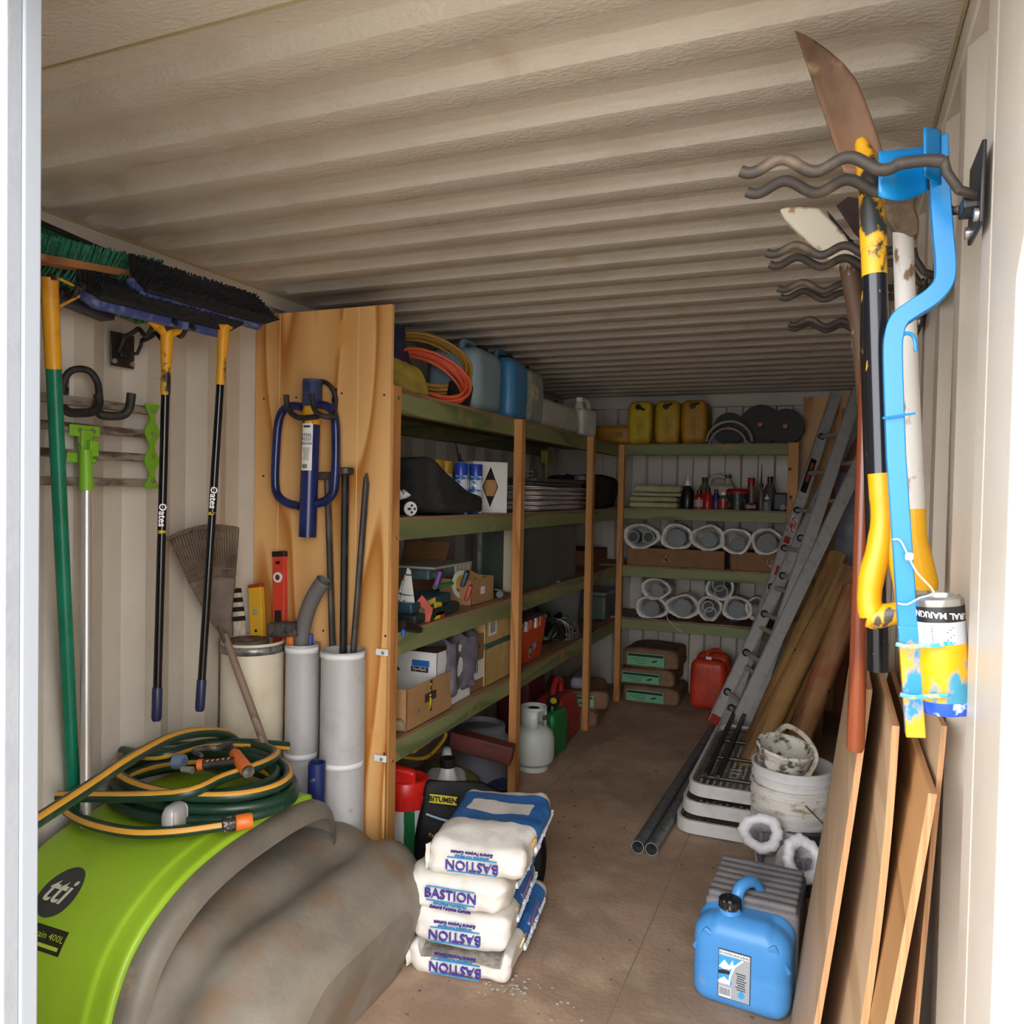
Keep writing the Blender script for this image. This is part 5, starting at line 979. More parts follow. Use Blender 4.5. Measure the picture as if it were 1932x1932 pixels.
y0, L0 = base(1118, 1160, -1.66); t = T('plastic_crate', 'dim grey lidded plastic box beyond the far post on the lowest shelf', 'storage box', (-1.72, y0 + .05, z)); mb = MB(); mb.rbox((.3, .42, .19), X=TR((-1.74, y0 + .04, z + .097)), r=.02, n=4); mb.build('body', mat('dim_green_grey', '515a52', .4), t); mb = MB(); mb.rbox((.32, .44, .03), X=TR((-1.74, y0 + .04, z + .205)), r=.012, n=3); mb.build('lid', mat('dim_clear_lid', '6d766e', .3), t)
y0, L0 = base(1118, 1160, -1.66); t = carton('dim brown carton at the far end of the third shelf', (-1.85, y0, ZT[2]), (.3, .5, .12), kraftd, flap=0, open_=False, group='cartons on the third shelf')
# ---- floor under the left shelves
t = T('lidded_pail', 'white pail with green stripes and ribbed red lid beside the end post', 'pail', (-1.57, 2.86, 0)); pc = P(766, 1480, y=2.90)
px_ = pc[0]; mb = MB(); mb.lathe([(.001, 0), (.088, 0), (.097, .28)], (px_, 2.90, 0), n=32); mb.build('pail', mat('pail_stripes', 'd9d9d2', .4, c2='1f6a3c', ns=1.6, lo=.5, hi=.51, stretch=(7, 7, .5)), t)
mb = MB(); mb.lathe([(.099, .26), (.105, .262), (.105, .31), (.099, .315), (.099, .36), (.093, .37), (.08, .372), (.076, .34), (.001, .34)], (px_, 2.90, 0), n=48, wob=lambda a, i: 1 + (.02 * cos(24 * a) if i in (1, 2) else 0)); mb.build('lid', mat('signal_red', 'd2261c', .35), t)
mb = MB(); mb.rbox((.2, .05, .10), X=TR((px_ - .02, 2.84, .39), (0, .2, .3)), r=.02, n=5, fn=lambda u, p: p + V((nz(p, 12, .02), nz(p, 12, .02), 0))); tag(mb.build('red_plastic_bag', MATS['signal_red']), 'crumpled red plastic on top of the striped pail', 'plastic bag')
jug('bleach_jug', 'white jug with black cap and moulded handle behind the black sack', (P(848, 1500, y=3.25)[0], 3.22, 0), .5, m=mat('white_jug', 'd6d6d4', .35), s=1.45)
t = T('yellow_frame', 'rounded yellow tube frame leaning under the lowest shelf', 'frame', P(790, 1430, x=-1.75)); mb = MB(); mb.tube(smooth([P(*q, x=-1.70 + .0 * q[0]) for q in ((760, 1428), (790, 1431), (812, 1424), (832, 1402), (841, 1386), (832, 1378), (806, 1400), (780, 1418))], 4), .009, 10); mb.build('tube', mat('chipped_yellow', 'c59a22', .45, c2='4a3c1c', ns=40, lo=.62, hi=.65), t)
cloth('canvas_sack', 'olive green canvas sack lying on the floor under the lowest shelf', 'sack', (-1.72, 3.42, .0), (.42, .46, .20), mat('olive_canvas', '6c7538', .85, c2='555f2c', ns=8, bump=.3, bs=40), a=.5, seed=31, r=.08, amp=.05, squash=.35)
mb = MB(); mb.bar(P(852, 1392, y=3.55), P(968, 1424, y=3.62), .09, .09); tag(mb.build('red_brown_beam', wood('red_timber', '6a332c', '4e2620', axis=0), bev=.006), 'thick red-brown timber beam on the floor under the shelf', 'timber')
mb = MB(); mb.grid(lambda u, v: V((-1.98 + .42 * u, 3.35 + .55 * v, .006 + .02 * abs(sin(9 * u + 4 * v)) + .02 * (nz((u, v, 0), 5, 1) + .5))), 20, 20); tag(mb.build('blue_tarpaulin', MATS['blue_tarp'], solid=.003), 'dark blue tarpaulin spread on the floor under the lowest shelf', 'tarpaulin')
t = T('round_drum', 'grey screw-lid plastic drum on the floor before the gas bottle', 'drum', (-1.78, 3.95, 0)); c = V((P(905, 1400, y=3.95)[0], 3.95, 0))
mb = MB(); mb.lathe([(.001, 0), (.15, 0), (.165, .03), (.165, .22), (.13, .27), (.12, .27)], c, n=32); mb.build('body', mat('drum_grey', '84868c', .45), t); mb = MB(); mb.lathe([(.12, .255), (.14, .26), (.14, .30), (.125, .31), (.11, .31), (.10, .285), (.001, .285)], c, n=32); mb.build('lid', mat('drum_lid', '7c7c80', .5), t)
# gas bottle
gasm = mat('gas_bottle_paint', 'cfd4cc', .4, c2='bfc3b8', ns=8, lo=.5, hi=.8, c3='a08a68', ns3=30, lo3=.68, hi3=.75)
t = T('gas_bottle', 'pale grey gas bottle with collar standing behind the middle post', 'gas bottle', (-1.545, 4.22, 0)); c = V((P(1006, 1400, y=4.22)[0], 4.22, 0))
mb = MB(); mb.lathe([(.075, 0), (.085, 0), (.085, .03)], c, n=32); mb.build('foot_ring', gasm, t, solid=.004)
mb = MB(); mb.lathe([(.001, .02), (.08, .022), (.115, .05), (.122, .08), (.122, .18), (.112, .215), (.08, .245), (.04, .258), (.001, .262)], c, n=36); mb.build('cylinder', gasm, t)
mb = MB(); mb.lathe([(.074, .24), (.074, .36)], c, n=36); q = mb; keep = [f for i, f in enumerate(mb.f) if not (3 <= (i % 36) <= 7)]
mb.f = [f for i, f in enumerate(mb.f) if i % 36 not in (31, 32, 33, 34)]; mb.m = [0] * len(mb.f); mb.build('collar', gasm, t, solid=.004)
mb = MB(); mb.lathe([(.076, .345), (.078, .35), (.076, .362), (.070, .362)], c, n=36); mb.build('collar_rim', gasm, t)
mb = MB(); mb.cyl(c + V((0, 0, .26)), c + V((0, 0, .33)), .022); mb.cyl(c + V((0, 0, .33)), c + V((0, 0, .35)), .032); mb.build('valve', mat('valve_dark', '2c2c2a', .5), t)
mb = MB(); mb.box(c + V((.0735, -.012, .305)), (.006, .045, .03), e=(0, 0, -.3)); mb.build('handle_slot', mat('slot_shadow', '55574f', .7), t, bev=.008)
# fuel cans
jerry('fuel_can', 'small green fuel can behind the gas bottle', (P(1040, 1390, y=4.55)[0] + .01, 4.52, 0), (.13, .22, .27), mat('green_fuel_can', '1f7a40', .4, c2='18663a', ns=6), a=-.1, group='fuel cans on the floor', cappos=(.1, -.1), handle=False)
t = T('fuel_can', 'red plastic fuel can with black and yellow cap before the far post', 'jerrycan', (-1.56, 4.86, 0), group='fuel cans on the floor'); rd = mat('red_fuel_can', 'a32a26', .4, c2='8a2622', ns=7)
def rf(u, p): q = V(p); q[2] *= 1; q[1] += .0; k = (u[2] + 1) / 2; q[1] *= 1 - .25 * max(0, k - .6) / .4; q[0] *= 1 - .2 * max(0, k - .5) / .5; return q
c = V((-1.63, 4.80, 0)); mb = MB(); mb.rbox((.22, .36, .30), X=TR(c + V((0, 0, .15))), r=.05, n=7, fn=rf); mb.build('tank_body', rd, t, sharp=60)
mb = MB(); mb.tube(smooth([c + V((0, -.12, .26)), c + V((0, -.06, .36)), c + V((0, .0, .385)), c + V((0, .06, .36)), c + V((0, .07, .29))], 4), .02, 12); mb.build('handle', rd, t)
q = c + V((.02, -.15, .26)); ax_ = V((.35, -.6, .6)).normalized(); mb = MB(); mb.cyl(q, q + ax_ * .045, .042); mb.build('cap', black, t); mb = MB(); mb.cyl(q + ax_ * .045, q + ax_ * .052, .02); mb.build('cap_disc', mat('cap_yellow', 'd8b42a', .4), t)
mb = MB(); mb.rbox((.22, .3, .42), X=TR((-1.86, 4.75, .21)), r=.02, n=4); tag(mb.build('maroon_box', mat('maroon', '5c1a20', .6)), 'tall maroon box in the shadow behind the red fuel can', 'box')
def sackp(label, c, d, a=0, lab=True, seed=0, green=True, m=None):
    t = T('paper_sack', label, 'paper sack', c, a, 'brown paper sacks on the floor'); m = m or mat('brown_paper_sack', '8b6a50', .8, c2='765841', ns=9, bump=.3, bs=30)
    mb = MB(); mb.rbox(d, X=TR((0, 0, d[2] / 2)), r=.03, n=10, fn=lambda u, p: V((p[0], p[1], p[2] * (1 - .12 * abs(u[0]) ** 4))) + V((nz(p + V((seed, 0, 0)), 8, .015), nz(p + V((0, seed, 0)), 8, .01), nz(p + V((0, 0, seed)), 8, .012)))); mb.build('sack', m, t, local=True, sharp=70)
    if lab:
        gl = mat('mint_label', '6fb58a', .6); L_ = d[0] * .68; mb = MB(); mb.box((-d[0] * .08, -d[1] / 2 - .004, d[2] * .48), (L_, .012, d[2] * .62)); mb.build('green_label', gl, t, local=True, bev=.002)
        mb = MB(); mb.box((-d[0] * .08, -d[1] / 2 - .0105, d[2] * .68), (L_ * .95, .001, d[2] * .12)); mb.build('title_band', black, t, local=True)
        for k in range(3): mb = MB(); mb.box((-d[0] * .08 - L_ * .2 + L_ * .05 * k, -d[1] / 2 - .0105, d[2] * (.50 - .11 * k)), (L_ * (.45 - .1 * k), .001, .003)); mb.build('fine_print', printm, t, local=True)
        mb = MB(); mb.rbox((L_ * .14, .004, .012), X=TR((L_ * .12, -d[1] / 2 - .0105, d[2] * .42), (0, -.3, 0)), r=.002, n=1); mb.build('brick_picture', printm, t, local=True)
    return t
sackp('lower brown sack lying under the shelf behind the red fuel can', (-1.68, 5.32, 0), (.42, .5, .12), a=.12, lab=False, seed=3)
sackp('upper brown sack with dull green label under the shelf, beyond the red can', (-1.66, 5.34, .12), (.42, .5, .12), a=.3, seed=5)
mb = MB(); mb.rbox((.12, .30, .08), X=TR((-1.62, 5.28, .285), (0, 0, .2)), r=.03, n=4); tag(mb.build('foam_roll', mat('lilac_grey', '84848f', .7)), 'lilac grey roll lying on the upper brown sack', 'roll')
# ---------------------------------------------------------------- back shelving contents
def B(px, y=6.0): return P(px, 900, y=y)[0]
z = 1.972
yb = mat('yellow_can', 'c9b024', .5, c2='b39a20', ns=6); yb2 = mat('amber_can', 'b98420', .5, c2='a2741c', ns=6)
def slab_can(label, x, w_, m, a=0, lie=False, y=6.08):
    t = T('oil_can', label, 'oil can', (x, y, z), 0, 'yellow cans on the rear top shelf', e=(0, 0, a) if not lie else (0, 0, 0))
    def fn(u, p): return V((p[0] * (1 - .12 * abs(u[2]) ** 3), p[1] * (1 - .1 * abs(u[2]) ** 3), p[2]))
    X = TR((0, 0, .165)) if not lie else TR((0, 0, .075)) @ M.Rotation(-pi / 2, 4, 'Y'); H = .33
    mb = MB(); mb.rbox((w_, .3, H), X=X, r=.04, n=7, fn=fn); mb.build('tank_body', m, t, local=True, sharp=60)
    for k in (-1, 0, 1): mb = MB(); mb.rbox((.008, .012, .14), X=X @ TR((.014 * k, -.15, -.03)), r=.003, n=2); mb.build('rib', m, t, local=True)
    if not lie:
        mb = MB(); mb.cyl((-.005, -.13, .28), (-.005, -.165, .28), .022); mb.build('cap', black, t, local=True)
        mb = MB(); mb.tube([(-.005, -.16, .28), (.045, -.165, .255 if w_ < .19 else .30)], .008, 8); mb.build('spout', black, t, local=True)
    return t
slab_can('bright yellow can standing leftmost on the rear top shelf', B(1207), .185, yb)
slab_can('yellow amber can, middle of the three standing ones', B(1258), .19, mat('yellow_amber', 'bd9a22', .5, c2='a98420', ns=6))
slab_can('amber brown can, rightmost of the three standing ones', B(1308), .192, yb2)
slab_can('mustard can lying on its side in the back left corner', B(1158) - .02, .15, yb2, lie=True)
t = T('plastic_hoop', 'pale plastic arch leaning on dark reels, rear top shelf', 'hoop', (B(1374), 6.0, z)); cx_ = B(1374)
mb = MB(); mb.tube(arc((cx_, 5.99, z + .002), .165, 5, 175, 24), .011, 10); mb.build('outer_arc', mat('pale_hoop', '9d968c', .5), t); mb = MB(); mb.tube(arc((cx_ - .01, 5.99, z - .02), .135, 10, 170, 24), .009, 10); mb.build('inner_arc', MATS['pale_hoop'], t)
for k, (px, r_, lab) in enumerate(((1375, .12, 'dark reel with red hub behind the pale arch'), (1432, .15, 'largest dark reel with a red hub on the rear top shelf'), (1480, .13, 'dark reel with red hub nearest the plywood sheet'))):
    t = T('cable_reel', lab, 'reel', (B(px, 6.12), 6.12 + .06 * (k % 2), z), 0, 'dark reels on the rear top shelf')
    for yy in (-.05, .05): mb = MB(); mb.lathe([(.02, -.004), (r_, -.004), (r_, .004), (.02, .004)], (0, yy, r_), ax=(0, -1, 0), n=32); mb.build('flange', mat('dark_reel', '2c2927', .6), t, local=True)
    mb = MB(); mb.cyl((0, -.05, r_), (0, .05, r_), r_ * .6, n=24); mb.build('core', black, t, local=True); mb = MB(); mb.lathe([(.001, .03), (.018, .03), (.026, .0)], (0, -.05, r_), ax=(0, -1, 0), n=16, wob=lambda a_, i: 1 + .1 * cos(6 * a_)); mb.build('knob', mat('dim_red_knob', '8c2430', .4), t, local=True)
z = 1.487
shm = mat('cream_sheeting', 'b3ae86', .7, c2='9f9a72', ns=9)
for k, (h0, h1, dx, lab) in enumerate(((0, .045, 0, 'bottom folded cream sheet of the pile'), (.045, .085, .0, 'second folded cream sheet from the bottom'), (.087, .115, .05, 'third folded cream sheet, pushed right'), (.116, .175, .06, 'top folded cream sheet, thickest of the pile'))):
    mb = MB(); mb.rbox((.37, .30, (h1 - h0) * .96), X=TR((B(1236) + dx * .5, 6.08, z + (h0 + h1) / 2 + .001)), r=(h1 - h0) * .45, n=8, fn=lambda u, p: p + V((.004 * sin(30 * p[2]), nz(p + V((k, 0, 0)), 9, .008), nz(p + V((0, k, 0)), 6, .005)))); tag(mb.build('folded_sheet', shm), lab + ' on the second rear shelf', 'folded sheet', 'folded sheets on the second rear shelf')
def bottle(label, px, r_, h, bm, cm, y=6.02, neck=.4, name='bottle', stem=0, lab_=None):
    t = T(name, label, 'bottle', (B(px, y), y, z), 0, 'bottles and cans on the second rear shelf')
    mb = MB(); mb.lathe([(.001, 0), (r_ * .95, 0), (r_, .008), (r_, h * .62), (r_ * neck, h * .82), (r_ * neck, h * .86)], (0, 0, 0), n=20); mb.build('body', bm, t, local=True)
    mb = MB(); mb.lathe([(r_ * neck * 1.15, h * .83), (r_ * neck * 1.15, h), (.001, h)], (0, 0, 0), n=16); mb.build('cap', cm, t, local=True)
    if stem: mb = MB(); mb.tube([(0, 0, h), (0, 0, h + stem)], [.006, .002], 8); mb.build('nozzle', cm, t, local=True)
    if lab_: mb = MB(); mb.lathe([(r_ * 1.02, h * .12), (r_ * 1.02, h * .5)], (0, 0, 0), n=20); mb.build('label_band', lab_, t, local=True)
    return t
wh = strapw; rdx = mat('dim_red', 'a3201e', .35); bk = black; glass = mat('brown_clear', '6a5f50', .2); bb = mat('deep_blue', '22336a', .35)
bottle('black bottle with thin white nozzle beside the folded sheets', 1298, .05, .21, bk, wh, stem=.05)
bottle('red bottle with pale label, left of the pair of red ones', 1320, .04, .14, rdx, bk, y=5.98, lab_=mat('dull_pink_label', 'b09a90', .6))
bottle('plain red bottle, right of the pair of red ones', 1336, .04, .16, rdx, bk, y=5.98)
bottle('tall dark bottle with a pale collar behind the red ones', 1330, .045, .24, glass, mat('green_dark_cap', '243528', .5), y=6.1)
bottle('small dark blue bottle between red bottles on the second rear shelf', 1352, .03, .15, bb, bb, y=6.0)
bottle('clear bottle of red liquid with a white cap', 1366, .042, .13, glass, wh, y=5.98, lab_=rdx)
jug('measuring_jug', 'cream jug with open handle and blue cap at the back, second rear shelf', (B(1362, 6.18), 6.18, z + .0), 1.57, m=mat('cream_jug', 'b5aa92', .5), capm=bb, s=1.0)
t = T('paint_tub', 'dark tub with a red lid on the second rear shelf', 'tub', (B(1392), 6.02, z)); mb = MB(); mb.lathe([(.001, 0), (.075, 0), (.085, .125)], (0, 0, 0), n=28); mb.build('tub', mat('tub_dark_green', '1f2c26', .4, c2='8d9a92', ns=30, lo=.62, hi=.64), t, local=True); mb = MB(); mb.lathe([(.088, .12), (.09, .135), (.07, .155), (.001, .16)], (0, 0, 0), n=28); mb.build('lid', rdx, t, local=True)
spray('slim dull red aerosol on the second rear shelf', (B(1418, 6.08), 6.08, z), mat('dull_can', '7a6258', .4), rdx, r=.028, h=.24, group='bottles and cans on the second rear shelf')
bottle('tall thin sealant tube with a long nozzle, second rear shelf', 1437, .025, .20, mat('brownish_tube', '6b5446', .4), bk, y=6.05, neck=.5, stem=.14)
bottle('clear bottle with a black cap, second rear shelf', 1453, .042, .25, mat('smoky_plastic', '59554f', .2), bk, y=6.08)
bottle('small grey can with a white pump, right end of second rear shelf', 1448, .035, .10, mat('grey_can', '6e7278', .4), wh, y=5.96, stem=.02)
mb = MB(); mb.rbox((.10, .08, .05), X=TR((B(1418, 5.98), 5.98, z + .026)), r=.015, n=4); tag(mb.build('tape_measure', mat('orange_black', '8a5426', .4, c2='1c1a18', ns=20, lo=.45, hi=.5)), 'small orange and black tape measure at the shelf front', 'tape measure')
mb = MB(); mb.rbox((.10, .1, .13), X=TR((B(1474, 6.06), 6.06, z + .067)), r=.015, n=4); tag(mb.build('small_box', mat('dark_box_blue', '2b3144', .5, c2='9a8f80', ns=12, lo=.6, hi=.62)), 'dark box at the right end of the second rear shelf', 'box')
z = 1.046
for x0, x1, lab in ((-1.475, -.745, 'long flat brown carton on the left of the third rear shelf'), (-.70, -.25, 'long flat brown carton on the right of the third rear shelf')):
    t = T('flat_carton', lab, 'box', ((x0 + x1) / 2, 6.08, z), 0, 'flat cartons on the third rear shelf'); mb = MB(); mb.lohi((x0, 5.94, z + .001), (x1, 6.22, z + .135)); mb.build('box_body', kraftd, t, bev=.003)
    mb = MB(); mb.box((x0 + (x1 - x0) * (.42 if x0 < -1 else .62), 5.9395, z + .06), (.05, .001, .05)); mb.build('printed_mark', mat('card_logo', 'c39a6e', .7, c2='3d2b1f', ns=60, lo=.5, hi=.52), t)
    mb = MB(); mb.lohi((x0 + .1 * (x1 - x0), 5.9392, z + .001), (x0 + .103 * (x1 - x0), 5.94, z + .135)); mb.build('box_seam', printm, t)
wbag = mat('white_plastic_bag', 'efebe3', .5, c2='d6d0c6', ns=10, bump=.3, bs=30); fitg = mat('grey_pvc_fitting', '8b9192', .25); fitd = mat('fitting_bore', '3f4242', .6)
def pbag(label, px, pz, rx, rz__, y, depth, kind, seed, cat='bag', tilt=0, m=wbag):
    c = P(px, pz, y=y) + V((0, 0, rz__ * .09)); rx *= 1.07; rz__ *= 1.09; t = T('fittings_bag', label, cat, (c[0], y + depth * .5, c[2] - rz__), 0, 'open plastic bags of pipe fittings on the rear shelves')
    def f(u, v):
        a = 2 * pi * u; w_ = 1 + .05 * sin(3 * a + seed) + .03 * sin(4 * a + seed * 2) + .035 * NZ.noise(V((cos(a) * 3, sin(a) * 3, seed + 2 * v)))
        # v: 0 = inner mouth, .35 = rolled rim, 1 = closed back
        if v < .2: k = v / .2; rr_ = .70 + .10 * k; yy = .05 * (1 - k)
        elif v < .5: k = (v - .2) / .3; rr_ = .80 + .22 * sin(k * pi / 2); yy = -.012 * sin(k * pi)
        else: k = (v - .5) / .5; rr_ = 1.02 * math.sqrt(max(0, 1 - k ** 3 * .92)); yy = depth * k
        fold = 1 + .025 * sin(23 * a + 5 * v + seed) * (1 if v < .6 else 2); zz = sin(a) * rz__ * rr_ * w_ * fold; xx = cos(a) * rx * rr_ * w_ * fold
        return c + V((xx, yy, max(zz, -rz__ * .98)))
    mb = MB(); mb.grid(f, 44, 20, cu=True); mb.build('bag_film', m, t, sharp=85)
    yy = y + .035
    if kind == 'two': L_ = ((-.42, -.05, .43), (.42, -.05, .43))
    elif kind == 'one': L_ = ((0, -.1, .62),)
    elif kind == 'low': L_ = ((.12, -.15, .5),)
    else: L_ = ((-.1, .15, .42), (.1, -.35, .45))
    for (ox, oz, rr_) in L_:
        rad = rr_ * min(rx, rz__) * 1.15; p = c + V((ox * rx, .0, oz * rz__)); ax2 = V((.25 * sin(seed * 3), -1, .35 if kind in ('one', 'low') else .05)).normalized()
        q = MB(); q.lathe([(rad * .78, .05 - depth * .5), (rad * .78, .0), (rad, .0), (rad, -depth * .5)], p + V((0, 0, 0)), ax=ax2, n=26); q.build('pipe_fitting', fitg, t)
        q = MB(); q.lathe([(.001, -.012), (rad * .79, -.012)], p, ax=ax2, n=26); q.build('fitting_end', fitg if kind in ('one', 'low') else fitd, t)
    return t
for k, (px, pz, rx, kind, lab) in enumerate(((1209, 1014, .130, 'two', 'white plastic bag of grey pipe rings, leftmost on the third rear shelf'), (1277, 1015, .115, 'one', 'white plastic bag holding a grey ridged elbow, second from left'), (1335, 1017, .118, 'low', 'white plastic bag half hiding grey fittings, third from left'), (1388, 1023, .105, 'low', 'pointed white plastic bag of grey fittings, fourth from left'), (1447, 1024, .105, 'one', 'white plastic bag of grey bends nearest the ladder on that shelf'))):
    pbag(lab, px, pz, rx, .088, 5.93, .30, kind, k * 1.7 + 1)
z = .644
for k, (px, pz, rx, r_, kind, y, lab) in enumerate(((1229, 1148, .118, .078, 'one', 5.93, 'white bag of glossy grey bends, lower left on the fourth rear shelf'), (1288, 1146, .118, .082, 'one', 5.93, 'white bag with one glossy grey bend, lower row second from left'), (1338, 1150, .082, .085, 'dbl', 5.93, 'white bag with two pipe sockets, lower row middle'), (1391, 1150, .10, .08, 'one', 5.93, 'white bag holding a pale square fitting, lower row fourth'), (1424, 1150, .06, .08, 'low', 5.95, 'white bag mostly hidden behind the ladder'),
        (1237, 1113, .105, .075, 'low', 5.95, 'white bag stacked upon the lower left bags'), (1358, 1110, .095, .092, 'dbl', 5.95, 'white bag with a round socket stacked upper right'))):
    pbag(lab, px, pz, rx, r_, y, .32, kind, k * 2.3 + 2)
mb = MB(); mb.tube(smooth([P(1262, 1150, y=5.92), P(1258, 1164, y=5.89), P(1268, 1178, y=5.885), P(1285, 1192, y=5.885)], 4), .002, 5); tag(mb.build('white_string', strapw), 'thin white string dangling from the fourth rear shelf', 'string')
# floor at the back
sackp('bottom brown sack with mint label at the foot of the rear shelving', (-1.26, 6.08, 0), (.42, .42, .135), seed=11)
sackp('middle brown sack with mint label in the rear floor stack', (-1.30, 6.10, .137), (.42, .42, .125), seed=17)
sackp('top slumped brown sack with mint label in the rear floor stack', (-1.27, 6.12, .263), (.42, .42, .15), seed=23)
t = T('fuel_jerrycan', 'orange-red steel jerrycan on the floor between the sacks and the ladder', 'jerrycan', (-.86, 6.05, 0)); om = mat('orange_red_can', 'd2401f', .4, c2='b8371b', ns=7)
c = V((P(1335, 1270, y=5.9)[0], 6.03, 0))
for k, dy in enumerate((-.07, .07)): mb = MB(); mb.rbox((.265, .13, .37 if k == 0 else .40), X=TR(c + V((.0 + .015 * k, dy, .19 + .012 * k))), r=.05, n=6, fn=lambda u, p: V((p[0] * (1 - .12 * max(0, u[2]) ** 3), p[1], p[2]))); mb.build('half_shell', om, t, sharp=60)
mb = MB(); mb.box(c + V((0, -.1365, .18)), (.006, .006, .30)); mb.build('seam', om, t, bev=.002)
mb = MB(); mb.tube(smooth([c + V((-.02, -.02, .37)), c + V((-.01, -.02, .42)), c + V((.05, .05, .43)), c + V((.08, .06, .38))], 4), .012, 10); mb.build('handle', om, t)
mb = MB(); mb.box(c + V((0, -.08, .385)), (.04, .02, .02)); mb.build('clasp', steel, t)
# ---------------------------------------------------------------- right side
t = T('leaning_ply_sheet', 'plywood sheet standing against the back wall behind the ladder', 'plywood', (-.08, 6.3, 0))
mb = MB(); mb.lohi((-.245, 6.33, .002), (.135, 6.35, 2.345)); mb.build('sheet', plyw, t)
mb = MB(); mb.lohi((.02, 6.30, .002), (.172, 6.318, 2.25)); mb.build('second_sheet', wood('redder_ply', 'b87848', '94592f', axis=2, freq=8), t)
# extension ladder
aluf = mat('dull_aluminium', 'b9b6b2', .5, metal=0, c2='9c9894', ns=20, lo=.5, hi=.75)
redp = mat('ladder_red', 'a8382c', .5)
F1 = V((-.655, 5.33, .015)); rg = V((.42, -.907, 0)).normalized() * .36
T1 = P(1576, 745, y=6.18); U = (T1 - F1).normalized(); L1 = (T1 - F1).length; nrm_ = U.cross(rg.normalized()).normalized()
if nrm_[1] < 0: nrm_ = -nrm_
def ladder(label, org, L_, n0, nr, feet=True, plate=False):
    t = T('ladder', label, 'ladder', org, 0, 'ladder sections')
    for k, o_ in enumerate((V((0, 0, 0)), rg)):
        a = org + o_; X = M(((rg.normalized()[0], U[0], nrm_[0], 0), (rg.normalized()[1], U[1], nrm_[1], 0), (rg.normalized()[2], U[2], nrm_[2], 0), (0, 0, 0, 1)))
        mb = MB(); C_ = M.Translation(a + U * L_ / 2) @ X
        s_ = 1 if k == 0 else -1
        mb.box(0, (.004, L_, .075), mt=C_); mb.box(0, (.022, L_, .004), mt=C_ @ TR((s_ * .011, 0, .0375))); mb.box(0, (.022, L_, .004), mt=C_ @ TR((s_ * .011, 0, -.0375))); mb.build('rail', aluf, t)
        if feet: mb = MB(); mb.box(0, (.034, .06, .085), mt=M.Translation(a + U * .02) @ X); mb.build('foot', redp, t)
    for i in range(nr):
        a = org + U * (n0 + .29 * i); mb = MB(); mb.cyl(a + rg * .01, a + rg * .99, .015, n=10); mb.build('rung', aluf, t)
        for s_ in (.0022,): q = MB(); q.cyl(a + rg.normalized() * s_, a + rg.normalized() * (s_ + .004), .026, n=16); q.build('rung_hole', black, t)
    if plate:
        X = M(((rg.normalized()[0], U[0], nrm_[0], 0), (rg.normalized()[1], U[1], nrm_[1], 0), (rg.normalized()[2], U[2], nrm_[2], 0), (0, 0, 0, 1)))
        for f, l_, m_ in ((.745, .26, black), (.60, .13, mat('warning_sticker', 'd8d2cc', .5, c2='b0342c', ns=60, lo=.5, hi=.52)), (.55, .05, redp), (.46, .07, redp), (.27, .09, redp)):
            mb = MB(); mb.box(0, (.003, l_, .045 if f > .5 else .02), mt=M.Translation(org + U * L_ * f + rg.normalized() * .0045) @ X); mb.build('sticker', m_, t, bev=.001)
            if l_ == .26: mb = MB(); mb.box(0, (.004, .15, .02), mt=M.Translation(org + U * L_ * (f + .01) + rg.normalized() * .0065) @ X); mb.build('sticker_print', mat('plate_red', 'b5502f', .5), t)
    return t
ladder('front section of the aluminium extension ladder, with black name plate', F1, L1, .18, 8, plate=True)
F2 = F1 - nrm_ * .085 + U * .05; U = (P(1612, 800, y=6.0) - F2).normalized(); nrm_ = U.cross(rg.normalized()).normalized()
ladder('rear section of the aluminium extension ladder, behind the front rails', F2, L1 * .93, .22, 7)
# tall carton and metal sheets beside the ladder
t = carton('tall open carton behind the ladder by the log posts', (-.17, 5.72, 0), (.26, .26, .76), mat('plain_kraft', 'ae8a64', .8, c2='a07d58', ns=6), flap=0); label_on(t, (-.02, -.1305, .42), (.14, .001, .02), strapw, 'white_tape')
mb = MB(); mb.grid(lambda u, v: V((.0 + .165 * u, 5.95 + .02 * sin(3 * u), .72 + 1.05 * v)) + V((0, .02 * v, 0)), 6, 6); tag(mb.build('metal_sheet', mat('blue_grey_sheet', '8f9099', .5, c2='787a84', ns=6), solid=.003), 'blue-grey metal sheet standing behind the timber posts', 'metal sheet')
mb = MB(); mb.bar((-.27, 5.62, .01), (-.33, 5.70, .55), .12, .012, upv=(0, -1, 0)); tag(mb.build('metal_offcut', mat('pale_blue_metal', '8c929c', .4, metal=.3)), 'pale metal offcut standing behind the ladder foot', 'metal sheet')
t = T('floor_clutter_tray', 'dusty white-edged tray with black fittings behind the ladder foot', 'tray', (-.33, 5.35, 0))
mb = MB(); mb.rbox((.34, .26, .02), X=TR((-.30, 5.36, .17), (0, 0, .1)), r=.008, n=3); mb.build('tray', mat('dusty_tray', 'a59c90', .6), t); mb = MB(); mb.rbox((.16, .2, .14), X=TR((-.26, 5.30, .075)), r=.02, n=4, fn=lambda u, p: p + V((nz(p, 20, .02), nz(p, 22, .02), 0))); mb.build('black_case', black, t)
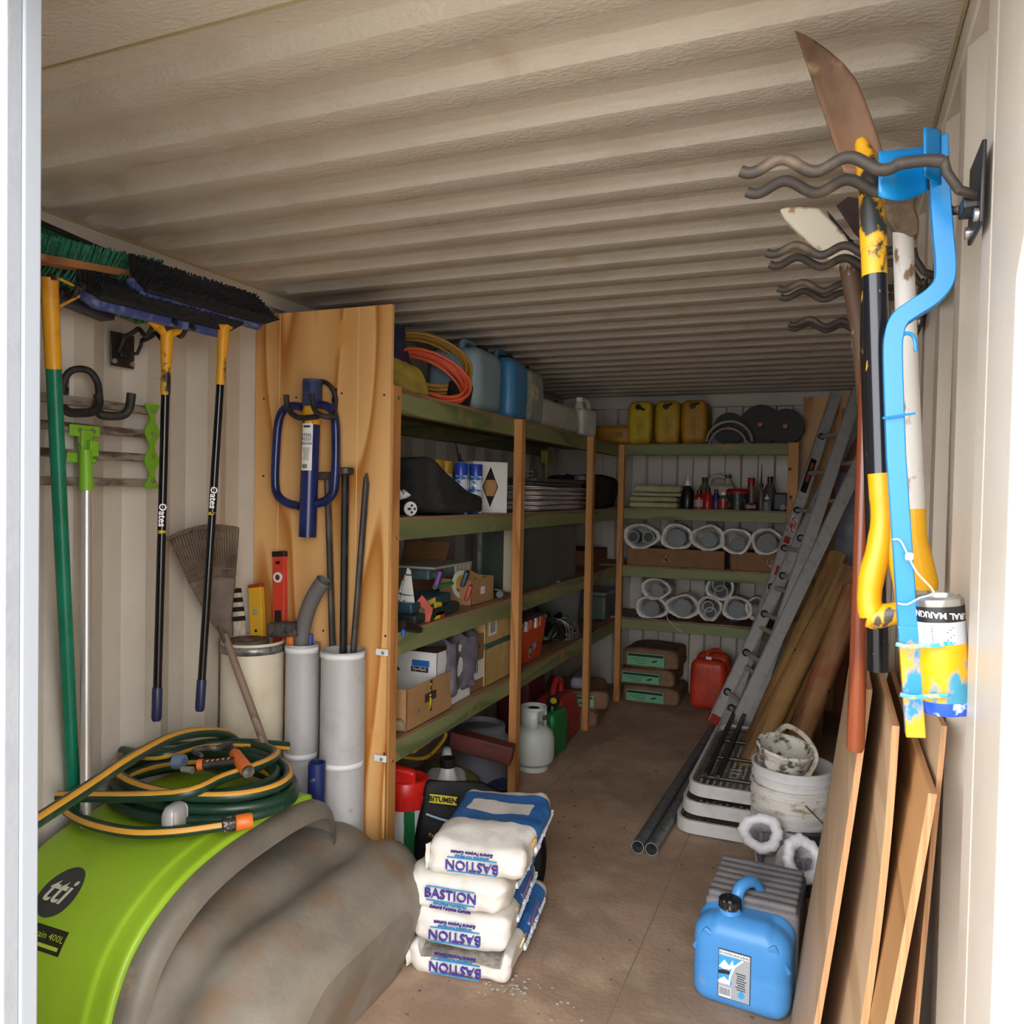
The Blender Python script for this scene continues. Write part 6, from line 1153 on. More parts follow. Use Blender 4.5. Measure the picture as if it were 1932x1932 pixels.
# round timber posts
logm = mat('pine_log', 'ad8450', .75, c2='6e5033', ns=16, lo=.42, hi=.66, det=7, bump=.5, bs=30, stretch=(1, 1, .1), c3='96602e', ns3=6, lo3=.52, hi3=.74)
logr = mat('reddish_log', 'ad7f55', .75, c2='6b4128', ns=16, lo=.42, hi=.66, det=7, bump=.5, bs=30, stretch=(1, 1, .1), c3='9a4d28', ns3=5, lo3=.46, hi3=.68)
endm = mat('log_end', '9a7446', .7, c2='6c4c2c', ns=20)
def log(label, a, b, r, m, seed):
    a, b = V(a), V(b); L_ = (b - a).length; d, s_, u_ = frame(b - a); t = T('timber_post', label, 'post', a, 0, 'round timber posts', e=d.to_track_quat('Z', 'Y').to_euler())
    mb = MB(); n = 26; k = 30
    def f(u, v):
        A = 2 * pi * u; rr_ = r * (1 + .05 * sin(2 * A + seed + 2 * v) + .035 * NZ.noise(V((cos(A) * 2, sin(A) * 2, v * 4 + seed))) - (.10 if abs(((A - seed - .6 * v) % (2 * pi)) - 1) < .10 else 0))
        return V((rr_ * cos(A), rr_ * sin(A), L_ * v))
    mb.grid(f, 48, k, cu=True); mb.build('trunk', m, t, local=True, sharp=75)
    for v in (0, 1): q = MB(); q.grid(lambda u, w_: f(u, v) * 1 if w_ == 1 else V((0, 0, L_ * v + (.004 if v else -.004))), 48, 2, cu=True); q.build('end_grain', endm, t, local=True)
    for q_ in range(3):
        A = seed * 2 + q_ * 1.3; c = V((r * cos(A), r * sin(A), L_ * (.25 + .25 * q_))); q = MB(); q.lathe([(.001, .004), (.011, .002)], c, ax=V((cos(A), sin(A), 0)), n=12); q.build('knot', mat('log_knot', '3c2113', .6), t, local=True)
    return t
log('brown round timber post leaning furthest left, beside the carton', (-.46, 4.45, .02), (.02, 5.27, 1.23), .058, logm, 1)
log('round timber post with deep cracks, middle of the leaning ones', (-.40, 4.42, .02), (.085, 5.0, 1.17), .066, logm, 2.6)
log('reddish stained round timber post leaning nearest the right wall', (-.24, 4.35, .02), (.115, 4.82, 1.08), .064, logr, 4.1)
log('lowest round timber post, in front of the cracked ones', (-.46, 4.14, .02), (-.04, 4.85, .93), .055, logm, 5.5)
# steel tubes on the floor
galt = mat('galvanised_tube', '7f8384', .4, metal=.5, c2='5f6466', ns=30, lo=.45, hi=.65)
for k, (px, x1, lab) in enumerate(((1203, -.715, 'galvanised tube on the floor, left one of the pair'), (1229, -.655, 'galvanised tube on the floor, right one of the pair'))):
    a = P(px, 1598 + 4 * k, z=.03); a = V((a[0], a[1], .029)); b = V((x1, 5.5, .029)); t = T('steel_tube', lab, 'tube', a, 0, 'galvanised tubes on the floor'); X = (b - a).normalized()
    mb = MB(); mb.tube([a, b], .0285, 24, cap=False); mb.tube([a, a + X * .5], .0255, 24, cap=False); q0 = len(mb.v); mb.build('tube_wall', galt, t)
    mb = MB(); mb.lathe([(.0255, 0), (.0285, 0)], a, ax=-X, n=24); mb.build('cut_rim', mat('bright_rim', 'a8aaa6', .35, metal=.5), t)
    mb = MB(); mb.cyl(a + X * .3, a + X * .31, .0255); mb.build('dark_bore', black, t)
mb = MB(); mb.bar((-.66, 4.95, .012), (-.66, 5.9, .012), .03, .02); tag(mb.build('red_bar', mat('dull_red_bar', '7c3a34', .6)), 'dull red bar on the floor running behind the ladder foot', 'bar')
# stack of mesh step platforms
plw = mat('white_moulding', 'd3cfca', .45, c2='bcb2a8', ns=9, lo=.5, hi=.75); meshm = mat('punched_steel', '6f6862', .5, metal=.3, c2='8b8178', ns=12); blt = mat('black_tube_frame', '1e1e20', .4, c2='5a5048', ns=16, lo=.55, hi=.7)
for k in range(3):
    t = T('step_platform', ('bottom', 'middle', 'top')[k] + ' white-rimmed platform of the stack beside the steel tubes' + (', its black frame showing' if k == 2 else ''), 'platform', (-.42, 4.2, .075 * k), 0, 'stacked step platforms'); z0 = .006 + .078 * k; x0, x1, ya, yb = -.665 + .022 * k, -.17, 3.70 + .03 * k, 4.85
    def rim(z_, g=0):
        r_ = .09; o_ = []
        for (cx_, cy_, a0) in ((x1 - r_, ya + r_, -90), (x1 - r_, yb - r_, 0), (x0 + r_, yb - r_, 90), (x0 + r_, ya + r_, 180)): o_ += [(cx_ + (r_ + g) * cos(R(a0 + 15 * i)), cy_ + (r_ + g) * sin(R(a0 + 15 * i)), z_) for i in range(7)]
        return o_
    a, b, c_, d_ = rim(z0), rim(z0 + .06), rim(z0 + .06, -.016), rim(z0 + .02, -.018); n = len(a); mb = MB(); mb.add(a + b + c_ + d_, [(q_ * n + i, q_ * n + (i + 1) % n, (q_ + 1) * n + (i + 1) % n, (q_ + 1) * n + i) for q_ in range(3) for i in range(n)]); mb.build('white_rim', plw, t, sharp=50)
    if k > 0:
        mb = MB(); mb.add(rim(z0 + .03, -.018), [tuple(range(n))]); mb.build('punched_plate', meshm, t)
        nd = 0; mb = MB()
        for i in range(14):
            for j in range(34 if k == 2 else 3):
                x = x0 + .05 + .031 * i; y = ya + .04 + .03 * j + (.015 if i % 2 else 0)
                if x < x1 - .03: mb.lathe([(.008, 0), (.005, .004), (.001, .004)], (x, y, z0 + .03), n=6)
        o = mb.build('raised_studs', mat('worn_stud', 'b0a79c', .4, metal=.3), t); o['kind'] = 'stuff'
    if k == 2:
        for x in (x0 + .07, x0 + .13): mb = MB(); mb.tube([(x, ya + .12, z0 + .062), (x, yb + .35, z0 + .07)], .014, 10); mb.build('frame_tube', blt, t)
        for y in (ya + .13, ya + .45, ya + .75, ya + 1.0): mb = MB(); mb.tube([(x0 + .05, y, z0 + .056), (x1 - .02, y, z0 + .056)], .009, 8); mb.build('cross_bar', blt, t)
        mb = MB(); mb.text('UCKI', M.Translation(V((x0 + .20, ya + .26, z0 + .037))) @ M.Rotation(pi / 2 + .05, 4, 'Z'), .085, ext=.002); mb.build('stamped_lettering', MATS['worn_stud'], t)
# pails
pailw = mat('white_pail', 'dcd9d6', .45, c2='c9c2b8', ns=8, lo=.5, hi=.8); paild = mat('mud_stained_pail', 'd9d3c8', .55, c2='a08868', ns=13, lo=.55, hi=.66, bump=.2, bs=40, stretch=(1, 1, 2.5))
bc = V((-.135, 3.42, 0))
mb = MB(); mb.lathe([(.001, .002), (.15, .002), (.178, .255), (.188, .262), (.184, .275), (.168, .27), (.15, .01)], bc + V((.035, .03, 0)), n=36); tag(mb.build('black_bucket', mat('dark_grey_bucket', '3b3e42', .45)), 'dark grey bucket holding the stack of white pails', 'bucket')
def pail(label, z0, h, m, ox, hb_=None, n=36, rr_=.155, rimh=.05):
    t = T('plastic_pail', label, 'pail', bc + V((ox, 0, z0)), 0, 'nested white pails'); c = bc + V((ox, 0, z0)); pr_ = [(.001, .0), (rr_ * .86, 0), (rr_ * .96, h - rimh * 2), (rr_ * 1.03, h - rimh * 1.9), (rr_ * 1.03, h - rimh * 1.7), (rr_ * .97, h - rimh * 1.6), (rr_ * .98, h - rimh), (rr_ * 1.04, h - rimh * .95), (rr_ * 1.04, h - rimh * .75), (rr_ * .99, h - rimh * .7), (rr_ * 1.0, h - .008), (rr_ * 1.05, h - .006), (rr_ * 1.05, h + .004), (rr_ * .98, h + .004), (rr_ * .95, h * .5), (rr_ * .9, .06)]
    mb = MB(); mb.lathe(pr_, c, n=44); mb.build('pail_body', m, t, sharp=50)
    if hb_:
        mb = MB(); mb.tube([c + V(p) for p in hb_], .0028, 6); mb.build('wire_handle', mat('grey_wire', '6c6a66', .4, metal=.5), t)
    return t
tp = pail('lowest white pail in the nested stack, wire handle down with a white grip', .03, .29, pailw, .0, [(-.155, .0, .22), (-.12, -.11, .19), (.0, -.163, .165), (.10, -.12, .135), (.155, 0, .21)])
mb = MB(); mb.tube([bc + V((-.075, -.145, .208)), bc + V((.03, -.165, .192))], .009, 10); mb.build('grip', pailw, tp)
pail('mud-stained white pail in the middle of the nested stack', .145, .27, paild, -.003, [(.06, -.152, .235), (.13, -.12, .16), (.185, -.03, .10), (.175, 0, .16)])
pail('cleaner white pail on top of the nested stack with a sponge inside', .255, .235, pailw, .0)
mb = MB(); mb.rbox((.13, .1, .07), X=TR(bc + V((.06, -.03, .435)), (0, .1, .3)), r=.03, n=5); tag(mb.build('sponge', mat('yellow_sponge', 'b39a4a', .9, bump=.5, bs=60)), 'dull yellow sponge in the top white pail', 'sponge')
t = T('paint_kettle', 'small plaster-crusted white bucket tilted in the top pail', 'bucket', bc + V((-.045, -.02, .44))); c = bc + V((-.045, -.02, .44)); axk = V((.14, -.12, 1)).normalized(); crust = mat('plaster_crust', 'd5cfc0', .8, c2='57524a', ns=22, lo=.5, hi=.6, bump=.6, bs=50)
mb = MB(); mb.lathe([(.001, .0), (.09, 0), (.112, .12), (.117, .125), (.114, .135), (.104, .13), (.085, .03), (.001, .025)], c, ax=axk, n=36, wob=lambda a, i: 1 + .015 * sin(9 * a + i)); mb.build('bucket_body', crust, t)
_, s1, u1 = frame(axk); top = c + axk * .125
mb = MB(); mb.tube(smooth([top + s1 * -.03 + u1 * .11 if 0 else top + V((-.05, .10, .01)), top + V((0, .05, .075)), top + V((.075, -.02, .06)), top + V((.118, -.05, .0)), top + V((.10, -.07, -.06)), top + V((.06, -.085, -.105))], 5), .0075, 10, flat=1.5); mb.build('handle', mat('handle_crusted', 'c9c0ae', .7, c2='8e8370', ns=30), t)
# white plastic-lined bags of offcuts in front of the pails
for k, (px, pz, rx, rz_v, y, sd_, lab) in enumerate(((1436, 1571, .085, .075, 3.17, 1.3, 'white plastic bag with open rolled mouth beside the pails'), (1516, 1622, .078, .085, 3.0, 3.9, 'white plastic bag drooping open behind the grey box corner'))):
    c = P(px, pz, y=y); t = T('open_plastic_bag', lab, 'plastic bag', (c[0], c[1], 0), 0, 'open white bags beside the grey box')
    axb = V((-.1, -.75, .55)).normalized() if k == 0 else V((.35, -.7, .5)).normalized(); _, s1, u1 = frame(axb)
    def f(u, v, c=c, axb=axb, s1=s1, u1=u1, rx=rx, rv=rz_v, sd_=sd_):
        a = 2 * pi * u
        if v < .2: q_ = v / .2; rr_ = .38 + .08 * q_; h = -.09 * (1 - q_) - .01
        elif v < .7: q_ = (v - .2) / .5; A = R(190 - 250 * q_); rr_ = .73 + .27 * cos(A); h = .020 * sin(A) + .0
        else: q_ = (v - .7) / .3; rr_ = .865 - .30 * q_ ** 2; h = -.018 - .15 * q_
        w_ = 1 + .05 * sin(3 * a + sd_) + .03 * sin(8 * a + 2 * sd_) + .03 * sin(17 * a + sd_ + 4 * v)
        return c + s1 * cos(a) * rx * rr_ * w_ + u1 * sin(a) * rv * rr_ * w_ + axb * h
    mb = MB(); mb.grid(f, 60, 26, cu=True); mb.build('bag_film', mat('clean_white_bag', 'e4e0e2', .45, c2='cfc9cb', ns=12, bump=.35, bs=35), t, sharp=85)
    for j in range(3): mb = MB(); mb.bar(c - axb * .0 + s1 * (.02 * j - .02) , V((c[0] + .02 * j - .02, c[1] + .05, .005)), .014, .014); mb.build('offcut', mat('grey_offcut', '6f6a6e', .5), t)
# grey ribbed box
gy = mat('grey_foam_plastic', '6a6668', .6, c2='7c7674', ns=7, lo=.45, hi=.7, bump=.15, bs=40)
A_ = [P(1362, 1606, z=.31), P(1524, 1639, z=.31), P(1505, 1722, z=.31), P(1331, 1672, z=.31)]
bx = (A_[0] + A_[1] + A_[2] + A_[3]) / 4; w_ = ((A_[1] - A_[0]).length + (A_[2] - A_[3]).length) / 2; d_ = ((A_[2] - A_[1]).length + (A_[3] - A_[0]).length) / 2; an = math.atan2(A_[1][1] - A_[0][1], A_[1][0] - A_[0][0])
t = T('ribbed_crate', 'dark grey ribbed-top block behind the blue water container', 'crate', (bx[0], bx[1], 0), an); t.rotation_euler = (0, 0, an)
mb = MB(); mb.rbox((w_, d_, .29), X=TR((0, 0, .146)), r=.018, n=4); mb.build('body', gy, t, local=True)
for k in range(7): y = -d_ * .42 + d_ * .84 * k / 6; mb = MB(); mb.rbox((w_ * .95, d_ * .095, .024), X=TR((0, y, .296)), r=.011, n=6, nb=3, fn=lambda u, p: p + V((0, nz(p + V((k, 0, 0)), 9, .004), 0))); mb.build('top_rib', gy, t, local=True)
# blue water container
blue = mat('blue_container', '4a93d6', .38, c2='5a9fdd', ns=5, lo=.5, hi=.8, c3='8a9aa8', ns3=11, lo3=.66, hi3=.78)
jx = V((-.222, 2.60, 0)); ja = -.10
t = T('water_container', 'large sky-blue water container with a black cap at the front of the aisle', 'water container', jx, ja); t.rotation_euler = (0, 0, ja)
def bf(u, p):
    q = V(p); k = max(0, (u[2] - .5) / .5); q[0] *= 1 - .10 * k ** 2; q[1] *= 1 - .10 * k ** 2
    if abs(u[2] + .12) < .06: q[0] *= .985; q[1] *= .985
    if u[2] > .35: q[2] -= .012 * (abs(u[0]) > .6) * (1 if u[1] < -.3 else 0)
    return q
H_ = .28; mb = MB(); mb.rbox((.295, .275, H_), X=TR((0, 0, H_ / 2)), r=.05, n=14, nb=6, fn=bf); mb.build('tank_body', blue, t, local=True, sharp=70)
mb = MB(); mb.tube([(-.045, -.062, H_ - .02), (-.045, -.066, H_ + .012)], [.042, .032], 24); mb.build('neck', blue, t, local=True)
mb = MB(); mb.lathe([(.001, H_ + .038), (.027, H_ + .040), (.034, H_ + .036), (.035, H_ + .012), (.03, H_ + .010)], (-.045, -.066, 0), n=56, wob=lambda a, i: 1 + (.04 * cos(16 * a) if i in (2, 3) else 0)); mb.build('cap', mat('dusty_black_cap', '1c1b1a', .5, c2='a09a8c', ns=60, lo=.6, hi=.68), t, local=True)
mb = MB(); mb.tube(smooth([(-.03, -.03, H_ - .02), (-.03, -.025, H_ + .04), (-.015, .005, H_ + .062), (.01, .05, H_ + .050), (.035, .10, H_ - .02)], 6), .019, 14, flat=.8); mb.build('handle', blue, t, local=True)
for s_ in (-1, 1): mb = MB(); mb.rbox((.03, .012, .10), X=TR((s_ * .115, -.122, H_ - .085), (.25, s_ * -.5, 0)), r=.006, n=3); mb.build('corner_rib', blue, t, local=True)
LX, LZ = -.012, .118; lw, lh = .098, .15; fy = -.1385
def lab3(cx_, cz_, w__, h__, m, name, k=1, e=(0, 0, 0)): q = MB(); q.box((LX + cx_, fy - .0012 * k, LZ + cz_), (w__, .0012, h__), e=e); return q.build(name, m, t, local=True)
def poly3(pts, m, name, k=2): q = MB(); q.prism(pts, .0012, X=M.Translation(V((LX, fy - .0012 * k, LZ))) @ M.Rotation(pi / 2, 4, 'X')); return q.build(name, m, t, local=True)
inkd = mat('label_ink', '20262c', .5); sil = mat('label_silver', 'a9adb2', .4); skb = mat('label_sky', '3fa3e0', .4); wht = mat('label_white', 'e8ecef', .5)
lab3(0, 0, lw, lh, inkd, 'label_border', 1); lab3(0, 0, lw - .004, lh - .004, sil, 'label_ground', 1.8); lab3(0, .065, lw - .006, .012, wht, 'title_strip', 2.5); poly3([(-.047, -.03), (-.006, -.03), (-.01, 0), (.0, .035), (.02, .056), (-.047, .056)], skb, 'sky_picture', 2.4)
poly3([(-.047, .02), (-.03, .045), (-.015, .03), (-.005, .05), (-.0, .03), (-.02, .012)], wht, 'mountain', 3.2); poly3([(-.047, .008), (-.02, .018), (-.008, .004), (-.047, -.002)], inkd, 'dark_shore', 3.2); poly3([(-.047, -.022), (-.03, -.008), (-.012, -.02), (-.02, -.03), (-.047, -.03)], wht, 'wave', 3.4)
poly3([(-.012, -.03), (-.008, .0), (.004, .03), (.03, .056), (.022, .056), (-.004, .03), (-.014, .0), (-.017, -.03)], wht, 'white_curve', 3.8)
lab3(-.026, -.055, .036, .03, wht, 'barcode_panel', 3)
for k in range(9): lab3(-.041 + .0037 * k, -.053, .0018, .022, inkd, 'barcode_bar', 4)
for k in range(8): lab3(.02 + .002 * (k % 2), .012 - .007 * k, .03 - .004 * (k % 3), .002, inkd, 'fine_print', 3)
poly3([(.020, -.062), (.013, -.056), (.014, -.048), (.023, -.036), (.032, -.048), (.033, -.056), (.026, -.062)], MATS['royal_blue_cap'] if 0 else skb, 'water_drop', 3.2)
mb = MB(); mb.text('20L WATER DRUM & BUNG', M.Translation(V((LX, fy - .0045, LZ + .065))) @ M.Rotation(pi / 2, 4, 'X'), .0088, ext=.0004, sx=.85); mb.build('label_title', inkd, t, local=True)
# leaning plywood sheets, bowed, along the right wall
plyb = wood('pale_ply_face', 'c8aa88', 'b39470', axis=1, freq=7, dist=2.5, detail=2, rough=.6, c3='a88e72', lo3=.5, hi3=.8); plye = mat('ply_edge', 'c08f62', .6, c2='a57a52', ns=2.5, lo=.42, hi=.6, stretch=(90, .3, .3))
def sheet(label, y0, y1, xb, xt, h, bow, th=.016, m=plyb, lean2=0):
    t = T('plywood_sheet', label, 'plywood', (xb, (y0 + y1) / 2, 0), 0, 'plywood sheets leaning on the right wall')
    def f(u, v, o=0): x = xb + (xt - xb) * v + bow * 4 * v * (1 - v) * (1 - .6 * u) + o; return V((x - lean2 * u * 0, y0 + (y1 - y0) * u, h * v * (1 - .0 * u) + .002))
    n = 14; vs = [f(i / 4, j / n, o) for o in (0, th) for i in range(5) for j in range(n + 1)]; N_ = 5 * (n + 1); F_ = []
    for i in range(4):
        for j in range(n): a = i * (n + 1) + j; F_ += [(a, a + n + 1, a + n + 2, a + 1)[::-1], (a + N_, a + N_ + n + 1, a + N_ + n + 2, a + N_ + 1)]
    mb = MB(); mb.add(vs, F_, [0] * len(F_)); mb.k = 1
    e_ = []
    for j in range(n): e_ += [(j, j + 1, j + 1 + N_, j + N_)[::-1], (4 * (n + 1) + j, 4 * (n + 1) + j + 1, 4 * (n + 1) + j + 1 + N_, 4 * (n + 1) + j + N_)]
    for i in range(4): a = i * (n + 1) + n; e_.append((a, a + n + 1, a + n + 1 + N_, a + N_)); a = i * (n + 1); e_.append((a, a + n + 1, a + n + 1 + N_, a + N_)[::-1])
    mb.add(vs, e_, [1] * len(e_)); mb.build('sheet', [m, plye], t, sharp=30); return t
sheet('pale plywood sheet nearest the aisle in the leaning row', 1.72, 2.62, -.085, .066, 1.20, .010, th=.012)
sheet('bowed pale plywood sheet, second from the aisle', 1.50, 2.5, -.045, .100, 1.19, .030, th=.012)
sheet('orange-edged plywood sheet closest to the opening, third from the aisle', 1.34, 2.3, -.035, .142, 1.135, .010, th=.012, m=wood('warm_ply_face', 'b98a58', '94683a', axis=1, freq=7, dist=2.5, detail=2, rough=.6))
sheet('thin plywood sheet flat against the right wall', 1.42, 2.3, .10, .166, 1.22, .0, th=.008)
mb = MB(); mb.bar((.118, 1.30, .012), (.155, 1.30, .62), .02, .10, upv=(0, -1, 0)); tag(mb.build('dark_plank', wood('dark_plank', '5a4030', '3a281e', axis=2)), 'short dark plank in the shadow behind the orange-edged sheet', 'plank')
# ---------------------------------------------------------------- racks and long tools on the right wall
rustb = mat('dusty_black_rod', '3a332d', .6, c2='6e5b4a', ns=18, lo=.5, hi=.75)
rubber_keep = rubber; rubber = rustb
for k, (y, lab) in enumerate(((1.26, 'wavy-pronged rack nearest the opening on the right wall, holding the blue wand'), (1.72, 'second wavy-pronged rack from the opening on the right wall'), (2.06, 'third wavy-pronged rack from the opening on the right wall'), (2.52, 'furthest wavy-pronged rack on the right wall'))):
    wall_rack('tool_hook_rack', lab, .172, y, 2.045 + .012 * k, -1, .315, gap=.085 if k < 3 else .06, group='tool racks on the right wall', r=.0085, amp=.0095, ph=2.4, tip=.025)
rubber = rubber_keep
# yellow-handled shovel
ys_ = 1.36; t = T('long_handled_shovel', 'rusty-bladed shovel hung blade up with a yellow D handle below', 'shovel', P(1668, 1160, y=ys_))
bl_ = [(1500, 58), (1530, 72), (1560, 92), (1590, 118), (1615, 150), (1632, 190), (1645, 225), (1658, 262), (1668, 300), (1662, 322), (1630, 334), (1592, 326), (1582, 300), (1570, 262), (1553, 212), (1535, 160), (1516, 105)]
c_ = V((0, 0, 0))
import mathutils.geometry as mg
pts = [P(a, b, y=ys_) for a, b in bl_]; axA, axB = P(1500, 58, y=ys_), P(1632, 334, y=ys_); da = (axB - axA).normalized(); db = V((da[2], 0, -da[0]))
def dish(p): s_ = (p - axA).dot(db); return V((p[0], p[1], p[2])) if 0 else CAM + (p - CAM) * ((p[1] - 7 * s_ * s_ + .035 - .08 * max(0, (p - axA).dot(da) - .15)) / p[1])
mb = MB(); nL, nR = [V(p) for p in pts[:11]], [pts[0]] + [V(p) for p in pts[:10:-1]]
def rs(L_, n):
    d_ = [0]
    for a, b in zip(L_[:-1], L_[1:]): d_.append(d_[-1] + (b - a).length)
    o_ = []
    for i in range(n):
        q = d_[-1] * i / (n - 1); j = max(0, min(len(L_) - 2, sum(1 for v in d_ if v <= q) - 1)); o_.append(L_[j] + (L_[j + 1] - L_[j]) * ((q - d_[j]) / max(1e-6, d_[j + 1] - d_[j])))
    return o_
LL, RR = rs(nL, 20), rs(nR, 20); mb.grid(lambda u, v: dish(LL[int(round(v * 19))] * (1 - u) + RR[int(round(v * 19))] * u), 9, 20)
rust = mat('rusty_blade', '7a5a42', .55, c2='4f3829', ns=9, lo=.4, hi=.62, bump=.2, bs=40, c3='8d7355', ns3=22, lo3=.58, hi3=.7, metal=.2, stretch=(1, 1, .4)); mb.build('blade', rust, t, solid=.003, sharp=60)
def py2(a, b, y=ys_): return P(a, b, y=y)
mb = MB(); mb.tube(smooth([py2(1622, 262, 1.385), py2(1634, 300, 1.385), py2(1641, 340), py2(1645, 372)], 4), [.006] * 1 + [.010, .012, .014, .016, .017, .018, .018, .0185, .0185, .0185, .0185, .0185], 14); mb.build('socket', yeld, t)
mb = MB(); mb.cyl(py2(1644, 366), py2(1650, 520), .0185, n=18); mb.build('painted_neck', mat('yellow_flaked_neck', 'e3a81f', .45, c2='2e3330', ns=16, lo=.52, hi=.56, stretch=(1, 1, .6)), t)
mb = MB(); mb.cyl(py2(1647, 430), py2(1649, 470), .0198, n=18); mb.build('collar', MATS['yellow_flaked_neck'], t)
mb = MB(); mb.cyl(py2(1650, 505), py2(1662, 905), .0178, n=20); mb.build('shaft', mat('black_fibreglass', '191a20', .18, c2='c49a3a', ns=40, lo=.68, hi=.7, stretch=(1, 1, .4)), t)
ybr = mat('bright_yellow_handle', 'dc9c0c', .4, c2='4a4038', ns=16, lo=.585, hi=.61, stretch=(1, 1, .5))
mb = MB(); mb.tube(smooth([py2(1661, 893), py2(1664, 940), py2(1665, 985), py2(1657, 1040), py2(1645, 1085), py2(1640, 1130), py2(1645, 1162)], 4), [.0185] * 5 + [.0175] * 5 + [.0185] * 4 + [.019] * 4 + [.018] * 4 + [.019] * 3, 16); mb.build('d_handle_left', ybr, t)
mb = MB(); mb.tube(smooth([py2(1672, 985), py2(1688, 1040), py2(1700, 1090), py2(1706, 1130), py2(1703, 1156)], 4), .0135, 14); mb.build('d_handle_right', ybr, t)
mb = MB(); mb.tube([py2(1636, 1163), py2(1645, 1165), py2(1700, 1155), py2(1714, 1153)], [.017, .020, .0165, .017], 16); mb.build('grip', ybr, t)
# black handle hanging behind
def hang(name, label, cat, pts, r, mats, group=None, head=None, n=16):
    t = T(name, label, cat, pts[-1][0], group=group)
    return t
t = T('fork_handle', 'black flaking round handle hanging behind the yellow D handle', 'handle', P(1657, 1265, y=1.52)); mb = MB(); mb.tube([P(1642, 345, y=1.72), P(1640, 640, y=1.56), P(1656, 1180, y=1.52)], .0155, 16); mb.build('shaft', MATS['black_flaking_yellow'] if 'black_flaking_yellow' in MATS else black, t); mb = MB(); mb.cyl(P(1656, 1178, y=1.52), P(1657, 1266, y=1.52), .0175, n=16); mb.build('grip', mat('black_glossy_grip', '111113', .2, c2='c9bfae', ns=60, lo=.66, hi=.7), t)
# blue marking wand with its can
wb = mat('bright_blue_steel', '0f7fc2', .3); wy = mat('blue_yellow_overspray', '1c82ba', .4, c2='cf9c14', ns=14, lo=.44, hi=.5, stretch=(1, 1, .6)); yw = 1.30
t = T('line_marking_wand', 'bright blue square-tube spray marking wand hung on the nearest rack', 'marking wand', P(1725, 1390, y=yw))
path = smooth([P(*q, y=yw) for q in ((1768, 262), (1773, 370), (1778, 440), (1783, 500), (1779, 535), (1757, 562), (1722, 585), (1698, 603), (1687, 630), (1684, 680), (1690, 860))], 5) + [P(1712, 1180, y=yw)]
mb = MB(); mb.tube(path, .0185, 4, ph=pi / 4, flatv=(0, 1, 0)); mb.build('square_tube', wb, t, sharp=30, bev=.0015)
mb = MB(); mb.tube([P(1712, 1178, y=yw), P(1727, 1388, y=yw)], .0187, 4, ph=pi / 4, flatv=(0, 1, 0)); mb.build('oversprayed_tube', wy, t, bev=.0015)['label'] = 'lower end of the tube, spattered blue and yellow'
mb = MB(); mb.grid(lambda u, v: P(1657 + 92 * u, 287 + 8 * u * 0 - 10 * u + (84 + 12 * sin(pi * u)) * v, y=yw - .03 - .02 * cos(pi * u) + .01 * (v - .5) ** 2), 14, 8); mb.build('cradle_plate', wb, t, solid=.003)
mb = MB(); mb.grid(lambda u, v: P(1744 + 30 * u, 240 + 6 * u + (92 + 10 * u) * v, y=yw - .045 + .03 * u), 8, 8); mb.build('upright_tab', wb, t, solid=.003)
mb = MB(); mb.tube(smooth([P(*q, y=yw - .01) for q in ((1698, 640), (1706, 630), (1718, 630), (1726, 640), (1728, 662))], 4), .0028, 8); mb.build('wire_hook', wb, t)
for pz, xa, xb_ in ((784, 1665, 1727),): mb = MB(); mb.tube([P(xa, pz + 5, y=yw - .02), P(xb_, pz - 4, y=yw - .02)], .0018, 6); mb.build('cross_wire', wb, t)
for pz in (1215, 1310):
    mb = MB(); dx = 8 if pz > 1250 else 0; mb.tube(smooth([P(1690 + dx, pz, y=yw - .025), P(1712 + dx, pz + 5, y=yw - .028), P(1735 + dx, pz + 4, y=yw - .04), P(1780 + dx, pz + 2, y=yw - .04)], 3), .0028, 6, flat=1.2); mb.build('clamp_wire', mat('painted_clamp', 'b5b87a', .4, c2='4aa0b4', ns=30, lo=.5, hi=.55), t)
mb = MB(); mb.tube(smooth([P(1684, 1018, y=yw - .022), P(1698, 1019, y=yw - .024), P(1712, 1045, y=yw - .03), P(1730, 1080, y=yw - .035), P(1762, 1117, y=yw - .04), P(1735, 1128, y=yw - .04), P(1712, 1140, y=yw - .026), P(1694, 1138, y=yw - .024)], 3), .0014, 6); mb.build('cable_tie', mat('clear_tie', 'c9c4b8', .3), t)
mb = MB(); mb.rbox((.012, .008, .012), X=TR(P(1716, 1050, y=yw - .032)), r=.004, n=2); mb.build('tie_head', MATS['clear_tie'], t)
# can
ct, cb = P(1770, 1128, y=yw + .0), P(1787, 1335, y=yw + .0); cr = .0335; axc = (cb - ct).normalized(); Lc = (cb - ct).length
t = T('marking_paint_can', 'upside-down marking paint can spattered yellow and blue, clipped to the wand', 'spray can', cb)
mb = MB(); mb.lathe([(.001, .006), (cr * .80, .006), (cr * .86, -.004), (cr * .98, .0), (cr, .008), (cr * .97, .012)], ct, ax=axc, n=36); mb.build('metal_base', mat('bright_tin', 'b9b7b2', .25, metal=.8), t)
mb = MB(); mb.lathe([(cr, .010), (cr, .032)], ct, ax=axc, n=36); mb.build('black_band', black, t)
mb = MB(); mb.lathe([(cr, .032), (cr, .066)], ct, ax=axc, n=36); mb.build('white_label', mat('can_label_white', 'b9bcc4', .4), t)
mb = MB(); mb.lathe([(cr * 1.01, .064), (cr * 1.02, .068), (cr * 1.03, Lc * .9), (cr, Lc * .92)], ct, ax=axc, n=36); mb.build('paint_body', mat('yellow_blue_spatter', 'dba408', .4, c2='3f90ae', ns=13, lo=.5, hi=.57, stretch=(1, 1, .6)), t)
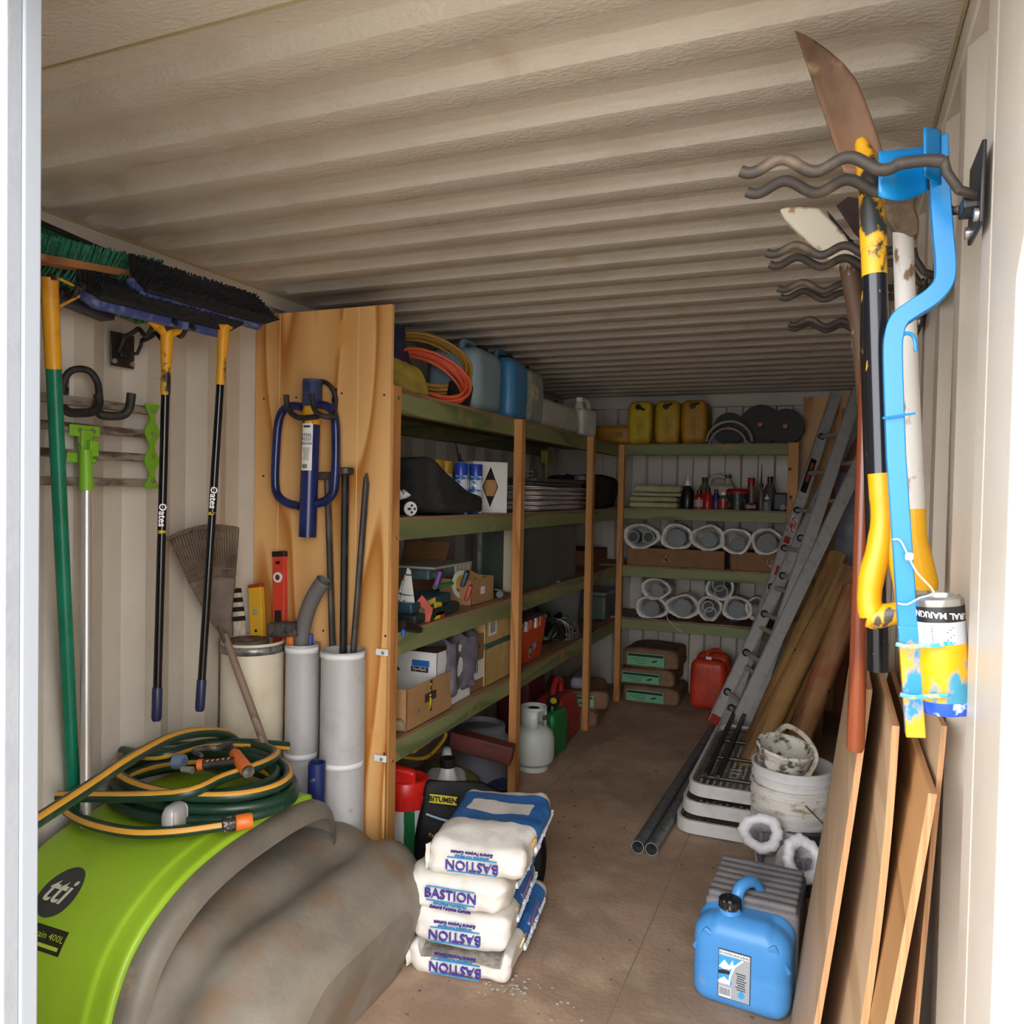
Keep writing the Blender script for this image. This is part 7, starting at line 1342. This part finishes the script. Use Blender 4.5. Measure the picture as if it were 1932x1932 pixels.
mb = MB(); mb.lathe([(cr * .98, Lc * .91), (cr * .98, Lc * 1.0), (cr * .9, Lc * 1.04), (.001, Lc * 1.04)], ct, ax=axc, n=36); mb.build('cap', mat('cobalt_cap', '2452c4', .35, c2='b9d3e8', ns=20, lo=.6, hi=.64), t)
mb = MB(); tX = M.Translation(ct + axc * .0215 + V((0, 0, 0))); q = MB(); q.text('STRUCTURAL MARKING', M.Identity(4), .0125, ext=0, bold=.0003)
toC = (CAM - ct); toC[2] = 0; th0 = math.atan2(toC[1], toC[0])
def wrap(vs_, zc, R_=cr + .0006, flip=True):
    o_ = []
    for p in vs_:
        a = th0 + (-p[0] if flip else p[0]) / R_; o_.append(ct + axc * (zc + (p[1] if flip else -p[1])) + V((R_ * cos(a), R_ * sin(a), 0)))
    return o_
mb.v = wrap([V((p[0] - .022, p[1], 0)) for p in q.v], .0215); mb.f = q.f; mb.m = q.m; mb.build('lettering', strapw, t)
mb = MB()
for k in range(7):
    q = [V((-.018 + .004 * (k % 3), .001 * 0 + .0006, 0)), V((.012, .0006, 0)), V((.012, -.0006, 0)), V((-.018 + .004 * (k % 3), -.0006, 0))]; mb.add(wrap(q, .038 + .0036 * k), [(0, 1, 2, 3)])
mb.build('fine_print', mat('grey_print', '4c4f56', .5), t)
mb = MB(); mb.add(wrap([V((-.016, .003, 0)), V((-.004, .003, 0)), V((-.002, -.003, 0)), V((-.014, -.003, 0))], .061), [(0, 1, 2, 3)]); mb.build('blue_mark', skb, t)
# white and yellow painted mattock handle with rough head
t = T('mattock', 'rough-headed mattock with a white handle ending in yellow, behind the blue wand', 'mattock', P(1745, 1112, y=1.5)); a, b = P(1703, 425, y=1.5), P(1722, 960, y=1.5)
mb = MB(); mb.tube([a, lerp(a, b, .5), b, lerp(a, b, 1.04)], [.016, .017, .0195, .0198], 16); mb.build('handle', mat('flaking_white', 'dcd8d0', .55, c2='8a6a50', ns=22, lo=.6, hi=.65, stretch=(1, 1, .5)), t)
mb = MB(); mb.tube([lerp(a, b, 1.0), lerp(a, b, 1.1), P(1744, 1100, y=1.5), P(1744, 1112, y=1.5)], [.0202, .0205, .022, .021], 16); mb.build('yellow_end', mat('yellow_end_paint', 'eeb010', .4, c2='e0dccf', ns=26, lo=.66, hi=.7), t)
mb = MB(); mb.prism([(p[0], p[2]) for p in [P(*q, y=1.5) for q in ((1668, 392), (1700, 386), (1722, 388), (1733, 420), (1732, 446), (1715, 452), (1685, 440), (1668, 410))]], .035, X=M(((1, 0, 0, 0), (0, 0, 1, 1.5), (0, 1, 0, 0), (0, 0, 0, 1)))); mb.build('head', mat('dusty_iron', '7d6a55', .8, c2='5c4b3c', ns=20, bump=.6, bs=60), t, bev=.004)
# pale blade tool and dark ones behind
t = T('splitting_paddle', 'chipped white wooden-bladed tool hung blade up behind the shovel', 'tool', P(1640, 800, y=1.78)); chipw = mat('chipped_cream', 'd3c9b5', .6, c2='9c7a56', ns=18, lo=.56, hi=.62)
poly = [(p[0], p[2]) for p in [P(*q, y=1.80) for q in ((1470, 398), (1492, 392), (1545, 395), (1590, 440), (1615, 480), (1622, 512), (1598, 516), (1570, 500), (1520, 455), (1482, 418))]]
mb = MB(); mb.prism(poly, .03, X=M(((1, 0, 0, 0), (0, 0, 1, 1.80), (0, 1, 0, 0), (0, 0, 0, 1)))); mb.build('blade', chipw, t, bev=.006)
mb = MB(); mb.tube([P(1602, 500, y=1.79), P(1612, 560, y=1.78), P(1622, 620, y=1.77), P(1648, 900, y=1.74)], [.020, .0185, .018, .017], 14); mb.build('handle', mat('brown_flaked_handle', '5a4334', .6, c2='d3c9b5', ns=10, lo=.55, hi=.6, stretch=(1, 1, .5)), t)
mb = MB(); mb.prism([(p[0], p[2]) for p in [P(*q, y=2.1) for q in ((1560, 398), (1572, 410), (1592, 436), (1606, 452), (1604, 470), (1590, 455), (1570, 425))]], .006, X=M(((1, 0, 0, 0), (0, 0, 1, 2.1), (0, 1, 0, 0), (0, 0, 0, 1)))); mb.tube([P(1600, 455, y=2.1), P(1628, 700, y=2.1)], .012, 8); tag(mb.build('slasher', black), 'thin black curved blade tool behind the white wooden blade', 'tool')
t = T('spade', 'dark red-brown spade blade behind the shovel socket', 'spade', P(1630, 800, y=1.95))
mb = MB(); mb.prism([(p[0], p[2]) for p in [P(*q, y=1.95) for q in ((1578, 388), (1600, 372), (1640, 378), (1650, 440), (1640, 470), (1612, 440))]], .005, X=M(((1, 0, 0, 0), (0, 0, 1, 1.95), (0, 1, 0, 0), (0, 0, 0, 1)))); mb.build('blade', mat('dark_red_rust', '4a2a22', .6, c2='2e1d1a', ns=12), t); mb = MB(); mb.cyl(P(1640, 460, y=1.95), P(1655, 860, y=1.95), .015, n=12); mb.build('handle', mat('dark_old_wood', '4a3528', .6), t)
# brown round pole
mb = MB(); a, b = P(1634, 740, y=1.66), P(1614, 1418, y=1.66); dd = (b - a).normalized(); mb.tube([a - dd * .10, a, lerp(a, b, .5), lerp(a, b, .985), lerp(a, b, .998), b + dd * .002], [.0125, .0135, .0152, .0165, .013, .006], 18); tag(mb.build('wooden_pole', wood('varnished_pole', '8f4a2c', '6e3520', axis=2, rough=.25, freq=6)), 'varnished red-brown round pole hanging before the plywood sheets', 'pole')
random.seed(11); mb = MB()
for i in range(110):
    p = V((random.uniform(-1.35, -.1), random.uniform(2.0, 5.6), .002)); s_ = random.uniform(.0015, .005); mb.rbox((s_ * 3, s_ * 2, s_), X=TR(p + V((0, 0, s_ / 3)), (0, 0, random.random() * 3)), r=s_ / 2, n=1, nb=1)
o = mb.build('floor_grit', mat('grit', '6e5a48', .9)); tag(o, 'small brown grit scattered over the aisle floor', 'grit'); o['kind'] = 'stuff'
# ---------------------------------------------------------------- details belong to the part they sit on
SUB = {'lettering': ('paper_label', 'black_band', 'handle', 'box_body'), 'fine_print': ('paper_label', 'green_label', 'label_border', 'white_label', 'box_body'), 'label_band': ('handle', 'body'), 'screw': ('wall_plate',), 'bolt': ('end_bracket', 'centre_bracket'),
       'sticker_print': ('sticker',), 'rung_hole': ('rail',), 'cap_disc': ('cap',), 'title_band': ('green_label',), 'brick_picture': ('green_label',), 'strip_lettering': ('model_strip', 'yellow_strip'), 'strip_line': ('model_strip',), 'badge_lettering': ('badge',),
       'grip_dot': ('grip',), 'knot': ('trunk', 'post'), 'stamped_lettering': ('punched_plate',), 'raised_studs': ('punched_plate',), 'vial': ('vial_ring',), 'fitting_end': ('pipe_fitting',), 'blade_print': ('blade',), 'brand_lettering': ('sack',), 'upper_rule': ('sack',),
       'subtitle': ('sack',), 'product_lettering': ('sack',), 'side_lettering': ('sack',), 'data_panel': ('sack',), 'sun_emblem': ('sack',), 'small_lettering': ('sack',), 'white_crease': ('sack',), 'diamond_mark': ('box_body',), 'diamond_centre': ('box_body',), 'triangle_mark': ('box_body',),
       'barcode': ('paper_label', 'box_body'), 'blue_band': ('box_body',), 'black_band': ('box_body',), 'green_band': ('box_body',), 'paper_label': ('box_body', 'barrel'), 'printed_mark': ('box_body',), 'box_seam': ('box_body',), 'label_ground': ('label_border',), 'title_strip': ('label_border',),
       'sky_picture': ('label_border',), 'mountain': ('label_border',), 'dark_shore': ('label_border',), 'wave': ('label_border',), 'white_curve': ('label_border',), 'barcode_panel': ('label_border',), 'barcode_bar': ('label_border',), 'water_drop': ('label_border',), 'label_title': ('label_border',),
       'spoke_hole': ('flange',), 'tie_head': ('cable_tie',), 'corner_rib': ('tank_body',), 'rib': ('tank_body',), 'seam': ('half_shell',), 'handle_slot': ('collar',), 'collar_rim': ('collar',), 'hand_hole': ('box_body',), 'blue_mark': ('white_label',), 'hub': ('pad',)}
stem_ = lambda n: n.split('.')[0]
def mid(o): b = [V(q) for q in o.bound_box]; return sum(b, V((0, 0, 0))) / 8
for root in [o for o in list(col.objects) if o.parent is None and o.type == 'EMPTY']:
    kids = [o for o in col.objects if o.parent == root]
    moves = []
    for k in kids:
        for want in SUB.get(stem_(k.name), ()):
            c = [o for o in kids if stem_(o.name) == want and o is not k]
            if c:
                if any(m_[0] in c for m_ in moves): c = [o for o in c if o not in [m_[0] for m_ in moves]] or c
                moves.append((k, min(c, key=lambda o: (mid(o) - mid(k)).length))); break
    moved = {m_[0] for m_ in moves}
    for k, p in moves:
        while p in moved: p = dict(moves)[p]       # never deeper than thing > part > sub-part
        if p is not k: k.parent = p
